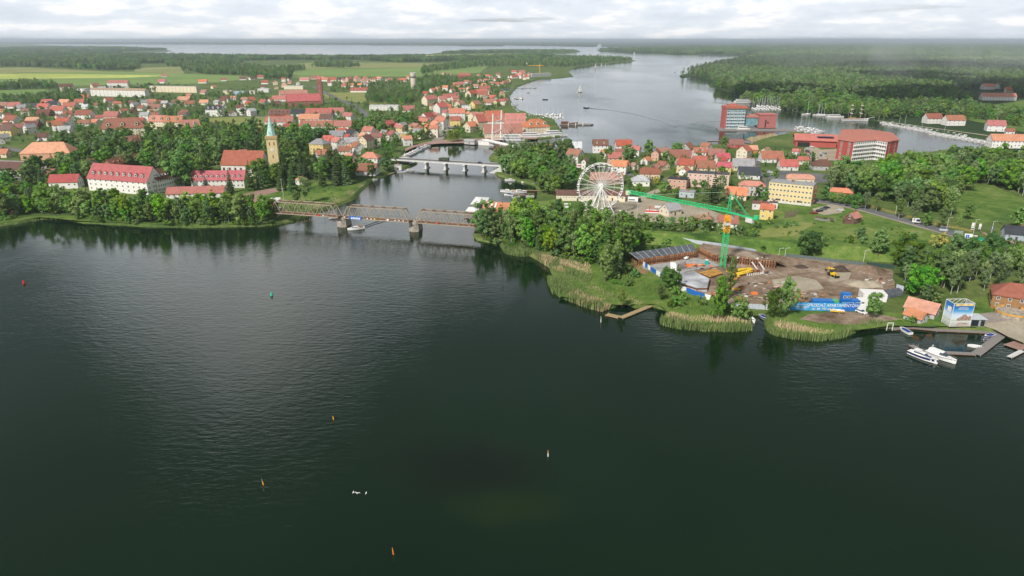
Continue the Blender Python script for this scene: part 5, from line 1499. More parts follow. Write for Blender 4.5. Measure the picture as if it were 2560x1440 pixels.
for y in (-3.6, 3.6):
    for x in (-8.5, -3.2, 3.2, 8.5): MB().cyl((0, y * 0.6, HUBZ), (x, y * 1.15, 0), 0.30, 0.34, 7).build('support_leg', M_WHITE, FW)
MB().box((0, -5.5, 0.6), (12, 5, 1.2)).box((0, 5, 0.4), (14, 4, 0.8)).build('platform', M_WHITE, FW)
MB().box((-2.5, -5.2, 2.6), (4.5, 2.2, 0.25)).bar((-4.5, -6, 1.2), (-4.5, -6, 2.6), 0.12).bar((-0.6, -6, 1.2), (-0.6, -6, 2.6), 0.12).build('ticket_booth', M_WHITE, FW)

# ================================================================== tower crane
cb = G(1806, 668); TC = thing('tower_crane', 'green tower crane with yellow head standing in the building pit', 'crane', cb)
ZS = 26.5
def lattice(name, z0, z1, s, mat, step):
    m = MB(); h = s / 2; c4 = [(-h, -h), (h, -h), (h, h), (-h, h)]
    for x, y in c4: m.bar((x, y, z0), (x, y, z1), 0.2)
    n = max(1, round((z1 - z0) / step)); st = (z1 - z0) / n
    for i in range(n):
        za, zb = z0 + i * st, z0 + (i + 1) * st
        for k in range(4):
            a, b = c4[k], c4[(k + 1) % 4]
            m.bar((*a, za), (*b, za), 0.10)
            m.bar((*a, za), (*b, zb), 0.10) if (i + k) % 2 else m.bar((*b, za), (*a, zb), 0.10)
    return m.build(name, mat, TC)
lattice('mast_lower', 0, 16.6, 2.0, M_CRANEG, 1.6)
lattice('mast_upper', 16.6, 24.5, 2.15, M_CRANEY, 1.4)
MB().box((0, 0, 20.6), (2.6, 2.6, 0.9)).build('climbing_collar', M_PALECON, TC)
MB().box((0, 0, 23.4), (1.9, 1.9, 2.4)).build('slewing_unit', M_CRANEY, TC)
CJ = (G(1566, 481, 27.5) - cb); CR = (G(1893, 549, 27.5) - cb)
AP = Vector((0.3, 0.5, 35.0))
m = MB()
for x, y in ((-0.9, -0.9), (0.9, -0.9), (0.9, 0.9), (-0.9, 0.9)): m.bar((x, y, 25), AP, 0.16)
for k in range(5):
    f = k / 5.5; s = 0.9 * (1 - f); z = 25 + 10 * f
    for a, b in (((-s, -s), (s, -s)), ((s, -s), (s, s)), ((s, s), (-s, s)), ((-s, s), (-s, -s))): m.bar((*a, z), (*b, z + 0.9), 0.09)
m.build('apex_tower', M_CRANEG, TC)
o0 = Vector((0, 0, 26)); jd = Vector((CJ.x, CJ.y, 0)); jl = jd.length; ju = jd.normalized(); jn = Vector((-ju.y, ju.x, 0))
m = MB(); NB = 34
for i in range(NB):
    a, b = o0 + ju * (jl * i / NB), o0 + ju * (jl * (i + 1) / NB); sl = Vector((0, 0, 1.5 / jl * 1.0))
    for s in (-0.7, 0.7): m.bar(a + jn * s, b + jn * s, 0.22)
    tpa, tpb = a + Vector((0, 0, 1.35)), b + Vector((0, 0, 1.35)); mid = (tpa + tpb) / 2
    m.bar(tpa, tpb, 0.22)
    for s in (-0.7, 0.7): m.bar(a + jn * s, mid, 0.13); m.bar(b + jn * s, mid, 0.13)
    m.bar(a - jn * 0.7, b + jn * 0.7, 0.07)
m.build('jib', M_CRANEG, TC)
o = MB().box((0, 0, 0), (2.2, 1.8, 1.8)).build('jib_end', plain('pale_yellow_panel', (0.7, 0.68, 0.5), 0.6), TC); o.location = o0 + ju * (jl - 1)
cdv = Vector((CR.x, CR.y, 0)); cl_ = cdv.length; cu = cdv.normalized(); cn = Vector((-cu.y, cu.x, 0))
m = MB(); m.bar(o0 - cn * 0.6, o0 + cu * cl_ - cn * 0.6, 0.2, 0.45); m.bar(o0 + cn * 0.6, o0 + cu * cl_ + cn * 0.6, 0.2, 0.45)
for k in range(9): m.bar(o0 + cu * (cl_ * k / 9) - cn * 0.6, o0 + cu * (cl_ * (k + 1) / 9) + cn * 0.6, 0.1)
m.build('counter_jib', M_CRANEG, TC)
m = MB()
for s in (-0.75, 0.75):
    m.bar(o0 + cn * s + Vector((0, 0, 1.1)), o0 + cu * cl_ + cn * s + Vector((0, 0, 1.1)), 0.06)
    for k in range(8): q = o0 + cu * (cl_ * k / 7) + cn * s; m.bar(q, q + Vector((0, 0, 1.1)), 0.05)
m.build('handrail', M_STEEL, TC)
o = MB().box((0, 0, 0), (3.6, 1.5, 2.0)).build('counterweight', M_PALECON, TC); o.location = o0 + cu * (cl_ * 0.76) - Vector((0, 0, 1.1)); o.rotation_euler = (0, 0, math.atan2(cu.y, cu.x))
o = MB().box((0, 0, 0), (1.8, 1.5, 1.7)).build('winch_drum', M_CRANEG, TC); o.location = o0 + cu * (cl_ * 0.97) + Vector((0, 0, 0.8)); o.rotation_euler = (0, 0, math.atan2(cu.y, cu.x))
for s in (-0.5, 0.5): MB().bar(AP, o0 + cu * (cl_ * 0.72) + cn * s, 0.12).build('counter_tie', M_CRANEG, TC)
MB().bar(AP, o0 + ju * (jl * 0.72) + Vector((0, 0, 1.4)), 0.08).build('jib_tie', plain('pale_green_cable', (0.4, 0.6, 0.42)), TC)
o = MB().box((0, 0, 0), (1.4, 1.4, 1.9)).build('cab', M_GREYP, TC); o.location = (1.7, -0.6, 24.0)
TR_ = o0 + ju * (jl * 0.27); o = MB().box((0, 0, 0), (1.6, 1.5, 0.3)).build('trolley', M_CRANEG, TC); o.location = TR_ - Vector((0, 0, 0.3))
MB().bar(TR_, TR_ - Vector((0, 0, 5)), 0.06).box(tuple(TR_ - Vector((0, 0, 5.4))), (0.4, 0.4, 0.8)).build('hook', M_STEEL, TC)
# small yellow tower crane at the half-built block
q = G(1349, 183); YC = thing('tower_crane', 'small orange tower crane above the half-built block on the far shore', 'crane', q)
MB().box((0, 0, 11), (1.6, 1.6, 24)).build('mast', M_CRANEY, YC); MB().bar((-34, 4, 23), (14, -2, 23), 1.2).build('jib', M_CRANEY, YC); MB().bar((0, 0, 23), (0, 0, 28), 0.9).build('apex', M_CRANEY, YC)
# ================================================================== building site
def cdt_sheet(name, pts, mat, kind='structure', rough=0):
    """sheet through points (pixel x, pixel y, level)"""
    w = [G(x, y, z) for x, y, z in pts]
    res = geometry.delaunay_2d_cdt([Vector(p[:2]) for p in w], [], [list(range(len(w)))], 1, 0.001)
    zs = []
    for v in res[0]:
        zs.append(min(w, key=lambda p: (p.x - v.x) ** 2 + (p.y - v.y) ** 2).z)
    mb = MB(); mb.add([(v.x, v.y, z) for v, z in zip(res[0], zs)], [tuple(f) for f in res[2]])
    o = mb.build(name, mat)
    if sum(p.normal.z for p in o.data.polygons) < 0: o.data.flip_normals()
    return tag(o, kind=kind)
sheet('site_earth', [(1600, 652), (1742, 634), (1800, 648), (1940, 660), (1965, 640), (2050, 650), (2130, 660), (2232, 676), (2236, 712), (2240, 740), (2150, 762), (1985, 768), (1840, 765), (1790, 752), (1690, 722), (1655, 700)], M_DIRT, 0.09, rough=0.5)
sheet('sand_patch', [(2078, 688), (2100, 678), (2128, 682), (2122, 698), (2090, 706), (2070, 704)], M_SAND, 0.13, rough=0.4)
sheet('sand_patch', [(1930, 700), (1990, 690), (2040, 700), (2060, 722), (2000, 730), (1940, 722)], M_SAND, 0.12, rough=0.4)
sheet('red_bank', [(1562, 645), (1576, 640), (1600, 660), (1622, 680), (1612, 688), (1590, 676)], M_REDEARTH, 0.12, rough=0.3)
cdt_sheet('pit_terrace', [(1744, 620, 4.5), (1782, 638, 4.5), (1822, 640, 4.5), (1879, 649, 4.5), (1941, 655, 4.5), (1968, 668, 1.65), (2010, 655, 1.7), (1965, 641, 4.2), (1880, 627, 4.6), (1810, 616, 4.6), (1758, 608, 4.6)], M_DIRT)
cdt_sheet('pit_floor', [(1600, 668, 1.66), (1640, 660, 1.66), (1742, 644, 1.66), (1782, 654, 1.66), (1800, 664, 1.66), (1716, 678, 1.66), (1692, 690, 1.66), (1662, 694, 1.66)], M_CONCRETE)
TP = thing('tarpaulin', 'grey tarpaulin sheeting covering the slope above the sheet piles', 'tarpaulin')
w = [G(1574, 632, 6.2), G(1732, 610, 6.2), G(1741, 628, 4.7), G(1596, 649, 4.7)]
for k in range(10):
    f0, f1 = k / 10, (k + 1) / 10; m = MB()
    a, b = w[0].lerp(w[1], f0), w[0].lerp(w[1], f1); c, d = w[3].lerp(w[2], f1), w[3].lerp(w[2], f0)
    m.add([d, c, b, a] + [v + Vector((0, 0, 0.06)) for v in (d, c, b, a)], [(4, 5, 6, 7), (0, 4, 7, 3), (1, 2, 6, 5)]); m.build('sheet', M_TARP, TP)
    MB().bar(a + Vector((0, 0, 0.08)), d + Vector((0, 0, 0.08)), 0.10).build('strap', M_PALECON, TP)
m = MB(); m.add([G(1574, 632, 6.2), G(1596, 649, 4.7), G(1598, 655, 1.6), G(1574, 640, 1.6)], [(3, 2, 1, 0)]); m.build('end_flap', M_TARP, TP)
SPW = thing('sheet_pile_wall', 'rusty steel sheet pile wall around the back of the building pit', 'wall')
PILES = [MB().box((0, 0, 0), (0.6, 0.34, 3.5)).box((-0.25, 0.2, 0), (0.12, 0.5, 3.3)).box((0.25, 0.2, 0), (0.12, 0.5, 3.3)).mesh('sheet_pile', plain('sheet_pile_steel_%d' % k, c, 0.85, 0.4, 1.2)) for k, c in enumerate(((0.40, 0.20, 0.10), (0.28, 0.12, 0.06)))]
PILEB = MB().box((0, 0, 0), (0.5, 0.3, 3.0)).mesh('sheet_pile_back', plain('dark_pile_steel', (0.06, 0.03, 0.02), 0.9, 0.4, 1.2))
def pile_line(pts, z=4.55):
    W = [G(x, y, z) for x, y in pts]
    for a, b in zip(W[:-1], W[1:]):
        d = b - a; n = max(1, int(d.length / 1.15)); r_ = math.atan2(d.y, d.x)
        for k in range(n):
            p = a + d * ((k + 0.5) / n)
            meshobj('sheet_pile', PILES[rnd.random() < 0.4], SPW, (p.x, p.y, z - 1.3 + rnd.uniform(-0.3, 0.25)), r_)
            q = a + d * (k / n); meshobj('sheet_pile', PILEB, SPW, (q.x - math.sin(r_) * 0.5, q.y + math.cos(r_) * 0.5, z - 1.55), r_)
        nr = Vector((d.y, -d.x, 0)).normalized() * 0.4
        for zz_ in (-0.9, -1.5):
            member('waler', a + nr + Vector((0, 0, zz_)), b + nr + Vector((0, 0, zz_)), 0.25, SPW, True)
pile_line([(1596, 650), (1742, 630)]); pile_line([(1745, 620), (1782, 638), (1822, 640), (1879, 649), (1941, 655)])
pile_line([(1856, 683), (1900, 674)], 2.6); pile_line([(1698, 712), (1725, 725), (1760, 733)], 2.4)
FS = thing('concrete_slab', 'pale grey freshly poured concrete slab near the lakeside fence', 'slab')
pz = [G(x, y, 2.9) for x, y in [(1691, 686), (1733, 677), (1774, 697), (1768, 722), (1740, 722), (1700, 709)]]
m = MB(); m.prism([(p.x, p.y) for p in pz], 1.6, 2.9); m.build('slab', plain('fresh_concrete', (0.42, 0.43, 0.46), 0.7, 0.35, 0.12), FS)
for p, q in zip(pz[2:], pz[3:] + pz[:1]): member('edge_form', p, q, 0.2, FS, True, 0.7)
YF = thing('slab_formwork', 'bright yellow slab formwork panels beside the crane mast', 'formwork')
for quad in ([(1815, 676), (1860, 669), (1868, 672), (1822, 681)], [(1838, 682), (1870, 674), (1882, 678), (1846, 687)], [(1824, 684), (1838, 683), (1850, 690), (1838, 693)], [(1862, 670), (1876, 668), (1884, 674), (1871, 674)]):
    w = [G(x, y, 2.7) for x, y in quad]; m = MB(); m.prism([(p.x, p.y) for p in w], 2.35, 2.7); m.build('formwork_panel', M_YELLOWP, YF)
for quad in ([(1748, 680), (1790, 671), (1806, 682), (1775, 692)], [(1824, 690), (1846, 694), (1832, 712), (1826, 722), (1822, 705)]):
    w = [G(x, y, 2.5) for x, y in quad]; m = MB(); m.prism([(p.x, p.y) for p in w], 2.2, 2.5); m.build('formwork_panel', plain('worn_ochre_panel', (0.42, 0.22, 0.05), 0.7, 0.35, 0.6), YF)
def simple(name, label, cat, x, y, parts, rz=0.0, z=GZ, group=None):
    """parts: (part name, centre, size, material)"""
    t = thing(name, label, cat, G(x, y, z), R(rz), group)
    for nm, c, d, mt in parts: MB().box(c, d).build(nm, mt, t)
    return t
simple('concrete_core', 'white concrete wall panel standing in the building pit', 'wall', 1682, 676, [('panel', (0, 0, 1.9), (2.6, 0.4, 3.8), M_WHITE), ('buttress', (1.5, 0.7, 1.5), (0.4, 1.8, 3.0), M_PALECON)], -30, 1.66)
simple('panel_stack', 'stack of orange formwork panels, left stack in the pit', 'panels', 1722, 666, [('panel', (0, 0, 0.3), (2.8, 1.6, 0.5), M_ORANGEP), ('panel', (0.1, 0.1, 0.85), (2.7, 1.6, 0.5), M_ORANGEP)], -15, 1.66)
simple('panel_stack', 'low stack of orange panels right of the taller orange stack', 'panels', 1747, 663, [('panel', (-1.6, 0, 0.25), (2.6, 1.4, 0.4), M_ORANGEP), ('panel', (1.4, 0.1, 0.25), (2.6, 1.4, 0.35), M_ORANGEP)], -8, 1.66)
simple('portable_toilet', 'turquoise portable toilet in the pit corner', 'toilet', 1766, 661, [('cabin', (0, 0, 1.05), (1.3, 1.3, 2.1), plain('turquoise_plastic', (0.02, 0.45, 0.40), 0.5)), ('roof', (0, 0, 2.2), (1.4, 1.4, 0.2), M_WHITE)], 10, 1.66)
t = thing('covered_heap', 'heap under white sheeting by the sheet piles', 'heap', G(1714, 648, 1.66)); mb_ = MB(); core(mb_, Vector((0, 0, 0.8)), 2.3, random.Random(4), 0.55); mb_.build('cover', M_TENT, t)
t = thing('rebar_cage', 'tangle of brown reinforcing bars beside the white panel', 'rebar', G(1700, 672, 1.66))
for k in range(16): MB().bar((rnd.uniform(-2.5, 3), rnd.uniform(-1.5, 2), 0), (rnd.uniform(-2.5, 3), rnd.uniform(-1.5, 2), rnd.uniform(1.5, 3.4)), 0.1).build('bar', M_RUST, t)
t = thing('wall_struts', 'pair of pale steel struts propping the pit wall', 'struts', G(1895, 668, 1.66))
for x0, x1, y0 in ((1880, 1894, 0), (1898, 1911, 0)):
    p, q = G(x0, 655, 4.2) - t.location, G(x1, 675, 1.8) - t.location; MB().bar(p, q, 0.45).build('strut', M_PALECON, t)
m = MB(); a, b = G(1878, 658, 2.0) - t.location, G(1934, 664, 2.0) - t.location; m.add([a, b, b + Vector((0, 0, 1.8)), a + Vector((0, 0, 1.8))], [(0, 1, 2, 3)]); m.build('opening', M_BLACK, t)
t = thing('concrete_stubs', 'row of pale concrete column stubs right of the yellow formwork', 'columns', G(1885, 690))
for k in range(7): MB().cyl((k * 1.05 - 3, 0.28 * k, 0), (k * 1.05 - 3, 0.28 * k, 1.1), 0.28, n=8).build('stub', M_PALECON, t)
for k, (x, y, lab) in enumerate([(1848, 748, 'orange panel stack nearest the lakeside fence'), (1885, 735, 'long orange panels lying by the timber'), (1852, 720, 'heap of orange props beside the yellow excavator boom')]):
    simple('panel_stack', lab, 'panels', x, y, [('panel', (0, 0, 0.2), (2.6, 1.5, 0.35), M_ORANGEP), ('panel', (0.2, 0.2, 0.55), (2.4, 1.3, 0.3), M_ORANGEP if k < 2 else M_RUST)], -25 + 20 * k, 1.6)
simple('yellow_beam_rack', 'small yellow beam rack beside the formwork edge', 'rack', 1840, 726, [('rail', (0, 0, 0.5), (3.2, 0.25, 0.25), M_YELLOWP), ('rail', (0, 1.0, 0.5), (3.2, 0.25, 0.25), M_YELLOWP), ('post', (-1.5, 0.5, 0.3), (0.2, 1.2, 0.6), M_YELLOWP), ('post', (1.5, 0.5, 0.3), (0.2, 1.2, 0.6), M_YELLOWP)], -20, 1.6)
t = thing('timber_pile', 'jumbled pile of dark timber and planks behind the blue banner', 'timber', G(2025, 754))
for k in range(46):
    p = Vector((rnd.uniform(-7, 3.5), rnd.uniform(-1.5, 5), rnd.uniform(0.1, 0.6) + (1.2 if k > 30 else 0))); a = rnd.uniform(-0.4, 0.4) + (0.9 if k > 34 else 0); ln = rnd.uniform(2, 5)
    MB().bar(p - Vector((math.cos(a) * ln / 2, math.sin(a) * ln / 2, 0)), p + Vector((math.cos(a) * ln / 2, math.sin(a) * ln / 2, rnd.uniform(0, 0.6))), 0.26, 0.16).build('plank', [M_WOODTAN, M_RUST, M_DECKWOOD][k % 3], t)
t = thing('debris_field', 'scattered boards and pipes along the site fence left of the timber', 'debris', G(1900, 748))
for k in range(34):
    p = Vector((rnd.uniform(-11, 11), rnd.uniform(-2, 7), 0.25)); a = rnd.uniform(-0.6, 0.6); ln = rnd.uniform(1.2, 4.2)
    MB().bar(p, p + Vector((math.cos(a) * ln, math.sin(a) * ln, rnd.uniform(0, 0.3))), 0.3, 0.14).build('board', [M_WOODTAN, M_RUST, M_PALECON, M_DECKWOOD][k % 4], t)
def mound(x, y, r_, h, mat, lab, seed):
    t = thing('earth_mound', lab, 'mound', G(x, y)); rr = random.Random(seed); m = MB(); n = 14; vs = [(0, 0, h)]
    for j, (f, z) in enumerate(((0.4, 0.75), (0.75, 0.32), (1.1, -0.05))):
        for k in range(n): q = r_ * f * rr.uniform(0.85, 1.15); vs.append((q * math.cos(k * 2 * math.pi / n), q * 0.8 * math.sin(k * 2 * math.pi / n), h * z * rr.uniform(0.85, 1.15)))
    fs = [(0, 1 + k, 1 + (k + 1) % n) for k in range(n)]
    for j in range(2): fs += [(1 + j * n + k, 1 + (j + 1) * n + k, 1 + (j + 1) * n + (k + 1) % n, 1 + j * n + (k + 1) % n) for k in range(n)]
    m.add(vs, fs); m.build('heap', mat, t, True)
M_DARKEARTH = plain('dark_earth', (0.07, 0.05, 0.04), 0.95, 0.3, 0.8)
mound(2100, 676, 4.2, 2.6, M_DARKEARTH, 'black earth heap right beside the yellow backhoe loader', 1)
mound(2003, 668, 3.2, 1.3, M_DARKEARTH, 'small dark earth heap left of the backhoe loader', 2)
mound(2170, 676, 7.5, 2.6, M_DIRT, 'large brown earth mound at the right end of the site', 3)
mound(2150, 712, 5.5, 1.8, M_SAND, 'left one of two grey sand mounds', 4)
mound(2176, 712, 5.5, 1.7, M_SAND, 'right one of two grey sand mounds', 5)
# backhoe loader
t = thing('backhoe_loader', 'yellow backhoe loader working on the bare earth', 'loader', G(2079, 690), R(-75))
MB().box((0, 0, 1.2), (3.2, 1.5, 0.9)).box((1.4, 0, 1.7), (1.5, 1.2, 0.7)).build('body', M_YELLOWP, t)
cbn = MB().box((-0.5, 0, 2.5), (1.4, 1.4, 1.5)).build('cab', M_GLASS, t); MB().box((-0.5, 0, 3.35), (1.7, 1.7, 0.2)).build('cab_roof', M_YELLOWP, cbn)
for x, r_ in ((-0.9, 0.85), (1.5, 0.55)):
    for s in (-0.85, 0.85): MB().cyl((x, s - 0.2, r_), (x, s + 0.2, r_), r_, n=14).build('wheel', M_BLACK, t)
MB().bar((1.8, -0.6, 1.4), (3.0, -0.6, 0.6), 0.2).bar((1.8, 0.6, 1.4), (3.0, 0.6, 0.6), 0.2).build('loader_arm', M_YELLOWP, t); MB().box((3.3, 0, 0.6), (0.7, 2.2, 0.9)).build('bucket', M_BLACK, t)
MB().bar((-1.6, 0, 1.4), (-2.6, 0, 3.4), 0.28).bar((-2.6, 0, 3.4), (-4.0, 0, 2.0), 0.22).build('backhoe_boom', M_YELLOWP, t); MB().box((-4.1, 0, 1.6), (0.6, 0.7, 0.7)).build('digging_bucket', M_BLACK, t)
# containers and cabins
def container(x, y, lab, mat, size=(6.0, 2.5, 2.6), rz=-3, z=GZ, wins=0, name='container'):
    g_ = G(x, y); t = thing(name, lab, 'container', (g_.x, g_.y, z), R(rz)); w, d, h = size
    MB().box((0, 0, h / 2 + 0.1), (w, d, h)).build('body', mat, t); MB().box((0, 0, h + 0.16), (w + 0.1, d + 0.1, 0.12)).build('roof', mat, t)
    for k in range(int(w / 0.6)): MB().box((-w / 2 + 0.3 + k * 0.6, -d / 2 - 0.04, h / 2 + 0.1), (0.22, 0.06, h - 0.3)).build('rib', mat, t)
    for k in range(wins): meshobj('window', WIN, t, (-w / 2 + (k + 0.5) * w / wins, -d / 2 - 0.08, h * 0.62), 0, (1.3, 1, 1.0))
M_CONT = plain('container_blue', (0.015, 0.16, 0.50), 0.5, 0.12)
container(2054, 766, 'blue site container with white end at the left of the row', M_CONT, (7.5, 3.0, 2.6), -6)
container(2082, 765, 'green site container between the blue ones', plain('container_green', (0.08, 0.42, 0.14), 0.5, 0.15), (3.2, 2.6, 2.3), -6)
container(2110, 766, 'lower blue site cabin under the raised one', M_CONT, (3.4, 2.6, 2.6), -3, GZ, 2)
container(2110, 766, 'upper blue site cabin stacked on another, with pale windows', M_CONT, (3.2, 2.5, 2.6), -3, GZ + 2.85, 2)
container(2131, 765, 'blue site cabin with two white window frames right of the stacked cabins', M_CONT, (4.2, 2.6, 2.5), -3, GZ, 2)
container(2160, 764, 'white site cabin at the right end of the banner', M_WHITE, (5.5, 3, 2.7), -4, GZ, 2, 'site_cabin')
container(2180, 748, 'white ribbed site tent roof behind the lone fence tree', M_TENT, (9, 6, 3.0), -10, GZ, 0, 'site_tent')
t = thing('dark_tent', 'black and grey tarpaulin shelter at the right site corner', 'shelter', G(2228, 738), R(25)); MB().cyl((-4, 0, 0.2), (4, 0, 0.2), 2.4, n=12).build('cover', M_TARP, t); MB().box((4.6, 0, 2), (0.3, 3.2, 3.2)).build('end_panel', M_METALFENCE, t)
# loose clutter: rubble and stacked material over the works
for ci, (x, y, w_, d_, n_, lab) in enumerate([(1820, 735, 16, 7, 40, 'clutter of boards and props right of the crane tree'), (1930, 716, 18, 8, 36, 'rubble and boards in the middle of the site'), (2010, 738, 16, 5, 30, 'broken concrete and pipes above the timber pile'), (1740, 668, 14, 6, 34, 'reinforcement and boards on the pit floor'), (2200, 705, 10, 10, 26, 'rubble by the right edge of the site'), (1900, 684, 10, 4, 22, 'pipes and props beside the pit struts'), (1860, 645, 26, 4, 26, 'boards on the terrace behind the sheet piles')]):
    t = thing('site_clutter', lab, 'clutter', G(x, y, 4.6 if ci == 6 else GZ))
    for k in range(n_):
        p = Vector((rnd.uniform(-w_ / 2, w_ / 2), rnd.uniform(-d_ / 2, d_ / 2), 0.2)); a = rnd.uniform(-0.8, 0.8)
        if k % 3: MB().bar(p, p + Vector((math.cos(a) * rnd.uniform(0.8, 3), math.sin(a) * 2, rnd.uniform(0, 0.4))), rnd.uniform(0.15, 0.4), 0.15).build('board', [M_WOODTAN, M_RUST, M_DECKWOOD, M_ORANGEP, M_PALECON][k % 5], t)
        else: MB().box((p.x, p.y, 0.3), (rnd.uniform(0.4, 1.4), rnd.uniform(0.4, 1.2), rnd.uniform(0.3, 0.9)), a).build('block', [M_PALECON, M_DARKEARTH, M_STONE, M_RUST][k % 4], t)
# fences
def fence(lab, pts, h, mats, step, z=GZ, name='site_fence', posts=True):
    t = thing(name, lab, 'fence'); W = [G(x, y, z) for x, y in pts]; k = 0
    for a, b in zip(W[:-1], W[1:]):
        d = b - a; n = max(1, round(d.length / step)); r_ = math.atan2(d.y, d.x); u_ = d / n
        for i in range(n):
            c = a + u_ * (i + 0.5); o = MB().box((0, 0, h / 2), (u_.length * 0.985, 0.08, h)).build('panel', mats[k % len(mats)], t); o.location = c; o.rotation_euler = (0, 0, r_); k += 1
            if posts: o = MB().box((0, 0.12, h / 2 + 0.1), (0.1, 0.1, h + 0.2)).build('post', M_STEEL, t); o.location = a + u_ * i; o.rotation_euler = (0, 0, r_)
    return t
fence('white and blue printed site fence on the left side of the pit', [(1594, 656), (1612, 668), (1640, 687), (1661, 699)], 2.2, [M_BLUEP, M_WHITE, M_BLUEP, M_WHITE, M_BLUEP], 3.2)
fence('blue and white printed site fence below the concrete slab', [(1686, 719), (1715, 731), (1745, 742), (1778, 752)], 2.2, [M_WHITE, M_WHITE, M_BLUEP, M_BLUEP, M_BLUEP, M_WHITE], 3.0)
fence('pale sheet metal site fence between the tall tree and the blue banner', [(1808, 766), (1850, 771), (1912, 774)], 2.1, [M_METALFENCE], 2.6)
fence('white printed fence section left of the blue banner', [(1914, 774), (1974, 776)], 2.2, [M_WHITE, M_TENT], 3.0)
fence('long pale metal fence along the foot of the grassy embankment', [(1690, 601), (1740, 610), (1800, 618), (1870, 630), (1890, 634)], 2.0, [M_METALFENCE], 4.0, z=3.0)
fence('dark green mesh fence at the back of the site', [(1965, 642), (2040, 650), (2120, 660), (2160, 664)], 1.6, [plain('grey_green_mesh', (0.11, 0.14, 0.14), 0.7)], 4.0)
fence('dark green fence under the trees at the right end of the site', [(2165, 664), (2236, 672)], 1.8, [plain('dark_green_mesh', (0.03, 0.06, 0.055), 0.7)], 3.5)
fence('weathered grey board fence below the gravel car park', [(2036, 549), (2060, 553), (2088, 554)], 1.2, [M_DECKWOOD], 2.0, name='board_fence')
fence('white precast wall glimpsed between the birches at right', [(2360, 672), (2400, 674), (2460, 680), (2520, 690)], 2.0, [M_PALECON], 4.0, name='garden_wall')
# sales banner
a, b = G(1977, 776), G(2149, 779); d = b - a; r_ = math.atan2(d.y, d.x); ln = d.length; H_ = 3.3
BN = thing('sales_banner', 'long blue site banner with white lettering advertising apartments', 'banner', (a + b) / 2, r_)
m = MB(); m.add([(-ln / 2, 0, 0.1), (ln / 2 - 1.9, 0, 0.1), (ln / 2, 0, H_), (-ln / 2, 0, H_), (-ln / 2, 0.1, 0.1), (ln / 2 - 1.9, 0.1, 0.1), (ln / 2, 0.1, H_), (-ln / 2, 0.1, H_)], [(0, 1, 2, 3), (5, 4, 7, 6), (3, 2, 6, 7)]); m.build('panel', M_CYANP, BN)
m = MB(); m.add([(ln / 2 - 8, -0.02, 0.12), (ln / 2 - 2.0, -0.02, 0.12), (ln / 2 - 0.1, -0.02, H_ - 0.02), (ln / 2 - 5.0, -0.02, H_ - 0.02)], [(0, 1, 2, 3)]); m.build('dark_corner', M_BLUEP, BN)
m = MB(); m.add([(ln / 2 - 1.8, 0, 0.1), (ln / 2 + 2.2, 0, 0.1), (ln / 2 + 2.2, 0, H_), (ln / 2 + 0.1, 0, H_)], [(0, 1, 2, 3)]); m.build('white_end', M_WHITE, BN)
text('SPRZEDAŻ APARTAMENTÓW', 1.75, M_WHITE, BN, (ln * 0.10, -0.06, 2.3), (R(90), 0, 0), xs=0.84)
text('tel. 85 749 60 20', 1.3, M_WHITE, BN, (-ln * 0.03, -0.06, 0.85), (R(90), 0, 0))
text('MIKOŁAJKI', 1.15, M_WHITE, BN, (-ln * 0.355, -0.06, 1.55), (R(90), 0, 0))
m = MB(); m.box((-ln * 0.355, -0.06, 2.5), (4.6, 0.03, 0.09)).box((-ln * 0.355, -0.06, 0.75), (4.6, 0.03, 0.09)); m.build('rule', M_WHITE, BN)
# billboard tower
a, b = G(2372.5, 816.5), G(2424, 816.5); d = b - a; W8 = d.length; H8 = 8.9; DB8 = 4.6
BB = thing('billboard_tower', 'tall box-shaped billboard with blue sky and hotel picture on scaffolding', 'billboard', (a + b) / 2, R(2))
def mat_poster():
    m, nt, bs = node_mat('billboard_print'); p = n_obj(nt); s = nt.nodes.new('ShaderNodeSeparateXYZ'); L(nt, p, s.inputs[0])
    z = n_math(nt, 'DIVIDE', s.outputs['Z'], H8); z = n_math(nt, 'ADD', z, n_math(nt, 'MULTIPLY', n_math(nt, 'SUBTRACT', n_noise(nt, p, 0.5, 5), 0.5), 0.10))
    c = n_ramp(nt, z, [(0.0, (0.40, 0.40, 0.36)), (0.14, (0.52, 0.54, 0.52)), (0.24, (0.62, 0.66, 0.62)), (0.28, (0.45, 0.50, 0.34)), (0.33, (0.62, 0.70, 0.74)), (0.52, (0.60, 0.70, 0.80)), (0.66, (0.12, 0.38, 0.66)), (0.85, (0.02, 0.16, 0.45))])
    L(nt, c, bs.inputs['Base Color']); bs.inputs['Roughness'].default_value = 0.5
    return m
M_POSTER = mat_poster()
m = MB(); m.add([(-W8 / 2, 0, 0), (W8 / 2, 0, 0), (W8 / 2, 0, H8), (-W8 / 2, 0, H8)], [(0, 1, 2, 3)]); m.build('front_print', M_POSTER, BB)
m = MB(); m.add([(-W8 / 2, DB8, 0), (-W8 / 2, 0, 0), (-W8 / 2, 0, H8), (-W8 / 2, DB8, H8)], [(0, 1, 2, 3)]); m.build('side_print', M_POSTER, BB)
m = MB(); m.add([(W8 / 2, 0, 0), (W8 / 2, DB8, 0), (W8 / 2, DB8, H8), (W8 / 2, 0, H8)], [(0, 1, 2, 3)]); m.build('side_print', M_GREYP, BB)
m = MB(); m.add([(-1.6, -0.02, 2.35), (3.9, -0.02, 2.35), (3.9, -0.02, 3.6), (3.0, -0.02, 4.3), (2.2, -0.02, 3.9), (1.3, -0.02, 4.9), (0.3, -0.02, 4.5), (-0.8, -0.02, 3.5), (-1.6, -0.02, 3.2)], [tuple(range(9))]); m.build('picture', plain('printed_building', (0.34, 0.24, 0.19), 0.5, 0.6, 2.2), BB)
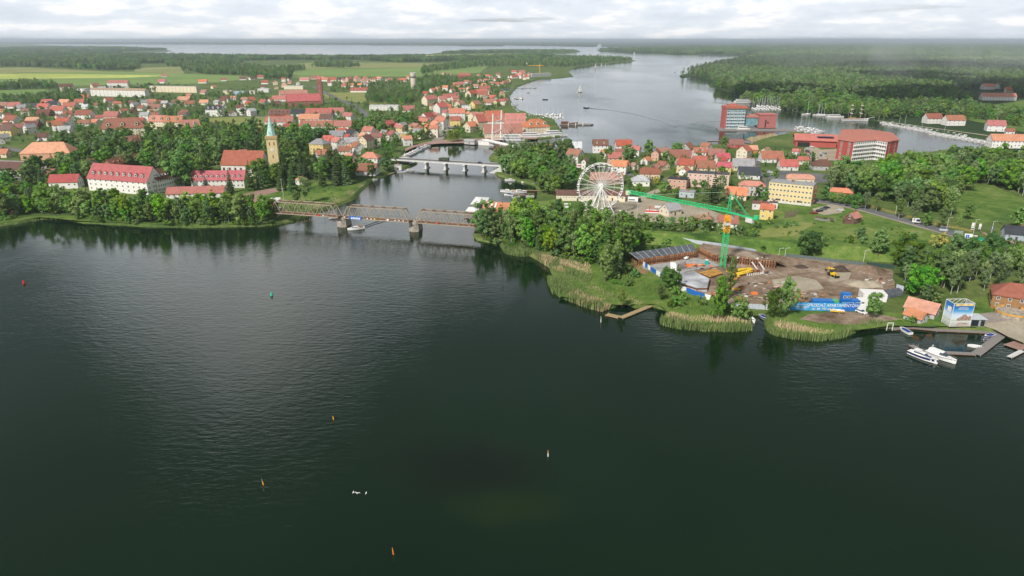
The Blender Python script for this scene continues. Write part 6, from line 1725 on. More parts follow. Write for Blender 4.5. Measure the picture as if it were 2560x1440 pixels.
m = MB(); m.add([(-1.4, -0.02, 0.3), (3.2, -0.02, 0.3), (3.2, -0.02, 1.5), (-1.0, -0.02, 1.7)], [(0, 1, 2, 3)]); m.build('picture', plain('printed_reflection', (0.44, 0.36, 0.31), 0.5, 0.4, 1.2), BB)
MB().box((0.1, -0.04, H8 - 0.45), (W8 * 0.88, 0.06, 0.7)).build('gold_strip', plain('gold_print', (0.72, 0.55, 0.22), 0.5, 0.3, 1.0), BB)
text('MIKOŁAJKI', 0.8, M_WHITE, BB, (0, -0.05, 6.9), (R(90), 0, 0)); MB().box((0, -0.03, 7.5), (3.4, 0.02, 0.1)).build('rule', M_WHITE, BB)
MB().box((-W8 / 2 - 0.02, 1.9, 6.3), (0.03, 2.0, 1.9)).build('blank_panel', M_WHITE, BB)
fr = MB()
for x in (-W8 / 2, W8 / 2):
    for y in (0, DB8): fr.bar((x, y, 0), (x, y, H8 + 0.15), 0.14)
for x0, y0, x1, y1 in ((-W8 / 2, 0, W8 / 2, 0), (-W8 / 2, DB8, W8 / 2, DB8), (-W8 / 2, 0, -W8 / 2, DB8), (W8 / 2, 0, W8 / 2, DB8)): fr.bar((x0, y0, H8 + 0.15), (x1, y1, H8 + 0.15), 0.14)
for k in range(4): fr.bar((-W8 / 2 + k * W8 / 4, DB8, H8 - 1.4), (-W8 / 2 + (k + 1) * W8 / 4, DB8, H8 + 0.1), 0.1)
fr.build('scaffold_frame', M_WHITE, BB)
SP_ = thing('sales_pavilion', 'grey glass sales pavilion attached beside the billboard tower', 'pavilion', G(2441, 815.5), R(-2))
MB().box((0, 2.4, 1.35), (5.6, 5.0, 2.7)).build('wall', M_GREYP, SP_); MB().box((0, 2.4, 2.85), (6.2, 5.8, 0.25)).build('roof', plain('pale_metal_roof', (0.48, 0.52, 0.55), 0.4), SP_)
for x, w in ((-0.9, 2.6), (1.9, 1.4)): MB().box((x, -0.14, 1.25), (w, 0.06, 2.2)).build('glass_door', M_GLASS, SP_)
FOOT.append((SP_.location.x, SP_.location.y, 5, 5, 1, 0)); FOOT.append((BB.location.x, BB.location.y + 2, 5, 4, 1, 0))
# boathouse and villa
def villa(x, y, W, D, ang, lab, name='house', cat='house', **k):
    return building_at(G(x, y) + Vector((0, D / 2, 0)), W, D, ang, k.pop('wh', 3.2), k.pop('rh', 3.2), k.pop('wall', 'grey'), k.pop('roof', 'red'), k.pop('rt', 'g'), name=name, label=lab, cat=cat, **k)
villa(2316, 792, 10.5, 6.5, -48, 'grey boathouse with broad salmon-red roof left of the billboard', 'boathouse', 'boathouse', roof='orange', wh=2.6, rh=3.0, chim=0)
villa(2296, 806, 6.5, 4.5, -60, 'lower red-roofed boathouse annex half hidden by trees', 'boathouse', 'boathouse', roof='orange', wh=2.2, rh=2.0, chim=0)
villa(2556, 780, 15, 12, -30, 'brown lakeside villa with terracotta hip roof and balcony at right edge', 'villa', 'villa', wall='tan' if 'tan' in WALLS else 'wood', roof='rust', rt='h', wh=5.6, rh=4.0, st=2)
t = thing('stone_terrace', 'stone terrace with orange parapet below the brown villa', 'terrace', G(2545, 796)); MB().cyl((0, 3, -0.5), (0, 3, 1.4), 6.0, n=18).build('base', M_STONE, t); 
m = MB()
for k in range(18): m.bar((6 * math.cos(k * 0.349), 3 + 6 * math.sin(k * 0.349), 1.75), (6 * math.cos((k + 1) * 0.349), 3 + 6 * math.sin((k + 1) * 0.349), 1.75), 0.25, 0.7)
m.build('parapet', plain('orange_wood', (0.55, 0.30, 0.07), 0.7), t)
# roadside boards
def board(x, y, w, h, z0, lab, mat, rz=-20, name='billboard', marks=()):
    t = thing(name, lab, 'sign', G(x, y), R(rz)); MB().box((0, 0, z0 + h / 2), (w, 0.15, h)).build('panel', mat, t)
    for s in (-0.4, 0.4): MB().box((s * w, 0.12, z0 / 2 + 0.1), (0.14, 0.14, z0 + 0.2)).build('post', M_STEEL, t)
    for (mx, mz, mw_, mh, mm) in marks: MB().box((mx, -0.09, z0 + mz), (mw_, 0.04, mh), 0).build('print', mm, t)
board(2290, 561, 4.6, 2.4, 1.2, 'white roadside billboard with dark picture standing in the meadow', M_WHITE, -18, marks=((0.7, 1.2, 1.9, 1.3, M_NAVY), (-1.3, 1.2, 1.2, 0.5, M_GREYP)))
board(2394, 594, 4.0, 3.0, 0.8, 'blank grey-green roadside board, leftmost of the cluster', plain('grey_green_board', (0.25, 0.30, 0.27), 0.6), -18)
board(2418, 603, 3.4, 3.2, 0.8, 'white board with blue emblem in the roadside cluster', M_WHITE, -18, marks=((-0.4, 1.8, 1.6, 1.7, M_BLUEP), (-0.4, 1.8, 0.3, 0.9, M_WHITE)))
board(2432, 606, 2.8, 3.0, 0.8, 'white list board right of the blue emblem', M_WHITE, -18, marks=((0, 1.0, 2.4, 0.08, M_GREYP), (0, 2.0, 2.4, 0.08, M_GREYP)))
board(2446, 610, 3.6, 2.6, 0.8, 'green roadside direction board', plain('road_green', (0.0, 0.30, 0.16), 0.5), -18, marks=((-0.8, 1.6, 0.9, 0.2, M_WHITE), (0.6, 1.2, 0.9, 0.2, M_WHITE)))
board(2429, 579, 1.3, 4.0, 1.0, 'tall white price pylon sign by the roundabout', M_WHITE, -10, 'pylon_sign', ((0, 0.8, 1.2, 0.5, M_BLACK), (0, 2.0, 1.0, 0.3, M_GREYP)))
board(2447, 580, 1.2, 3.0, 1.6, 'narrow white and blue sign right of the price pylon', M_WHITE, -10, 'pylon_sign', ((0, 0.8, 1.1, 1.2, M_METALFENCE),))
board(2478, 582, 1.1, 1.1, 2.2, 'round blue road sign on a pole near the red path', M_BLUEP, -10, 'road_sign', ((0, 0.55, 0.5, 0.5, M_WHITE),))
t = thing('bus_shelter', 'glass bus shelter beside the road', 'shelter', G(2360, 578), R(-18)); MB().box((0, 0.9, 1.2), (4.2, 0.06, 2.3)).build('glass_wall', M_METALFENCE, t); MB().box((0, 0.2, 2.5), (4.6, 1.7, 0.15)).build('roof', M_STEEL, t)
board(1444, 421, 16, 3.2, 0.6, 'red and white hoarding beyond the Ferris wheel', M_WHITE, -6, 'hoarding', ((-6.2, 1.6, 3, 3, M_REDP), (3, 1.6, 6.5, 1.0, M_REDP)))
board(216, 392, 2.4, 2.0, 3.2, 'blue parking sign near the supermarket', M_CYANP, 0, 'road_sign', ((0, 1.0, 1.2, 1.2, M_WHITE),))
# yellow flower hedge along the road
HD = thing('flower_hedge', 'yellow-topped clipped hedge along the far side of the road', 'hedge')
hp = [G(x, y) for x, y in [(2130, 504), (2190, 521), (2260, 540), (2330, 560), (2395, 572), (2432, 580)]]
for i in range(len(hp) - 1):
    m = MB(); a, b = hp[i], hp[i + 1]
    for k in range(8): 
        p, q = a.lerp(b, k / 8), a.lerp(b, (k + 1) / 8); m.bar(p + Vector((0, 0, 0.5)), q + Vector((0, 0, 0.5)), 1.8, 1.0)
        for _ in range(26): leafs(m, p.lerp(q, rnd.random()) + Vector((rnd.uniform(-.7, .7), rnd.uniform(-.5, .5), 1.0)), 0.3, 1, 0.28, rnd)
    m.build('clipped_section', plain('yellow_hedge', (0.42, 0.33, 0.05) if i > 2 else (0.22, 0.20, 0.06), 0.9, 0.4, 1.5), HD)
# brown barn lean-to and fairground pieces
t = thing('lean_to_shed', 'low dark brown lean-to beside the small barn', 'shed', G(2122, 560), R(-8)); MB().box((0, 1.6, 1.1), (5, 3.2, 2.2)).build('wall', WALLS['brown'], t); MB().box((0, 1.6, 2.3), (5.4, 3.6, 0.16)).build('roof', ROOFS['brown'], t)
FOOT.append((t.location.x, t.location.y, 4, 3, 1, 0))
simple('carousel_trailer', 'white fairground trailer with dark truck right of the Ferris wheel', 'trailer', 1582, 505, [('box_body', (0, 0, 1.9), (6.5, 2.5, 2.6), M_WHITE), ('cab', (4.2, 0, 1.4), (1.8, 2.3, 2.2), M_BLACK), ('awning', (-1, -1.8, 2.5), (4, 1.4, 0.1), M_TENT)], -12)
simple('fair_ride', 'red and white fairground ride with flat platform', 'ride', 1640, 531, [('platform', (0, 0, 0.6), (13, 7, 0.6), M_WHITE), ('fence_rail', (0, -3.4, 1.4), (13, 0.1, 0.9), M_REDP), ('fence_rail', (-6.3, 0, 1.4), (0.1, 6.8, 0.9), M_REDP), ('canopy', (2.5, 1.5, 3.2), (7, 4.5, 0.25), M_TENT), ('mast', (-4, 0, 2.4), (0.35, 0.35, 3.6), M_REDP), ('mast', (-2, 2, 2.4), (0.35, 0.35, 3.6), M_ORANGEP)], -10)
simple('market_stall', 'white market stall with red seats right below the Ferris wheel', 'stall', 1556, 537, [('counter', (0, 0, 0.7), (3.6, 1.6, 1.2), M_WHITE), ('awning', (0, -0.2, 2.5), (4.2, 2.6, 0.18), M_TENT), ('post', (-1.8, -1.2, 1.4), (0.1, 0.1, 2.2), M_STEEL), ('post', (1.8, -1.2, 1.4), (0.1, 0.1, 2.2), M_STEEL)], 5)
simple('market_stall', 'pale tent stall at the left foot of the Ferris wheel', 'stall', 1418, 519, [('counter', (0, 0, 0.7), (3.2, 1.6, 1.2), M_WHITE), ('awning', (0, 0, 2.4), (4.0, 2.8, 0.2), M_TENT), ('post', (-1.7, -1.2, 1.3), (0.1, 0.1, 2.2), M_STEEL)], 5)
simple('wedding_tent', 'white garden marquee at the left end of the truss bridge', 'tent', 690, 507, [('canopy', (0, 0, 2.4), (6, 4, 1.2), M_TENT), ('annex', (-2, -3.5, 1.8), (8, 3.4, 0.4), M_TENT), ('pole', (-2.8, -1.8, 1.0), (0.12, 0.12, 2), M_STEEL), ('pole', (2.8, -1.8, 1.0), (0.12, 0.12, 2), M_STEEL)], 15)
house(755, 464, 32, -35, 1, 'white', 'orange', 'h', label='small white park pavilion with orange roof among the spruces')
simple('wooden_hut', 'small brown wooden hut under the trees at far left shore', 'hut', 36, 531, [('wall', (0, 1, 1.1), (5.5, 3, 2.2), WALLS['brown']), ('roof', (0, 1, 2.4), (6.8, 4.2, 0.35), ROOFS['rust'])], 0)
simple('harbour_hut', 'small grey hut on the jetty right of the moored cruiser', 'hut', 1325, 494, [('wall', (0, 1, 1.1), (5.5, 3, 2.2), WALLS['grey']), ('roof', (0, 1, 2.4), (6.2, 4.0, 0.3), ROOFS['brown'])], 0)
# lamp and power poles
def pole(x, y, h, lab, arm=True, mat=None):
    t = thing('lamp_post' if arm else 'power_pole', lab, 'lamp' if arm else 'pole', G(x, y)); mt = mat or M_PALECON
    MB().cyl((0, 0, -0.3), (0, 0, h), 0.13, 0.08, 6).build('pole', mt, t)
    if arm: MB().bar((0, 0, h - 0.1), (1.3, -0.3, h + 0.25), 0.09).box((1.5, -0.35, h + 0.25), (0.7, 0.3, 0.14)).build('lamp_head', mt, t)
    else: MB().bar((-0.8, 0, h - 0.4), (0.8, 0, h - 0.4), 0.1).build('crossarm', mt, t)
for x, y, h, l_, a_ in [(1257, 612, 24, 'tall thin mast rising from the reeds beside the truss bridge end', False), (711, 512, 11, 'pale power pole left of the truss bridge, right one', False), (706, 480, 9, 'pale power pole left of the truss bridge, left one', False),
    (1591, 556, 12, 'concrete pole right of the Ferris wheel', False), (1647, 571, 11, 'concrete pole behind the grey-roofed shed', False), (1706, 590, 11, 'concrete pole left of the crane among bushes', False),
    (2364, 583, 8.5, 'street lamp beside the bus shelter', True), (2432, 588, 8.5, 'street lamp behind the roadside boards', True), (2476, 590, 8, 'street lamp near the blue road sign', True), (2238, 537, 8, 'street lamp on the meadow side of the road', True), (2157, 662, 7, 'site lamp pole by the green fence', True),
    (1946, 646, 5, 'left site lamp pole at the pit corner', True), (1961, 648, 5.5, 'right site lamp pole at the pit corner', True), (373, 497, 16, 'tall flagpole in front of the white hotel gable', False), (258, 378, 9, 'street lamp by the school car park', True), (368, 392, 8, 'street lamp behind the timber building', True)]:
    pole(x, y, h, l_, a_, M_RUST if h > 20 else None)
# ================================================================== boats, jetties, vehicles
M_BOATWHITE = plain('boat_gelcoat', (0.78, 0.77, 0.75), 0.25, 0.06, 0.6, spec=0.5)
M_BOATBLUE = plain('boat_cover_blue', (0.02, 0.05, 0.22), 0.7, 0.15)
M_SCREEN = plain('boat_glass', (0.05, 0.07, 0.09), 0.1, 0.1, 1.0, spec=0.6)
M_SAIL = plain('sailcloth', (0.80, 0.79, 0.77), 0.8, 0.05)
M_TEAK = plain('teak', (0.35, 0.22, 0.12), 0.7, 0.2)
def hull(L_, B_, H_, stern=0.8, mats=(None, None), sheer=0.25, n=9):
    """pointed bow towards +x; side material 0, deck material 1"""
    mb = MB(); st = []
    for i in range(n):
        f = i / (n - 1); x = -L_ / 2 + L_ * f
        w = B_ / 2 * (stern + (1 - stern) * min(1, f * 3)) if f < 0.45 else B_ / 2 * max(0.0, 1 - ((f - 0.45) / 0.55) ** 2.2)
        h = H_ * (1 + sheer * f * f); w = max(w, 0.02)
        st.append([(x, -w, h), (x * 0.985, -w * 0.86, 0.12 * H_), (x * 0.93, 0, -0.35 * H_ * (1 - 0.6 * f)), (x * 0.985, w * 0.86, 0.12 * H_), (x, w, h)])
    vs = [p for s in st for p in s]; fs = []
    for i in range(n - 1):
        for k in range(4): a = i * 5 + k; fs.append((a, a + 1, a + 6, a + 5))
    mb.add(vs, fs, 0); mb.add(st[0], [(4, 3, 2, 1, 0)], 0)
    dk = [(s[0][0], s[0][1] * 0.93, s[0][2] - 0.06) for s in st] + [(s[4][0], s[4][1] * 0.93, s[4][2] - 0.06) for s in st]
    mb.add(dk, [(i, i + 1, n + i + 1, n + i) for i in range(n - 1)], 1)
    return mb
def band(L_, B_, H_, stern, z0, z1, sheer=0.25, n=9, out=0.02):
    """stripe along both sides of such a hull"""
    m = MB()
    for sd in (-1, 1):
        vs = []
        for i in range(n):
            f = i / (n - 1); x = -L_ / 2 + L_ * f
            w = B_ / 2 * (stern + (1 - stern) * min(1, f * 3)) if f < 0.45 else B_ / 2 * max(0.0, 1 - ((f - 0.45) / 0.55) ** 2.2)
            h = H_ * (1 + sheer * f * f); w = max(w, 0.02)
            for z in (z0, z1):
                t = (z - 0.12) / 0.88; vs.append((x * (0.985 + 0.015 * t), sd * (w * (0.86 + 0.14 * t) + out), H_ * 0.12 * (1 - t) + h * t))
        m.add(vs, [(2 * i, 2 * i + 2, 2 * i + 3, 2 * i + 1) if sd < 0 else (2 * i + 1, 2 * i + 3, 2 * i + 2, 2 * i) for i in range(n - 1)])
    return m
def cabin(x0, x1, w, z0, h, rake=0.6, taper=0.75):
    m = MB(); a, b = w / 2, w / 2 * taper
    m.add([(x0, -a, z0), (x1, -a * 0.8, z0), (x1, a * 0.8, z0), (x0, a, z0), (x0 + 0.15, -b, z0 + h), (x1 - rake, -b * 0.8, z0 + h), (x1 - rake, b * 0.8, z0 + h), (x0 + 0.15, b, z0 + h)],
          [(0, 1, 5, 4), (1, 2, 6, 5), (2, 3, 7, 6), (3, 0, 4, 7), (4, 5, 6, 7)])
    return m
def scaled(mb, k):
    m = MB(); m.v = [(x, y, z * 1) for x, y, z in mb.v]; m.f = mb.f; m.m = mb.m; return m
def make_motorboat(name, lab, cat, L_, B_, H_, stripe=None, cov=None, cab=True, stripes=(0.35, 0.85), group=None):
    t = thing(name, lab, cat, group=group)
    hull(L_, B_, H_, 0.82).build('hull', [M_BOATWHITE, M_BOATWHITE], t)
    if stripe: band(L_, B_, H_, 0.82, *stripes).build('stripe', stripe, t)
    if cov: 
        m = MB(); m.add([(-L_ * 0.42, -B_ * 0.36, H_ + 0.06), (L_ * 0.1, -B_ * 0.38, H_ + 0.1), (L_ * 0.3, 0, H_ * 1.1 + 0.1), (L_ * 0.1, B_ * 0.38, H_ + 0.1), (-L_ * 0.42, B_ * 0.36, H_ + 0.06), (-L_ * 0.1, 0, H_ + 0.45)], [(0, 1, 5), (1, 2, 5), (2, 3, 5), (3, 4, 5), (4, 0, 5)]); m.build('cover', cov, t)
    elif cab:
        c = cabin(-L_ * 0.16, L_ * 0.22, B_ * 0.66, H_ * 0.98, H_ * 0.7, L_ * 0.1).build('cabin', M_BOATWHITE, t)
        g = cabin(-L_ * 0.12, L_ * 0.205, B_ * 0.67, H_ * 1.18, H_ * 0.34, L_ * 0.07, 0.86).build('windscreen', M_SCREEN, t)
        MB().box((-L_ * 0.33, 0, H_ * 0.95), (L_ * 0.2, B_ * 0.6, 0.1)).build('cockpit', M_TEAK, t)
    return t
def make_sailboat(name, lab, L_=8.5, sail=False, group=None):
    t = thing(name, lab, 'sailboat', group=group); B_, H_ = L_ * 0.3, 0.95
    hull(L_, B_, H_, 0.7).build('hull', [M_BOATWHITE, M_BOATWHITE], t)
    cabin(-L_ * 0.05, L_ * 0.25, B_ * 0.55, H_, 0.45, 0.8).build('cabin', M_BOATWHITE, t)
    MB().box((-L_ * 0.25, 0, H_ + 0.02), (L_ * 0.25, B_ * 0.45, 0.08)).build('cockpit', M_TEAK, t)
    MB().cyl((L_ * 0.1, 0, H_), (L_ * 0.1, 0, H_ + L_ * 1.25), 0.10, 0.06, 6).build('mast', M_BOATWHITE, t)
    MB().bar((L_ * 0.1, 0, H_ + 1.2), (-L_ * 0.32, 0, H_ + 1.2), 0.2).build('boom', M_BOATBLUE if not sail else M_BOATWHITE, t)
    if sail:
        m = MB(); m.add([(L_ * 0.09, 0.03, H_ + 1.3), (-L_ * 0.34, 0.5, H_ + 1.3), (-L_ * 0.12, 0.45, H_ + L_ * 0.6), (L_ * 0.09, 0.03, H_ + L_ * 1.2), (-L_ * 0.15, 0.75, H_ + L_ * 0.35)], [(0, 1, 4), (1, 2, 4), (2, 3, 4), (3, 0, 4)]); m.build('mainsail', M_SAIL, t)
        m = MB(); m.add([(L_ * 0.12, 0.03, H_ + L_ * 1.05), (L_ * 0.48, 0.05, H_ + 0.5), (L_ * 0.06, 0.8, H_ + 0.7)], [(0, 1, 2)]); m.build('jib_sail', M_SAIL, t)
    return t
def put(t, x, y, rz, z=0.0): t.location = G(x, y, z); t.rotation_euler = (0, 0, R(rz)); return t
# the two cruisers at the near pontoon
def cruiser(lab, x, y, rz, fly, stripe):
    t = make_motorboat('cabin_cruiser', lab, 'boat', 12.5, 3.9, 1.75, stripe, None, False, (0.42, 0.92) if fly else (0.72, 0.9))
    if fly:
        MB().box((2.2, 0, 2.05), (2.2, 1.5, 0.05)).build('sun_pad', M_BOATBLUE, t)
        cabin(-4.2, 1.6, 2.9, 1.75, 1.1, 1.9).build('cabin', M_BOATWHITE, t); cabin(-3.6, 1.25, 2.95, 2.1, 0.55, 1.4, 0.88).build('windscreen', M_SCREEN, t)
        MB().box((-2.6, 0, 3.25), (2.6, 2.6, 0.16)).build('hardtop', M_BOATWHITE, t)
        [MB().bar((-3.8, sd * 1.3, 2.4), (-3.2, sd * 1.2, 3.2), 0.12).build('arch_leg', M_BOATWHITE, t) for sd in (-1, 1)]
        for yy in (-0.8, 0.9): MB().cyl((-3.4, yy, 3.3), (-3.5, yy, 5.4), 0.035, 0.02, 5).build('aerial', M_BOATWHITE, t)
    else:
        cabin(-5.2, 2.6, 3.1, 1.75, 1.75, 2.4, 0.8).build('cabin', M_BOATWHITE, t); cabin(-0.4, 2.35, 3.0, 2.2, 0.95, 1.5, 0.84).build('windscreen', M_SCREEN, t)
        MB().cyl((-4.2, 0, 3.5), (-4.3, 0, 5.0), 0.05, 0.03, 5).box((-4.3, 0, 4.6), (0.4, 0.3, 0.3)).build('radar_mast', M_BOATWHITE, t)
    m = MB()
    for sd in (-1, 1):
        pr = None
        for k in range(7):
            f = 0.55 + 0.45 * k / 6; xx = -6.25 + 12.5 * f; w = 1.95 * max(0, 1 - ((f - 0.45) / 0.55) ** 2.2) * 0.95; h = 1.75 * (1 + 0.25 * f * f)
            p = Vector((xx, sd * w, h + 0.65)); m.bar(p, p - Vector((0, 0, 0.65)), 0.04)
            if pr is not None: m.bar(pr, p, 0.05)
            pr = p
    m.build('bow_rail', M_STEEL, t)
    put(t, x, y, rz); t.scale = (0.78,) * 3
cruiser('white cabin cruiser with broad navy stripe moored at the near pontoon', 2307, 897, -60, True, M_NAVY)
cruiser('all-white hardtop cruiser moored beside the navy-striped one', 2352, 897, -60, False, M_GREYP)
put(make_motorboat('covered_boat', 'white motorboat under a blue cover at the shore jetty', 'boat', 6.2, 2.5, 0.8, None, M_BOATBLUE), 2262, 829, 98)
put(make_motorboat('covered_boat', 'small boat under navy cover at the diagonal pontoon', 'boat', 5.2, 2.2, 0.7, M_NAVY, M_BOATBLUE, True, (0.3, 0.95)), 2472, 842, 205)
put(make_motorboat('dinghy', 'small white dinghy with outboard inside the pontoon corner', 'boat', 4.4, 2.0, 0.6, None, None, False), 2436, 868, 160)
put(make_motorboat('jet_ski', 'jet ski beside the diagonal pontoon', 'jet ski', 3.0, 1.1, 0.6, M_NAVY, M_NAVY, True, (0.3, 0.95)), 2462, 852, 215)
put(make_motorboat('motorboat', 'white motorboat with bow towards the lake in the reed inlet', 'boat', 5.6, 2.3, 0.85), 1879, 802, -85)
put(make_motorboat('covered_boat', 'motorboat under blue cover in the reed inlet', 'boat', 5.0, 2.2, 0.8, M_NAVY, M_BOATBLUE, True, (0.3, 0.9)), 1909, 796, -80)
yk = put(make_motorboat('sailing_dinghy', 'yellow dinghy on a trailer on the grass before the banner', 'boat', 5.2, 1.9, 0.6, M_YELLOWP, M_TENT, True, (0.15, 0.97)), 2093, 779, 172, GZ + 0.7)
MB().bar((-2.5, 0, -0.15), (3.4, 0, -0.25), 0.12).cyl((-0.6, -1.0, -0.4), (-0.6, -0.8, -0.4), 0.3, n=10).cyl((-0.6, 1.0, -0.4), (-0.6, 0.8, -0.4), 0.3, n=10).build('trailer', M_STEEL, yk)
mv = put(make_motorboat('motor_yacht', 'white motor yacht with lowered mast passing under the truss bridge', 'boat', 9.5, 3.1, 1.15), 890, 574, 205)
MB().bar((-5.8, 0, 3.0), (3, 0, 2.1), 0.14).build('lowered_mast', M_STEEL, mv); MB().box((-2.2, 0, 1.9), (2.2, 1.8, 0.5)).build('sprayhood', M_TEAK, mv)
put(make_motorboat('motorboat', 'white boat moored behind the left stone pier', 'boat', 6.5, 2.4, 0.9), 836, 546, 205)
# repeated moored boats
P_MOT = make_motorboat('motorboat', 'x', 'boat', 8.5, 2.9, 1.1, M_NAVY, None, True, (0.75, 0.9), 'moored motorboats')
P_MOT2 = make_motorboat('motorboat', 'x', 'boat', 6.5, 2.4, 0.9, None, M_BOATBLUE, True, (0.3, 0.9), 'moored motorboats')
P_SAIL = make_sailboat('sailboat', 'x', 8.5, False, 'moored sailboats')
_used = set()
def moor(proto, x, y, rz, lab, s=1.0):
    if proto.name not in _used:
        _used.add(proto.name); t = proto; t['label'] = lab; put(t, x, y, rz); t.scale = (s,) * 3
    else: t = copy_tree(proto, G(x, y, 0), R(rz), lab, s)
    return t
def row(n, p0, p1, rz, lab, protos, jit=0.6, s=(0.85, 1.2), zig=0.0):
    for k in range(n):
        f = (k + 0.5) / n; x = p0[0] + (p1[0] - p0[0]) * f; y = p0[1] + (p1[1] - p0[1]) * f + (zig if k % 2 else 0)
        pr = protos[rnd.randrange(len(protos))]
        kind = 'white sailboat' if pr is P_SAIL else ('blue-covered motorboat' if pr is P_MOT2 else 'white motorboat')
        moor(pr, x + rnd.uniform(-jit, jit), y + rnd.uniform(-jit, jit) * 0.4, rz + rnd.uniform(-8, 8), kind + ' ' + lab, rnd.uniform(*s))
row(13, (1014, 393), (1066, 366), 25, 'moored along the curved promenade', [P_MOT, P_MOT, P_MOT2])
row(3, (1000, 432), (1026, 428), 10, 'at the bank left of the road bridge', [P_MOT, P_MOT2])
row(16, (2206, 307), (2330, 330), -18, 'in the long row along the far marina, left half', [P_MOT], 0.8, (1.0, 1.4), 3)
row(18, (2325, 333), (2470, 357), -18, 'in the long row along the far marina, right half', [P_MOT], 0.8, (1.0, 1.4), 3)
row(14, (2225, 307), (2420, 343), -18, 'in the inner row of the far marina', [P_MOT, P_MOT, P_SAIL], 0.8, (0.9, 1.2))
row(7, (1992, 323), (2054, 332), 10, 'in the yacht cluster behind the red market hall', [P_SAIL, P_MOT, P_MOT], 0.6, (1.2, 1.5), 4)
row(6, (1994, 318), (2050, 326), 10, 'in the back of the yacht cluster behind the market hall', [P_MOT, P_SAIL], 0.6, (1.1, 1.4), 3)
row(16, (1880, 272), (1948, 272), 85, 'in the yacht harbour behind the pier hotel, front row', [P_SAIL], 0.5, (1.2, 1.6), 2)
row(14, (1890, 266), (1975, 268), 85, 'in the yacht harbour behind the pier hotel, back row', [P_SAIL, P_SAIL, P_MOT], 0.5, (1.2, 1.6), 2)
row(1, (2010, 287), (2022, 287), 10, 'alone under the wooded far shore', [P_SAIL], 0, (1.6, 1.6))
row(3, (2040, 288), (2062, 290), 10, 'grouped left of the tall ship', [P_SAIL], 0.5, (1.4, 1.6))
row(18, (1300, 297), (1410, 293), 80, 'at the quay behind the orange hotel, front row', [P_SAIL, P_MOT, P_MOT], 0.8, (0.9, 1.2), 2)
row(16, (1300, 289), (1405, 286), 80, 'at the quay behind the orange hotel, back row', [P_SAIL, P_MOT], 0.8, (0.9, 1.2), 2)
row(15, (1276, 258), (1296, 283), 30, 'crowded along the town shore', [P_MOT, P_SAIL, P_MOT], 3.0, (0.9, 1.2))
row(10, (1285, 245), (1306, 246), 60, 'on the short town jetty', [P_MOT, P_SAIL], 1.5, (0.9, 1.2), 2)
row(12, (1250, 226), (1285, 224), 60, 'at the upper town jetty', [P_MOT, P_SAIL, P_MOT], 1.0, (0.9, 1.2), 2)
row(5, (1288, 222), (1340, 221), 20, 'along the long outer pontoon', [P_MOT2, P_MOT], 1.5, (0.9, 1.1))
for x, y, r_, lab, pr, s in [(1275, 452, 170, 'white motorboat alone under the trees by the bridge', P_MOT, 0.95), (1313, 457, 175, 'low grey motorboat by the wooded bank', P_MOT2, 0.9), (1344, 463, 170, 'white motorboat at the inner end of the small marina', P_MOT, 0.9),
    (1268, 481, 165, 'left white cruiser at the marina jetty', P_MOT, 1.2), (1297, 483, 5, 'right white cruiser at the marina jetty', P_MOT, 1.35), (1272, 489, 170, 'boat with teak deck along the lower jetty', P_MOT2, 1.0), (1290, 494, 15, 'white rowing boat pulled to the lower jetty', P_MOT2, 0.9),
    (1320, 232, 200, 'small white boat off the outer pontoon', P_MOT, 1.0), (1289, 262, 5, 'white boat lying off the town shore', P_MOT, 1.0), (1687, 181, 30, 'dark motorboat crossing the far lake', P_MOT2, 1.2), (935, 451, 20, 'small white boat by the left bank reeds', P_MOT, 0.7), (931, 443, 10, 'white boat beside the yellow slipway', P_MOT, 0.8)]:
    moor(pr, x, y, r_, lab, s)
for x, y, r_, lab, s in [(1449, 231, 35, 'white sailboat under full sail in mid-lake', 1.5), (1488, 171, 40, 'distant sailboat under sail by the far point, left one', 1.7), (1503, 167, 40, 'distant sailboat under sail by the far point, right one', 1.4), (1585, 137, 30, 'farthest tiny sailboat in the bay', 2.2), (1473, 135, 30, 'tiny far sailboat near the sandy point', 2.0)]:
    t = make_sailboat('sailboat', lab, 8.5, True, 'sailboats under sail'); put(t, x, y, r_); t.scale = (s,) * 3
def boat_with_wake(x, y, rz, lab, wake):
    t = make_motorboat('motorboat', lab, 'boat', 8, 2.8, 1.1, M_NAVY, None, True, (0.1, 0.95)); put(t, x, y, rz); t.scale = (1.2,) * 3
boat_with_wake(1466, 270, 175, 'dark motorboat drawing a long wake across the lake', None); boat_with_wake(1363, 249, 170, 'small motorboat near the town with a short wake', None)
M_WAKE = plain('wake_ripple', (0.10, 0.115, 0.12), 0.35, 0.2, 0.2)
def wake(pts, w0, w1, name='wake'):
    W = [G(x, y, 0.0) for x, y in pts]; m = MB(); n = len(W); vs = []
    for i, p in enumerate(W):
        d = (W[min(i + 1, n - 1)] - W[max(i - 1, 0)]).normalized(); nr = Vector((-d.y, d.x, 0)) * (w0 + (w1 - w0) * i / (n - 1)) / 2
        vs += [p - nr + Vector((0, 0, 0.02)), p + Vector((0, 0, 0.28)), p + nr + Vector((0, 0, 0.02))]
    m.add(vs, [q for i in range(n - 1) for q in ((3 * i, 3 * i + 3, 3 * i + 4, 3 * i + 1), (3 * i + 1, 3 * i + 4, 3 * i + 5, 3 * i + 2))])
    tag(m.build(name, M_WATER, None, True), kind='structure')
wake([(1470, 271), (1520, 275), (1580, 283), (1620, 292), (1660, 304), (1690, 316)], 2, 6)
wake([(1475, 270.5), (1530, 276), (1590, 287), (1640, 300)], 2, 5)
wake([(1700, 313), (1740, 306), (1780, 304), (1805, 304)], 5, 3)
wake([(897, 572), (920, 562), (945, 553), (970, 545)], 1, 3); wake([(899, 575), (930, 563), (960, 553)], 1, 3)
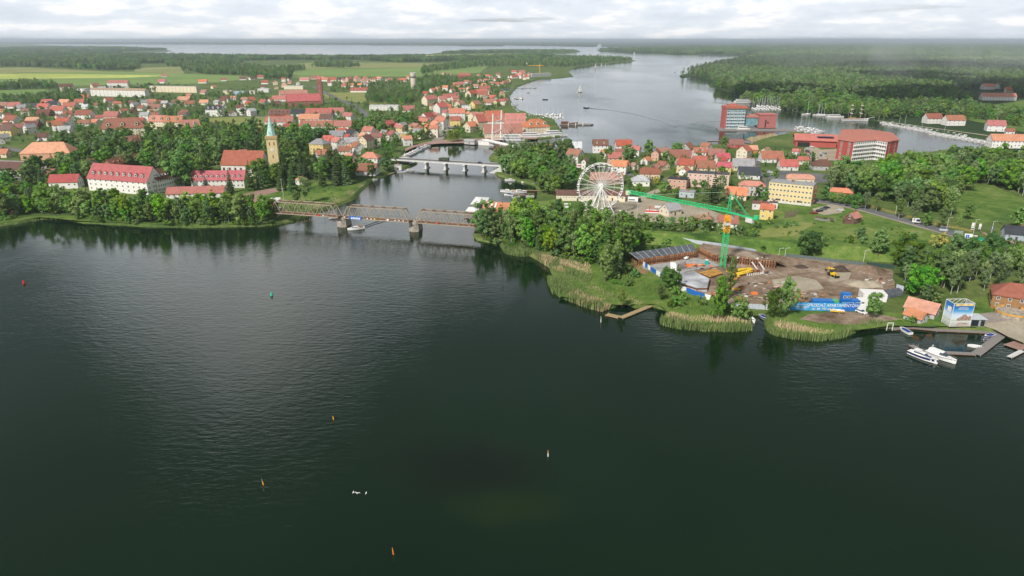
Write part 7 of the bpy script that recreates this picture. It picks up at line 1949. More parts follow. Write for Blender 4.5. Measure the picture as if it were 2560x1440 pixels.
# excursion ships
def ship(x, y, rz, L_, lab, decks=2, name='excursion_ship', stripe=None):
    t = thing(name, lab, 'ship'); put(t, x, y, rz); B_, H_ = L_ * 0.19, 1.7
    hull(L_, B_, H_, 0.9, sheer=0.35, n=11).build('hull', [M_BOATWHITE, M_DECKWOOD], t)
    for k in range(decks):
        l2 = L_ * (0.66 - 0.18 * k); m = MB(); m.box((-L_ * 0.06 - 0.02 * L_ * k, 0, H_ + 1.15 + 2.3 * k), (l2, B_ * 0.82, 2.2)); m.build('deckhouse', M_BOATWHITE, t)
        m = MB(); m.box((-L_ * 0.06 - 0.02 * L_ * k, 0, H_ + 1.35 + 2.3 * k), (l2 * 0.96, B_ * 0.835, 0.9)); m.build('window_band', M_SCREEN, t)
    MB().box((-L_ * 0.1, 0, H_ + 2.3 * decks + 0.1), (L_ * 0.5, B_ * 0.9, 0.14)).build('awning', M_TENT, t)
    MB().cyl((L_ * 0.2, 0, H_ + 2), (L_ * 0.2, 0, H_ + 2.3 * decks + 4), 0.1, 0.05, 6).build('mast', M_BOATWHITE, t)
    return t
ship(1272, 352, 178, 34, 'white excursion ship at the harbour hall quay', 2); ship(1330, 346, 4, 30, 'white excursion ship moored before the orange hotel, left one', 2)
ship(1362, 344, 5, 22, 'small white ship between the two excursion ships', 1); ship(1386, 341, 8, 30, 'white excursion ship at the tip of the quay, rightmost', 2)
ship(1862, 258, 4, 46, 'long white passenger ship in front of the wooded shore', 2, 'passenger_ship'); ship(2087, 294, -4, 24, 'white houseboat with grey roof left of the tall ship', 1, 'houseboat')
ship(1858, 325, 0, 16, 'small white ferry boat beside the pier hotel', 1)
# tall ship
TS = thing('tall_ship', 'two-masted white square rigger moored under the wooded shore', 'ship'); put(TS, 2137, 302, -6)
hull(34, 6.5, 2.4, 0.8, sheer=0.4, n=11).build('hull', [M_BOATWHITE, M_TEAK], TS); band(34, 6.5, 2.4, 0.8, 0.5, 0.75, 0.4, 11).build('stripe', M_NAVY, TS)
for x in (-6, 6):
    ms = MB().cyl((x, 0, 2), (x, 0, 25), 0.3, 0.14, 8).build('mast', plain('varnished_spar', (0.50, 0.33, 0.15), 0.5), TS)
    for k, z in enumerate((9.5, 14.5, 19.5)): MB().bar((x, -5 + 0.6 * k, z), (x, 5 - 0.6 * k, z), 0.22).build('yard', M_WHITE, TS); MB().cyl((x + 0.2, -4.6 + 0.6 * k, z + 0.2), (x + 0.2, 4.6 - 0.6 * k, z + 0.2), 0.45, n=7).build('furled_sail', M_SAIL, TS)
MB().bar((14, 0, 3.2), (24, 0, 5.0), 0.3).build('bowsprit', M_WHITE, TS); MB().box((-4, 0, 3.2), (9, 3.4, 1.6)).build('deckhouse', M_TEAK, TS)
# dark pirate-style pier ship
PS = thing('wooden_pier_ship', 'dark timber pirate-style ship platform off the quay tip', 'ship'); put(PS, 1428, 313, 3)
MB().prism([(-24, -3), (14, -5), (18, 0), (14, 5), (-24, 4)], -0.3, 0.8).build('platform', M_DECKWOOD, PS); hull(16, 4.6, 2.6, 0.9, sheer=0.5).build('hull', [M_RUST, M_DECKWOOD], PS)
PS.children[1].location = (10, 0, 0.6); MB().box((-8, 0, 2.6), (9, 5, 3.8)).build('deckhouse', WALLS['brown'], PS)
for x in (-4, 5, 14): MB().cyl((x, -4.6, -1), (x, -4.6, 3.4), 0.7, n=8).build('dolphin_post', M_PALECON, PS)
MB().cyl((8, 0, 2), (8, 0, 12), 0.16, 0.1, 6).build('mast', M_DECKWOOD, PS)
# jetties
def jetty(name, lab, pts, w, mat, z=0.55, posts=True, plank=1.2):
    t = thing(name, lab, 'jetty'); W = [G(x, y, z) for x, y in pts]
    for i, (a, b) in enumerate(zip(W[:-1], W[1:])):
        d = b - a; n = max(1, round(d.length / plank)); r_ = math.atan2(d.y, d.x); u_ = d / n
        for k in range(n):
            o = meshobj('plank', PLANK[mat.name] if mat.name in PLANK else PLANK.setdefault(mat.name, MB().box((0, 0, 0), (1, 1, 1)).mesh('plank', mat)), t, a + u_ * (k + 0.5) + Vector((0, 0, -0.1 + rnd.uniform(-0.015, 0.015) + 0.004 * i)), r_)
            o.scale = (u_.length * 0.94, w, 0.16)
        nr = Vector((-d.y, d.x, 0)).normalized() * w * 0.46
        for s in (-1, 1): member('bearer', a + nr * s - Vector((0, 0, 0.28)), b + nr * s - Vector((0, 0, 0.28)), 0.2, t, True)
        if posts:
            for k in range(max(1, int(d.length / 6)) + 1):
                for s in (-1, 1): p = a.lerp(b, k / max(1, int(d.length / 6))) + nr * s; o = MB().cyl((0, 0, -1.6), (0, 0, 0.75), 0.11, n=6).build('post', M_DECKWOOD, t); o.location = (p.x, p.y, 0.1)
PLANK = {}
jetty('wooden_jetty', 'L-shaped tan wooden jetty at the reed shore', [(1643, 757), (1552, 794)], 2.1, M_WOODTAN); jetty('wooden_jetty', 'short outer arm of the tan wooden jetty', [(1548, 792), (1517, 785)], 2.6, M_WOODTAN)
jetty('pontoon', 'grey shore pontoon running below the billboard', [(2228, 822), (2280, 818), (2340, 824), (2450, 829), (2500, 833)], 1.8, M_DECKWOOD); jetty('pontoon', 'grey diagonal pontoon on the right of the boat basin', [(2506, 835), (2440, 885)], 3.0, M_DECKWOOD)
jetty('pontoon', 'grey outer pontoon closing the boat basin', [(2436, 884), (2356, 880), (2300, 876)], 2.0, M_DECKWOOD); jetty('pontoon', 'short grey pontoon stub behind the cruisers', [(2300, 874), (2278, 862)], 1.8, M_DECKWOOD)
jetty('wooden_jetty', 'brown landing stage at the right picture edge', [(2600, 846), (2530, 868)], 5.5, M_REDPAVE); jetty('wooden_jetty', 'narrow concrete finger at the right picture edge', [(2556, 876), (2524, 892)], 1.6, M_PALECON)
jetty('pontoon', 'grey pontoon beside the reeds left of the strait', [(868, 482), (909, 464)], 3.0, M_DECKWOOD)
jetty('wooden_jetty', 'long thin mooring jetty with poles in the small marina', [(1279, 474), (1350, 476)], 1.2, M_WOODTAN); jetty('wooden_jetty', 'lower jetty of the small marina', [(1262, 486), (1312, 487)], 1.6, M_WOODTAN)
jetty('pontoon', 'long outer pontoon off the town shore', [(1282, 221), (1342, 219)], 2.5, M_DECKWOOD, posts=False, plank=4); jetty('pontoon', 'grey jetty beyond the peninsula houses', [(1770, 352), (1840, 352), (1895, 360)], 4.5, M_DECKWOOD, posts=False, plank=4)
jetty('wooden_jetty', 'yellowish slipway planks at the left bank', [(940, 443), (975, 434), (1000, 424)], 2.6, M_WOODTAN)
t = thing('gate_frame', 'white door-like frame standing at the shore pontoon', 'frame', G(2223, 826)); MB().bar((-1, 0, 0), (-1, 0, 2.9), 0.2).bar((1, 0, 0), (1, 0, 2.9), 0.2).bar((-1.1, 0, 2.9), (1.1, 0, 2.9), 0.2).build('frame', M_WHITE, t)
# buoys and birds
def buoy(x, y, h, lab, m1, m2, tilt=0.0):
    t = thing('buoy', lab, 'buoy', G(x, y, 0)); MB().cyl((0, 0, -0.3), (tilt, 0, h * 0.55), 0.16, 0.14, 8).build('float', m1, t); MB().cyl((tilt, 0, h * 0.55), (tilt * 1.8, 0, h), 0.10, 0.06, 6).build('topmark', m2, t)
buoy(834, 1049, 2.0, 'yellow spar buoy in the dark water, upper left of four', M_CRANEY, M_BLACK, -0.1); buoy(659, 1212, 1.7, 'yellow spar buoy, leftmost of four', M_CRANEY, M_STEEL, -0.15)
buoy(1370, 1141, 1.8, 'yellow and white spar buoy, rightmost of four', M_WHITE, M_CRANEY); buoy(984, 1386, 1.7, 'yellow spar buoy nearest the bottom edge', M_ORANGEP, M_CRANEY, -0.1)
def can(x, y, lab, mat):
    t = thing('buoy', lab, 'buoy', G(x, y, 0)); MB().cyl((0, 0, -0.3), (0, 0, 1.1), 0.55, 0.5, 12).build('can', mat, t); MB().cyl((0, 0, 1.1), (0, 0, 1.7), 0.18, 0.1, 8).build('topmark', mat, t)
can(60, 709, 'red can buoy in the left foreground water', M_REDP); can(679, 739, 'green can buoy in open water', plain('buoy_green', (0.05, 0.5, 0.35), 0.5)); buoy(1502, 806, 2.4, 'white marker post off the wooden jetty', M_WHITE, M_WHITE)
def bird(x, y, z, lab, s=1.0, rz=0):
    t = thing('gull', lab, 'bird', G(x, y, z), R(rz)); m = MB()
    m.add([(-0.32, 0, 0), (-0.1, -0.09, 0), (0.2, -0.08, 0), (0.36, 0, 0.02), (0.2, 0.08, 0), (-0.1, 0.09, 0), (0, 0, 0.11), (0.02, 0, -0.09)], [(0, 1, 6), (1, 2, 6), (2, 3, 6), (3, 4, 6), (4, 5, 6), (5, 0, 6), (1, 0, 7), (2, 1, 7), (3, 2, 7), (4, 3, 7), (5, 4, 7), (0, 5, 7)])
    for sd in (-1, 1): m.add([(0.15, sd * 0.05, 0.04), (-0.12, sd * 0.05, 0.04), (-0.05, sd * 0.45, 0.2), (0.16, sd * 0.42, 0.2), (-0.14, sd * 0.85, 0.08)], [(0, 1, 2, 3), (3, 2, 4)])
    m.build('body', M_WHITE, t); t.scale = (s,) * 3
bird(893, 1233, 0.4, 'white gull taking off from the water', 1.1, 80); bird(883, 1231, 0.15, 'gull resting left of the flying gull', 0.7, 0); bird(915, 1233, 0.15, 'gull resting right of the flying gull', 0.7, 0)

# ================================================================== vehicles
CARP = {k: plain(k + '_car_paint', c, 0.25, 0.05, 0.5, spec=0.5) for k, c in dict(white=(0.72, 0.72, 0.72), silver=(0.40, 0.41, 0.43), black=(0.015, 0.015, 0.018), red=(0.35, 0.03, 0.03), blue=(0.03, 0.08, 0.25), grey=(0.14, 0.145, 0.15)).items()}
def car_proto(paint):
    t = thing('car', 'x', 'car', group='parked cars')
    m = MB(); w = 0.88
    prof = [(-2.1, 0.35), (2.1, 0.35), (2.12, 0.75), (1.1, 0.95), (0.55, 0.97), (-1.7, 0.98), (-2.12, 0.85)]
    n = len(prof); m.add([(x, -w, z) for x, z in prof] + [(x, w, z) for x, z in prof], [tuple(range(n)), tuple(range(2 * n - 1, n - 1, -1))] + [(i, n + i, n + (i + 1) % n, (i + 1) % n) for i in range(n)])
    m.add([(-1.5, -0.68, 1.46), (0.1, -0.68, 1.46), (0.1, 0.68, 1.46), (-1.5, 0.68, 1.46), (-1.5, -0.68, 1.40), (0.1, -0.68, 1.40), (0.1, 0.68, 1.40), (-1.5, 0.68, 1.40)], [(0, 1, 2, 3), (0, 4, 5, 1), (1, 5, 6, 2), (2, 6, 7, 3), (3, 7, 4, 0)])
    m.build('body', CARP[paint], t)
    g = MB(); g.add([(-1.95, -0.8, 0.97), (0.95, -0.8, 0.95), (0.95, 0.8, 0.95), (-1.95, 0.8, 0.97), (-1.5, -0.66, 1.40), (0.1, -0.66, 1.40), (0.1, 0.66, 1.40), (-1.5, 0.66, 1.40)], [(0, 1, 5, 4), (1, 2, 6, 5), (2, 3, 7, 6), (3, 0, 4, 7)]); g.build('window', M_SCREEN, t)
    for x in (-1.3, 1.3):
        for s in (-0.8, 0.8): MB().cyl((x, s - 0.1, 0.32), (x, s + 0.1, 0.32), 0.32, n=10).build('wheel', M_BLACK, t)
    return t
CARS = {k: car_proto(k) for k in CARP}
_cu = set()
def car(x, y, rz, col, lab, z=GZ + 0.1, p=None):
    loc = p if p is not None else G(x, y, z)
    if col not in _cu: _cu.add(col); t = CARS[col]; t['label'] = lab; t.location = loc; t.rotation_euler = (0, 0, R(rz))
    else: t = copy_tree(CARS[col], loc, R(rz), lab)
car(2153, 783, -62, 'white', 'white hatchback parked at the right end of the blue banner'); car(2165, 521, -34, 'black', 'black car driving past the hedge on the road'); car(2255, 539, -30, 'white', 'white car driving on the road right of the meadow')
car(2035, 534, 5, 'red', 'dark red car parked nearest the board fence'); car(2048, 529, 15, 'black', 'left black car in the gravel car park'); car(2058, 525, 20, 'grey', 'grey car in the gravel car park'); car(2066, 521, 20, 'black', 'right black car in the gravel car park'); car(2100, 527, -8, 'white', 'white car parked alone beside the meadow')
A, u, nr, ln, ang = ROAD_BRIDGE
car(0, 0, math.degrees(ang), 'black', 'dark car crossing the road bridge', p=A + u * (ln * 0.81) + nr * 3.2 + Vector((0, 0, 0.1)))
TRK = thing('lorry', 'dark green canvas-backed lorry crossing the road bridge', 'lorry', A + u * (ln * 0.495) + nr * 3.2 + Vector((0, 0, 0.1)), ang)
MB().box((0.8, 0, 2.0), (6.2, 2.4, 2.2)).build('canvas', plain('olive_canvas', (0.06, 0.075, 0.045), 0.9), TRK); MB().box((-3.6, 0, 1.6), (2.0, 2.3, 2.2)).build('cab', plain('olive_paint', (0.05, 0.06, 0.04), 0.6), TRK)
MB().box((-4.62, 0, 2.0), (0.05, 1.9, 0.7)).build('windscreen', M_SCREEN, TRK)
for x in (-3.6, 1.2, 2.6):
    for s in (-1.0, 1.0): MB().cyl((x, s - 0.18, 0.5), (x, s + 0.18, 0.5), 0.5, n=10).build('wheel', M_BLACK, TRK)
cols = list(CARP)
for k in range(9): car(2019 + rnd.uniform(-1, 1), 372 + 3.6 * k, 5, cols[k % 4], '%s car in the row of the hotel car park' % cols[k % 4])
for k in range(5): car(2052 + 6 * (k % 3), 383 + 4 * (k // 3) + k, 70, ['white', 'silver', 'grey', 'blue', 'white'][k], '%s car on the hotel terrace' % ['white', 'silver', 'grey', 'blue', 'white'][k])
car(2030, 368, -30, 'white', 'white van-like car before the market hall'); 
for k in range(8): car(200 + 5.5 * k, 381 + 0.4 * k, 80, cols[(k * 2) % 6], '%s car in the school car park' % cols[(k * 2) % 6])
for x, y, c_, l_ in [(880, 293, 'white', 'white car on the street by the brick church'), (905, 284, 'silver', 'silver car on the street by the brick church'), (1125, 322, 'blue', 'blue car on the harbour street'), (1128, 330, 'black', 'black car on the harbour street'), (1118, 338, 'grey', 'grey car on the harbour street'), (1897, 402, 'white', 'white car in the peninsula lane'), (1900, 430, 'silver', 'silver car in the peninsula lane'), (1925, 432, 'white', 'white car in the dark yard, left'), (1932, 438, 'silver', 'silver car in the dark yard'), (30, 432, 'silver', 'silver car beside the supermarket'), (195, 393, 'white', 'white car near the blue parking sign'), (1440, 415, 'grey', 'grey car on the peninsula street'), (1500, 418, 'white', 'white car on the peninsula street'), (2425, 700, 'black', 'black car parked under the birches behind the boathouse')]:
    car(x, y, rnd.uniform(-40, 40), c_, l_)
# ================================================================== reeds
def mat_reed():
    m, nt, b = node_mat('reed'); p = n_pos(nt)
    f = n_noise(nt, p, 0.09, 4, 0.6); isl = nt.nodes.new('ShaderNodeNewGeometry').outputs['Random Per Island']
    g = n_ramp(nt, isl, [(0.0, (0.10, 0.15, 0.04)), (1.0, (0.19, 0.24, 0.075))]); d = n_ramp(nt, isl, [(0.0, (0.38, 0.29, 0.15)), (1.0, (0.58, 0.46, 0.27))])
    L(nt, n_mix(nt, n_ramp(nt, f, [(0.45, (0, 0, 0)), (0.60, (1, 1, 1))]), g, d), b.inputs['Base Color']); b.inputs['Roughness'].default_value = 0.9
    return m
M_REED = mat_reed()
def mat_dry():
    m, nt, b = node_mat('dry_reed'); isl = nt.nodes.new('ShaderNodeNewGeometry').outputs['Random Per Island']
    L(nt, n_ramp(nt, isl, [(0.0, (0.40, 0.31, 0.17)), (0.75, (0.60, 0.48, 0.29)), (1.0, (0.30, 0.31, 0.11))]), b.inputs['Base Color']); b.inputs['Roughness'].default_value = 0.9
    return m
M_DRYREED = mat_dry()
def mat_greenreed():
    m, nt, b = node_mat('green_reed'); isl = nt.nodes.new('ShaderNodeNewGeometry').outputs['Random Per Island']
    L(nt, n_ramp(nt, isl, [(0.0, (0.09, 0.15, 0.035)), (0.8, (0.17, 0.25, 0.07)), (1.0, (0.32, 0.29, 0.14))]), b.inputs['Base Color']); b.inputs['Roughness'].default_value = 0.9
    return m
M_GREENREED = mat_greenreed()
def sample_px(poly, spacing, seed, jit=0.5, z=GZ):
    """jittered grid of ground points inside a drawn outline"""
    w = [G(x, y, z) for x, y in poly]; a = np.array([(p.x, p.y) for p in w]); r = np.random.RandomState(seed)
    (x0, y0), (x1, y1) = a.min(0), a.max(0)
    X, Y = np.meshgrid(np.arange(x0, x1, spacing), np.arange(y0, y1, spacing))
    X = X.ravel() + r.uniform(-jit, jit, X.size) * spacing; Y = Y.ravel() + r.uniform(-jit, jit, Y.size) * spacing
    ok = in_poly(X, Y, a)
    return X[ok], Y[ok]
def reed_bed(lab, poly, mat, seed, h=(1.9, 3.1), dens=0.38):
    X, Y = sample_px(poly, dens, seed, 0.5, 0.2); r = np.random.RandomState(seed); n = len(X)
    t = r.uniform(0, 3.1416, n); w = r.uniform(0.07, 0.16, n); hh = r.uniform(h[0], h[1], n); lx, ly = r.uniform(-0.35, 0.35, n), r.uniform(-0.35, 0.35, n)
    hh *= 0.85 + 0.25 * np.sin(X * 0.35 + Y * 0.21)
    V = np.empty((n, 4, 3)); z0 = np.full(n, -0.3)
    V[:, 0] = np.stack([X - np.cos(t) * w, Y - np.sin(t) * w, z0], 1); V[:, 1] = np.stack([X + np.cos(t) * w, Y + np.sin(t) * w, z0], 1)
    V[:, 2] = np.stack([X + lx + np.cos(t) * w * 0.7, Y + ly + np.sin(t) * w * 0.7, hh * 0.8 + 0.3], 1); V[:, 3] = np.stack([X + lx * 1.4 - np.cos(t) * w * 0.3, Y + ly * 1.4, hh + 0.3], 1)
    me = bpy.data.meshes.new('reeds'); me.vertices.add(4 * n); me.vertices.foreach_set('co', V.ravel())
    me.loops.add(4 * n); me.loops.foreach_set('vertex_index', np.arange(4 * n, dtype=np.int32)); me.polygons.add(n)
    me.polygons.foreach_set('loop_start', np.arange(0, 4 * n, 4, dtype=np.int32)); me.materials.append(mat); me.update(calc_edges=True)
    tag(meshobj('reeds', me), lab, 'reeds', kind='stuff')
reed_bed('green reed bed at the foot of the wooded point', [(1248, 612), (1290, 606), (1340, 616), (1365, 632), (1330, 640), (1300, 642), (1262, 634)], M_GREENREED, 1)
reed_bed('green reeds along the bend of the near shore', [(1330, 636), (1365, 634), (1400, 646), (1400, 672), (1420, 690), (1390, 684), (1365, 664), (1345, 652)], M_REED, 2)
reed_bed('tall tan reeds under the tall shore trees', [(1398, 646), (1430, 652), (1470, 668), (1482, 690), (1466, 692), (1430, 676), (1400, 670)], M_DRYREED, 3, (2.5, 3.6))
reed_bed('broad green reed bed beside the wooden jetty', [(1366, 704), (1390, 692), (1440, 684), (1480, 696), (1470, 722), (1430, 728), (1420, 752), (1380, 734)], M_GREENREED, 4)
reed_bed('tan and green reed bed left of the wooden jetty', [(1420, 752), (1425, 730), (1480, 722), (1510, 738), (1542, 748), (1530, 770), (1505, 780), (1460, 768)], M_REED, 5)
reed_bed('dry tan reeds at the root of the wooden jetty', [(1560, 752), (1590, 742), (1625, 756), (1600, 768), (1572, 766)], M_DRYREED, 6, (1.0, 1.8))
reed_bed('long tan reed bed in front of the tall lone trees', [(1662, 796), (1700, 795), (1800, 804), (1872, 806), (1876, 818), (1800, 816), (1720, 812), (1668, 806)], M_DRYREED, 7, (2.3, 3.4))
reed_bed('green front fringe of the long tan reed bed', [(1648, 800), (1664, 800), (1720, 813), (1800, 818), (1878, 818), (1882, 826), (1840, 830), (1760, 829), (1690, 822), (1652, 812)], M_GREENREED, 8)
reed_bed('tan reed bed right of the boat inlet', [(1930, 818), (1980, 822), (2060, 832), (2086, 838), (2050, 845), (1990, 840), (1945, 832)], M_DRYREED, 9, (2.3, 3.4))
reed_bed('green reed fringe right of the boat inlet', [(1910, 820), (1930, 822), (1990, 842), (2060, 846), (2090, 836), (2130, 818), (2190, 812), (2215, 814), (2190, 824), (2150, 826), (2110, 845), (2050, 854), (1980, 848), (1930, 838)], M_GREENREED, 10)
reed_bed('tan reeds lining the left bank of the strait', [(772, 540), (800, 526), (850, 509), (880, 494), (908, 468), (896, 466), (868, 484), (830, 502), (790, 516), (764, 532)], M_DRYREED, 11, (1.2, 2.0), 0.55)
reed_bed('reeds below the left end of the truss bridge', [(640, 568), (690, 563), (735, 554), (768, 544), (760, 534), (720, 546), (680, 556), (640, 561)], M_GREENREED, 12, (1.0, 1.8), 0.55)
reed_bed('grassy waterside fringe along the left shore', [(0, 566), (60, 558), (110, 549), (180, 552), (280, 562), (420, 568), (560, 568), (640, 566), (640, 560), (420, 562), (280, 556), (180, 546), (100, 542), (0, 558)], M_GREENREED, 13, (0.7, 1.4), 0.6)
reed_bed('pale reeds on the flat beside the pier hotel', [(1865, 347), (1900, 340), (1935, 334), (1945, 340), (1905, 349), (1880, 356)], M_DRYREED, 14, (1.2, 1.8), 0.9)
# tussocky grass on the near banks
def grass_tufts(lab, poly, seed, h, dens): 
    reed_bed(lab, poly, M_TUFT, seed, h, dens)
def mat_tuft():
    m, nt, b = node_mat('tussock_grass'); isl = nt.nodes.new('ShaderNodeNewGeometry').outputs['Random Per Island']; f = n_noise(nt, n_pos(nt), 0.08, 4)
    a = n_ramp(nt, isl, [(0.0, (0.06, 0.13, 0.02)), (1.0, (0.14, 0.24, 0.04))]); c = n_ramp(nt, isl, [(0.0, (0.13, 0.19, 0.03)), (1.0, (0.24, 0.29, 0.07))])
    L(nt, n_mix(nt, n_ramp(nt, f, [(0.4, (0, 0, 0)), (0.62, (1, 1, 1))]), a, c), b.inputs['Base Color']); b.inputs['Roughness'].default_value = 0.95
    return m
M_TUFT = mat_tuft()
reed_bed('rough grass between pit fence and reeds', [(1480, 690), (1560, 650), (1590, 660), (1655, 705), (1685, 722), (1780, 755), (1890, 782), (1870, 805), (1700, 795), (1660, 772), (1600, 764), (1540, 746), (1490, 716)], M_TUFT, 21, (1.7, 2.6), 0.7)
reed_bed('rough grass on the bank right of the boat inlet', [(1914, 800), (1960, 800), (2020, 812), (2110, 818), (2180, 806), (2215, 812), (2130, 818), (2080, 832), (1990, 822), (1920, 818)], M_TUFT, 22, (1.6, 2.3), 0.6)

# ================================================================== trees
keep_polys = [(n, np.array(p)) for n, p in KEEP if n in ('field', 'street', 'road', 'car_park', 'yard', 'promenade', 'fairground_yard', 'hotel_terrace', 'path', 'boat_ramp', 'kerb_strip')] + \
             [(n, np.array(p)) for i, (n, p) in enumerate(KEEP) if n == 'meadow' and i < 14]
CAND = []        # x, y, kind, height, zone phrase
def zone_trees(phrase, poly, spacing, mix, h, seed, prob=1.0, keep=True):
    X, Y = sample_px(poly, spacing, seed); r = random.Random(seed)
    if keep and len(X):
        bad = np.zeros(len(X), bool)
        for n, p in keep_polys: bad |= in_poly(X, Y, p)
        X, Y = X[~bad], Y[~bad]
    kinds, wts = zip(*mix)
    for x, y in zip(X, Y):
        if r.random() > prob or occupied(x, y, 1.6): continue
        k = r.choices(kinds, wts)[0]; hh = r.uniform(*h) * (0.85 if k == 'birch' else 1.0)
        if k == 'bush': hh = r.uniform(2.0, 4.5)
        CAND.append((x, y, k, hh, phrase))
Z = zone_trees
Z('in the lakeside row below the white hotel', [(-60, 548), (0, 546), (60, 540), (150, 538), (215, 550), (340, 558), (480, 563), (640, 560), (688, 556), (690, 545), (600, 541), (400, 538), (200, 530), (60, 520), (-60, 522)], 5.2, [('shore', 9), ('alder', 1), ('birch', 1)], (9.5, 17.5), 1, 0.95)
Z('on the slope behind the lakeside row', [(-60, 480), (0, 484), (100, 498), (190, 508), (215, 527), (420, 530), (640, 526), (676, 536), (600, 542), (400, 540), (200, 531), (60, 521), (-60, 522)], 7.5, [('shore', 6), ('broadleaf', 3), ('bush', 1)], (8.5, 13), 2, 0.9)
Z('around the supermarket', [(60, 425), (130, 414), (235, 425), (222, 470), (120, 467), (60, 470), (-40, 470), (-40, 455), (60, 450)], 8.0, [('spruce', 3), ('broadleaf', 5), ('birch', 2)], (10, 17), 3, 0.9)
Z('between the school and the church', [(150, 380), (250, 352), (300, 354), (420, 346), (560, 345), (640, 328), (650, 380), (560, 400), (540, 428), (470, 446), (440, 470), (400, 430), (280, 398), (220, 425), (190, 410)], 9.0, [('broadleaf', 8), ('spruce', 2), ('birch', 1)], (11, 18), 4, 0.85)
Z('in the park beside the church', [(600, 462), (660, 455), (700, 436), (760, 430), (860, 432), (900, 444), (880, 460), (820, 472), (760, 476), (720, 470), (640, 470)], 8.0, [('spruce', 5), ('broadleaf', 5)], (12, 20), 5, 0.75)
Z('in the park above the harbour', [(888, 320), (955, 310), (1042, 312), (1044, 330), (960, 337), (895, 335)], 9, [('broadleaf', 1)], (11, 17), 26, 0.92)
Z('in the grove behind the church tower', [(640, 342), (690, 338), (800, 344), (850, 347), (830, 358), (770, 366), (735, 392), (760, 425), (700, 425), (690, 400), (660, 384)], 9.5, [('broadleaf', 9), ('spruce', 1)], (11, 18), 6, 0.9)
Z('on the left bank by the road bridge', [(890, 402), (985, 398), (1000, 412), (960, 434), (905, 448)], 10, [('broadleaf', 3), ('spruce', 2)], (8, 14), 7, 0.5)
Z('on the wooded point by the truss bridge', [(1192, 598), (1230, 604), (1262, 610), (1340, 630), (1410, 645), (1480, 664), (1545, 690), (1570, 668), (1580, 640), (1590, 612), (1560, 592), (1480, 584), (1380, 574), (1300, 570), (1240, 574), (1198, 582)], 4.9, [('shore', 2), ('alder', 7), ('birch', 1), ('spruce', 0.5)], (10, 19.5), 8, 0.95)
Z('beside the right end of the road bridge', [(1252, 400), (1300, 388), (1370, 392), (1420, 402), (1440, 425), (1430, 482), (1400, 498), (1358, 492), (1354, 470), (1300, 452), (1256, 438)], 8.5, [('broadleaf', 7), ('spruce', 3), ('birch', 1)], (11, 17), 9, 0.92)
Z('in the peninsula gardens', [(1440, 400), (1600, 392), (1750, 378), (1900, 392), (2040, 380), (2060, 440), (1930, 470), (1910, 560), (1760, 560), (1650, 540), (1560, 470), (1450, 450)], 10.5, [('broadleaf', 6), ('spruce', 2), ('birch', 1), ('bush', 4)], (4.5, 10.5), 10, 0.8)
Z('in the hedge between fairground and pit', [(1575, 562), (1660, 562), (1760, 572), (1880, 588), (1896, 602), (1740, 606), (1640, 606), (1584, 625)], 5.5, [('bush', 3), ('broadleaf', 6), ('birch', 1)], (5, 9), 11, 0.92, False)
Z('in the wood behind the road', [(2060, 476), (2095, 452), (2130, 448), (2250, 440), (2330, 426), (2400, 414), (2560, 424), (2800, 440), (2800, 500), (2560, 496), (2500, 466), (2420, 466), (2392, 500), (2380, 542), (2300, 535), (2200, 506), (2130, 490)], 8.0, [('broadleaf', 5), ('birch', 5)], (13, 20), 12, 0.93)
Z('at the edge of the right meadow', [(2560, 548), (2490, 562), (2450, 572), (2560, 600), (2800, 640), (2800, 550)], 9, [('broadleaf', 7), ('bush', 3)], (6, 12), 13, 0.5)
Z('in the thicket right of the building site', [(2246, 668), (2300, 666), (2420, 666), (2560, 670), (2800, 690), (2800, 765), (2560, 728), (2450, 730), (2390, 738), (2330, 752), (2290, 754), (2250, 744)], 6.6, [('birch', 6), ('broadleaf', 4)], (10, 16), 14, 0.95)
Z('on the embankment right of the site', [(2215, 630), (2300, 636), (2430, 640), (2560, 645), (2800, 660), (2800, 690), (2560, 668), (2400, 664), (2240, 664)], 8.0, [('broadleaf', 8), ('shore', 4)], (8, 13), 15, 0.92)
Z('along the top of the embankment', [(2080, 606), (2200, 622), (2300, 634), (2200, 634), (2080, 620)], 9, [('broadleaf', 4), ('bush', 2)], (4, 8), 16, 0.6, False)
Z('around the red-roofed boathouse', [(2200, 808), (2230, 792), (2290, 768), (2330, 752), (2390, 742), (2420, 750), (2360, 770), (2300, 800), (2282, 816), (2226, 814)], 6.5, [('broadleaf', 6), ('bush', 4)], (5, 10), 17, 0.75)
Z('by the harbour square', [(930, 376), (985, 384), (1012, 368), (1060, 352), (1120, 345), (1195, 330), (1205, 345), (1140, 352), (1095, 340), (1060, 318), (1000, 310), (950, 320)], 10, [('broadleaf', 1)], (8, 12), 18, 0.5)
Z('along the foot of the site embankment', [(1880, 622), (1960, 634), (1990, 640), (1950, 642), (1880, 634)], 5, [('bush', 5), ('broadleaf', 2)], (3, 5), 19, 0.9, False)
Z('on the rough bank below the pit', [(1490, 700), (1560, 660), (1590, 672), (1650, 712), (1690, 728), (1760, 758), (1860, 786), (1840, 800), (1700, 786), (1600, 756)], 6.0, [('bush', 6), ('broadleaf', 1)], (3, 5), 27, 0.42, False)
Z('in the small town gardens', [(-200, 258), (120, 256), (240, 246), (500, 240), (640, 222), (700, 262), (820, 262), (830, 212), (1000, 204), (1200, 190), (1280, 206), (1262, 262), (1205, 296), (1180, 330), (1090, 340), (1000, 360), (880, 398), (700, 425), (560, 400), (300, 385), (120, 405), (-200, 380)], 13.5, [('broadleaf', 8), ('spruce', 2), ('birch', 1), ('bush', 2)], (4.5, 10.5), 20, 0.66)
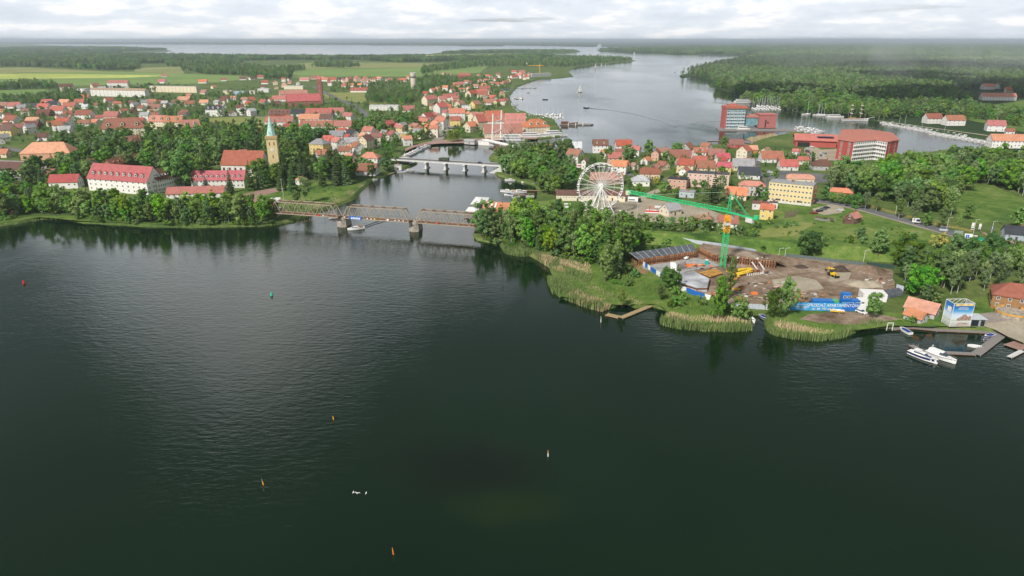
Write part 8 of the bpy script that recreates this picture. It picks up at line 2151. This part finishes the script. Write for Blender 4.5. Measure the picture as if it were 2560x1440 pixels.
Z('on the wooded far channel shore', [(1850, 256), (1930, 266), (1985, 280), (2060, 286), (2115, 291), (2165, 300), (2205, 302), (2280, 294), (2420, 292), (2560, 312), (2560, 296), (2420, 282), (2280, 262), (2150, 262), (2000, 256), (1880, 244)], 9, [('broadleaf', 6), ('birch', 4)], (12, 19), 21, 0.8)
EXPL = [(455, 470, 25, 'broadleaf', 'huge broad tree between the white hotel and its long wing'), (517, 479, 11, 'bluespruce', 'silvery blue spruce on the hotel lawn'), (577, 482, 17, 'spruce', 'dark spruce right of the blue spruce'),
 (628, 476, 21, 'spruce', 'tall dark spruce hiding the church nave, left one'), (652, 472, 19, 'spruce', 'tall dark spruce hiding the church nave, right one'), (705, 476, 20, 'spruce', 'tall spruce in front of the church tower, left one'), (732, 480, 20, 'spruce', 'tall spruce in front of the church tower, right one'),
 (765, 508, 17, 'birch', 'leafy tree at the left end of the truss bridge'), (742, 512, 9, 'broadleaf', 'round bushy tree just left of the truss bridge end'), (806, 466, 18, 'spruce', 'spruce beside the park pavilion'), (842, 464, 24, 'spruce', 'tallest dark spruce left of the strait'), (864, 462, 22, 'spruce', 'second tallest dark spruce left of the strait'),
 (966, 424, 17, 'spruce', 'dark conifer beside the white hip-roofed house'), (856, 314, 11, 'willow', 'pale willow among the red-roofed rows'), (1133, 354, 13, 'willow', 'round weeping willow on the promenade'), (1362, 396, 14, 'willow', 'pale weeping willow behind the road bridge'),
 (1621, 392, 16, 'broadleaf', 'lone round tree on the far peninsula shore'), (1692, 386, 11, 'broadleaf', 'low round tree among the far peninsula houses'), (1808, 374, 13, 'broadleaf', 'lone tree standing by the grey jetty'), (1572, 420, 19, 'broadleaf', 'large round tree right above the Ferris wheel'), (1520, 410, 14, 'broadleaf', 'round tree behind the Ferris wheel'),
 (1480, 425, 12, 'broadleaf', 'pale round tree just left above the Ferris wheel'), (1412, 392, 16, 'broadleaf', 'dense dark tree at the tip beside the pale house'), (1764, 512, 19, 'spruce', 'dark spruce group before the long pink block, left'), (1782, 508, 20, 'spruce', 'dark spruce group before the long pink block, middle'), (1798, 505, 17, 'birch', 'tall leafy tree before the long pink block'),
 (1836, 520, 11, 'spruce', 'dark spruce left of the grey orange-roofed house, left'), (1852, 524, 10, 'spruce', 'dark spruce left of the grey orange-roofed house, right'), (1876, 424, 12, 'spruce', 'dark spruce beside the cream gabled house'), (1580, 496, 9, 'bluespruce', 'small bluish spruce right of the Ferris wheel'), (1630, 432, 8, 'bluespruce', 'slim bluish spruce in the peninsula garden'),
 (1797, 800, 19, 'shore', 'tall lone tree at the reed shore, front one', 0.62), (1822, 748, 19, 'shore', 'tall lone tree at the reed shore, rear one', 0.55), (1850, 798, 9, 'shore', 'small tree right of the tall lone shore trees'), (1928, 798, 13, 'broadleaf', 'thin-crowned tree left of the banner', 0.6), (1962, 790, 15, 'broadleaf', 'slender green tree standing before the left end of the banner', 0.52),
 (2181, 796, 11, 'broadleaf', 'round tree on a clear trunk at the right end of the banner'), (1677, 728, 10, 'broadleaf', 'round tree between the two printed fences'), (1650, 752, 7, 'broadleaf', 'small tree by the root of the jetty', 0.8), (1514, 704, 19, 'alder', 'tall tree standing forward from the wooded point'), (1555, 766, 8, 'shore', 'young tree leaning over the jetty corner', 0.7), (1540, 690, 16, 'alder', 'dark tree at the front right of the wooded point'),
 (2023, 642, 13, 'broadleaf', 'big round dark tree on the embankment, left one'), (2193, 650, 16, 'broadleaf', 'big round dark tree on the embankment, right one'), (2150, 600, 7, 'broadleaf', 'bushy tree at the lower meadow edge'), (2345, 640, 11, 'golden', 'yellow-leaved tree on the embankment at right'),
 (2060, 504, 11, 'broadleaf', 'bright round tree right of the yellow block'), (2082, 508, 7, 'broadleaf', 'small street tree before the orange villa, left'), (2100, 512, 8, 'broadleaf', 'small street tree before the orange villa, middle'), (2117, 512, 7, 'broadleaf', 'small street tree before the orange villa, right'), (2136, 520, 9, 'bush', 'dark shrub mass where the road leaves the villa'),
 (2162, 524, 11, 'birch', 'avenue tree by the black car'), (2190, 530, 12, 'birch', 'avenue tree right of the black car'), (2246, 548, 12, 'birch', 'avenue tree left of the white car'), (2283, 560, 13, 'birch', 'avenue tree behind the white roadside billboard'), (2316, 566, 8, 'broadleaf', 'round avenue tree right of the billboard'), (2352, 576, 13, 'birch', 'avenue tree left of the bus shelter'),
 (2398, 560, 6, 'cypress', 'slim columnar evergreen on the right lawn'), (2418, 550, 10, 'broadleaf', 'small tree leaning on the right meadow'), (2548, 575, 14, 'broadleaf', 'broad tree above the blue-grey house'), (1250, 402, 12, 'broadleaf', 'dense tree on the point beside the footbridge'), (1640, 462, 6, 'golden', 'yellow thuja beside the peninsula lane'),
 (205, 440, 15, 'spruce', 'dark spruce above the brown-roofed cottage'), (135, 425, 14, 'spruce', 'dark spruce behind the supermarket sign'), (325, 415, 14, 'broadleaf', 'round tree beside the long timber building'), (270, 415, 15, 'broadleaf', 'round tree left of the long timber building'), (165, 355, 13, 'broadleaf', 'very dark round tree below the left suburb'), (512, 320, 12, 'broadleaf', 'round tree at the left end of the meadow'), (560, 322, 10, 'broadleaf', 'dark rounded clump on the meadow'), (690, 545, 12, 'shore', 'leafy tree under the left bridge end')]
def near_expl(x, y): 
    return any((x - p.x) ** 2 + (y - p.y) ** 2 < 16 for p in EXPL_W)
EXPL_W = [G(e[0], e[1]) for e in EXPL]
CAND = [c for c in CAND if not near_expl(c[0], c[1])]
NAMES = dict(broadleaf='broadleaf_tree', alder='alder_tree', shore='broadleaf_tree', spruce='spruce_tree', bluespruce='spruce_tree', birch='birch_tree', willow='willow_tree', bush='shrub', golden='broadleaf_tree', cypress='cypress_tree')
KWORD = dict(broadleaf='round green tree', alder='tall narrow dark tree', shore='leafy green tree', spruce='dark conical spruce', birch='pale slender birch', bush='low green shrub', bluespruce='blue spruce', willow='willow', golden='yellow tree', cypress='cypress')
def tree(x, y, kind, h, lab, group, seed, wf=1.0):
    lst = PROTO[kind]; cm, tm, ph = lst[seed % len(lst)]; s = h / ph
    r = random.Random(seed * 13 + 5)
    t = thing(NAMES[kind], lab, 'shrub' if kind == 'bush' else 'tree', (x, y, GZ), r.uniform(0, 6.28), group)
    k = r.uniform(0.92, 1.12) * wf; t.scale = (s * k, s * k, s)
    meshobj('trunk', tm, t); meshobj('crown', cm, t)
for i, (e, p) in enumerate(zip(EXPL, EXPL_W)): tree(p.x, p.y, e[3], e[2], e[4], 'single trees', i, e[5] if len(e) > 5 else 1.0)
def vis(c): q = pix((c[0], c[1], GZ)); return c[3] / q[2] if -40 < q[0] < 2600 else 0.0
limits = dict(alder=200, broadleaf=285, spruce=90, birch=90, bush=110); bykind = {}
for c in CAND: bykind.setdefault('broadleaf' if c[2] == 'shore' else c[2], []).append(c)
rest = []
for k, lst in bykind.items():
    lst.sort(key=vis, reverse=True)
    for i, c in enumerate(lst):
        if i < limits.get(k, 80) and vis(c) > 0: tree(c[0], c[1], c[2], c[3], '%s %s' % (KWORD[c[2]], c[4]), 'trees ' + c[4], i + 1000)
        else: rest.append(c)
IDX = dict(alder=(1, 3), broadleaf=(0, 1, 2, 3), shore=(0, 1, 2, 3), birch=(4, 5), spruce=(6,), bush=(2,))
HT = [17, 19, 15, 18, 18, 18, 20]
def rest_scatter(lab, lst, seed):
    if not lst: return
    ii = [IDX[c[2]][k % len(IDX[c[2]])] for k, c in enumerate(lst)]
    scatter('garden_trees', lab, 'trees', [(c[0], c[1], GZ) for c in lst], 'mixed', ii, seed, sizes=np.array([c[3] / HT[j] for c, j in zip(lst, ii)]))
rest_scatter('many small trees and shrubs between the houses of the town', [c for c in rest if 'town' in c[4]], 1)
rest_scatter('further trees filling the woods and gardens round the strait', [c for c in rest if 'town' not in c[4]], 2)

# ================================================================== distant woods
def wood(lab, polys, key, s0, seed, prob=1.0, size=(0.8, 1.15), rel=0.0055, z=GZ, name='wood'):
    pts = []; r = np.random.RandomState(seed)
    for poly in polys:
        w = np.array([(p.x, p.y) for p in (G(x, y, z) for x, y in poly)]); (x0, y0), (x1, y1) = w.min(0), w.max(0)
        y = y0
        while y < y1:
            sp = max(s0, y * rel)
            xs = np.arange(x0, x1, sp); xs = xs + r.uniform(-0.5, 0.5, len(xs)) * sp; ys = y + r.uniform(-0.5, 0.5, len(xs)) * sp
            ok = in_poly(xs, ys, w) & (r.uniform(0, 1, len(xs)) < prob)
            pts += [(a, b, z - 0.3) for a, b in zip(xs[ok], ys[ok]) if not occupied(a, b, 3)]
            y += sp
    if pts: scatter(name, lab, 'trees', pts, key, None, seed, *size)
    return len(pts)
RF = [(1708, 190), (1745, 177), (1790, 161), (1840, 152), (1880, 148), (2000, 146), (2300, 150), (2700, 160), (2700, 240), (2480, 232), (2380, 238), (2300, 252), (2420, 300), (2280, 262), (2150, 262), (2000, 256), (1880, 246), (1838, 240), (1842, 232), (1790, 219), (1796, 208), (1768, 194), (1738, 190)]
NW = []
NW.append(wood('dense mixed forest covering the right shore of the lake', [[(1706, 191), (1738, 188), (1790, 175), (1900, 178), (2100, 182), (2400, 186), (2700, 192), (2700, 250), (2560, 245), (2480, 215), (2400, 225), (2330, 245), (2290, 256), (2150, 262), (2000, 257), (1880, 246), (1838, 240), (1842, 232), (1790, 219), (1796, 208), (1768, 196), (1738, 191)]], 'mixed', 8.5, 31, 1, (0.85, 1.3), 0.0062))
NW.append(wood('dark pine forest stretching back on the right', [[(1715, 188), (1760, 170), (1800, 160), (1860, 150), (1960, 144), (2300, 146), (2800, 150), (2800, 192), (2400, 188), (2100, 184), (1900, 180), (1790, 177), (1740, 187)]], 'pine', 9, 32, 1, (0.8, 1.15), 0.0060))
NW.append(wood('endless forest reaching the horizon on the right', [[(1870, 141), (1960, 136), (2300, 130), (2900, 130), (2900, 150), (2300, 146), (1960, 144), (1862, 150)], [(1620, 121), (1800, 116), (2200, 113), (3000, 113), (3000, 129), (2300, 129), (1960, 135), (1860, 137), (1700, 134), (1600, 132), (1505, 127), (1500, 125)]], 'grove', 30, 33, 0.9, (0.85, 1.2), 0.0085))
NW.append(wood('pale stands with painted-in sunlight in the far forest on the right', [[(1880, 139), (2000, 134), (2300, 133), (2900, 136), (2900, 145), (2300, 142), (1960, 142)], [(2250, 152), (2560, 151), (2800, 156), (2800, 163), (2400, 160)], [(1700, 131), (1850, 127), (1850, 135), (1700, 134.5)]], 'palegrove', 26, 51, 0.9, (0.9, 1.25), 0.0075))
NW.append(wood('trees along the marina slope on the right shore', [[(2330, 250), (2400, 232), (2430, 250), (2440, 280), (2480, 300), (2600, 316), (2600, 326), (2450, 304), (2330, 290), (2250, 298), (2200, 290), (2250, 275)]], 'mixed', 9, 34, 0.55, (0.5, 0.9)))
NW.append(wood('forest belts beyond the fields at left', [[(-300, 168), (0, 166), (120, 168), (300, 176), (340, 172), (340, 160), (460, 158), (600, 152), (700, 150), (900, 150), (1060, 147), (1060, 143), (900, 146), (640, 145), (480, 142), (300, 138), (170, 136), (0, 131), (-300, 128)], [(-300, 126), (0, 122), (120, 118), (300, 119), (420, 125), (300, 130), (100, 131), (-300, 127)]], 'grove', 30, 35, 0.92, (0.75, 1.1), 0.0075))
NW.append(wood('wood on the headland across the bay', [[(455, 178), (462, 168), (540, 166), (640, 170), (700, 176), (735, 188), (720, 200), (660, 198), (600, 188), (520, 186)], [(415, 168), (470, 156), (560, 150), (620, 156), (560, 164), (480, 168)], [(780, 168), (800, 158), (880, 160), (900, 168), (830, 171)], [(700, 174), (760, 172), (760, 178), (705, 180)]], 'mixed', 11, 36, 0.85, (0.8, 1.15), 0.0062))
NW.append(wood('tree belt along the narrow lake beyond the suburb', [[(1050, 188), (1110, 176), (1200, 168), (1280, 166), (1400, 168), (1440, 166), (1500, 158), (1585, 151), (1560, 147), (1500, 144), (1420, 143), (1380, 148), (1280, 150), (1180, 158), (1060, 172)]], 'mixed', 12, 37, 0.8, (0.8, 1.1), 0.0066))
NW.append(wood('woods on the far side of the yellow fields', [[(1090, 134), (1150, 130), (1290, 127), (1380, 127), (1446, 129), (1400, 132), (1290, 132), (1150, 134)], [(900, 150), (1100, 146), (1250, 142), (1380, 141), (1370, 146), (1200, 152), (1000, 156)], [(1300, 141), (1376, 137), (1382, 142), (1310, 146)]], 'grove', 28, 38, 0.85, (0.7, 1.0), 0.0075))
NW.append(wood('thickets at the near edge of the left fields', [[(-300, 240), (0, 218), (60, 210), (130, 214), (150, 222), (60, 224), (-300, 232)], [(110, 250), (150, 232), (180, 232), (220, 244), (180, 256)], [(-200, 262), (0, 252), (120, 248), (220, 252), (200, 262), (60, 264), (-200, 270)], [(240, 232), (380, 222), (480, 226), (360, 234)]], 'mixed', 9, 39, 0.75, (0.5, 0.9), 0.0062))
NW.append(wood('green slope wood beside the water tower', [[(1040, 215), (1060, 196), (1120, 194), (1150, 205), (1130, 222), (1060, 232), (1046, 250), (1010, 262), (915, 258), (920, 236), (1000, 232)], [(915, 262), (1000, 252), (1010, 236), (930, 234)]], 'mixed', 10, 40, 0.85, (0.5, 0.85), 0.0062))
NW.append(wood('far forest strip along the horizon shore', [[(-1200, 104.6), (0, 104.2), (640, 103.8), (1280, 103.8), (2000, 103.6), (3200, 103.6), (3200, 107.0), (1500, 107.0), (1490, 114), (1262, 111.8), (1150, 112.6), (920, 111.4), (640, 110.4), (300, 109.8), (76, 109.3), (-1200, 106.2)]], 'grove', 60, 41, 0.8, (0.8, 1.1), 0.011, 3.0))
NW.append(wood('bushy verge and hedge bushes along the near banks', [[(1575, 640), (1600, 628), (1690, 606), (1760, 604), (1740, 610), (1640, 626), (1580, 650)], [(2040, 556), (2090, 556), (2120, 548), (2060, 545)], [(1880, 560), (1990, 555), (2010, 568), (1930, 572), (1880, 575)], [(1330, 560), (1480, 560), (1560, 575), (1560, 590), (1400, 600), (1300, 590)], [(2300, 790), (2340, 800), (2360, 810), (2330, 815), (2300, 812)]], 'hedge', 4.5, 42, 0.5, (0.5, 0.9)))
NW.append(wood('undergrowth along the left lakeside bank', [[(0, 552), (60, 546), (150, 542), (220, 553), (420, 563), (640, 562), (690, 556), (690, 550), (420, 556), (200, 546), (0, 546)]], 'hedge', 3.6, 43, 0.75, (0.5, 1.0)))
NW.append(wood('undergrowth beneath the wooded point', [[(1196, 600), (1240, 606), (1340, 634), (1400, 648), (1480, 668), (1500, 660), (1400, 632), (1300, 606), (1210, 592)]], 'hedge', 3.6, 44, 0.7, (0.6, 1.1)))
NW.append(wood('scattered low shrubs and tall weeds in the near meadows', [[(1480, 690), (1560, 655), (1655, 708), (1780, 758), (1870, 785), (1850, 808), (1700, 795), (1600, 762), (1490, 720)], [(1640, 590), (1900, 600), (2100, 625), (2240, 640), (2400, 625), (2250, 560), (2120, 540), (1900, 560)], [(2180, 806), (2290, 790), (2420, 740), (2520, 730), (2530, 760), (2420, 790), (2290, 812)], [(620, 520), (700, 540), (780, 515), (860, 485), (890, 462), (800, 462), (700, 490)]], 'hedge', 5.0, 45, 0.33, (0.12, 0.38)))
print('CAND', len(CAND), 'rest', len(rest), 'woods', NW)
# ================================================================== haze
HAZE_DENSITY = 0.000068
m = bpy.data.materials.new('haze_air'); m.use_nodes = True; nt = m.node_tree; nt.nodes.clear()
out = nt.nodes.new('ShaderNodeOutputMaterial'); pv = nt.nodes.new('ShaderNodeVolumePrincipled')
pv.inputs['Density'].default_value = HAZE_DENSITY; pv.inputs['Color'].default_value = (0.78, 0.89, 1.0, 1); pv.inputs['Anisotropy'].default_value = 0.2
nt.links.new(pv.outputs[0], out.inputs['Volume'])
hb = MB(); hb.box((0, 43000, 58), (180000, 92000, 126)); ho = hb.build('haze', m); tag(ho, 'thin pale summer haze over lake and land', 'haze', kind='stuff')
# drifting mist over the right-hand forest
mm = bpy.data.materials.new('mist_vapour'); mm.use_nodes = True; nt = mm.node_tree; nt.nodes.clear()
out = nt.nodes.new('ShaderNodeOutputMaterial'); pv = nt.nodes.new('ShaderNodeVolumePrincipled'); pv.inputs['Color'].default_value = (0.95, 0.97, 1, 1)
p = n_obj(nt); ln_ = nt.nodes.new('ShaderNodeVectorMath'); ln_.operation = 'LENGTH'; L(nt, p, ln_.inputs[0])
fall = n_ramp(nt, ln_.outputs['Value'], [(0.15, (1, 1, 1)), (0.98, (0, 0, 0))])
nz = n_ramp(nt, n_noise(nt, n_map(nt, n_pos(nt), (1, 1, 0.6)), 0.011, 5, 0.6), [(0.50, (0, 0, 0)), (0.68, (1, 1, 1))])
L(nt, n_math(nt, 'MULTIPLY', n_math(nt, 'MULTIPLY', fall, nz), 0.0011), pv.inputs['Density']); nt.links.new(pv.outputs[0], out.inputs['Volume'])
bm = bmesh.new(); bmesh.ops.create_icosphere(bm, subdivisions=3, radius=1.0); mme = bpy.data.meshes.new('mist'); bm.to_mesh(mme); bm.free(); mme.materials.append(mm)
for k, (x, y, sx, sy, sz) in enumerate([(2040, 186, 330, 160, 44), (2260, 176, 420, 200, 46), (2500, 188, 330, 160, 44), (2190, 146, 800, 400, 46), (2450, 150, 900, 400, 46)]):
    q = G(x, y, 45); o = meshobj('mist', mme, None, (q.x, q.y, 62), 0.3 * k, (sx, sy, sz)); tag(o, 'pale drifting mist over the right-hand forest', 'mist', 'mist wisps', 'stuff')
# ================================================================== labels: tell look-alikes apart by their order
def ordinal(k): return '%d%s' % (k, 'th' if 10 <= k % 100 <= 20 else {1: 'st', 2: 'nd', 3: 'rd'}.get(k % 10, 'th'))
groups = {}
for o in PENDING: groups.setdefault(o.get('label'), []).append(o)
for lab, objs in groups.items():
    if len(objs) < 2: continue
    def key(o):
        p = pix(o.location); return p[0]
    objs.sort(key=key); n = len(objs)
    for i, o in enumerate(objs):
        o['label'] = lab + (', leftmost' if i == 0 else ', rightmost' if i == n - 1 else ', %s from left' % ordinal(i + 1))
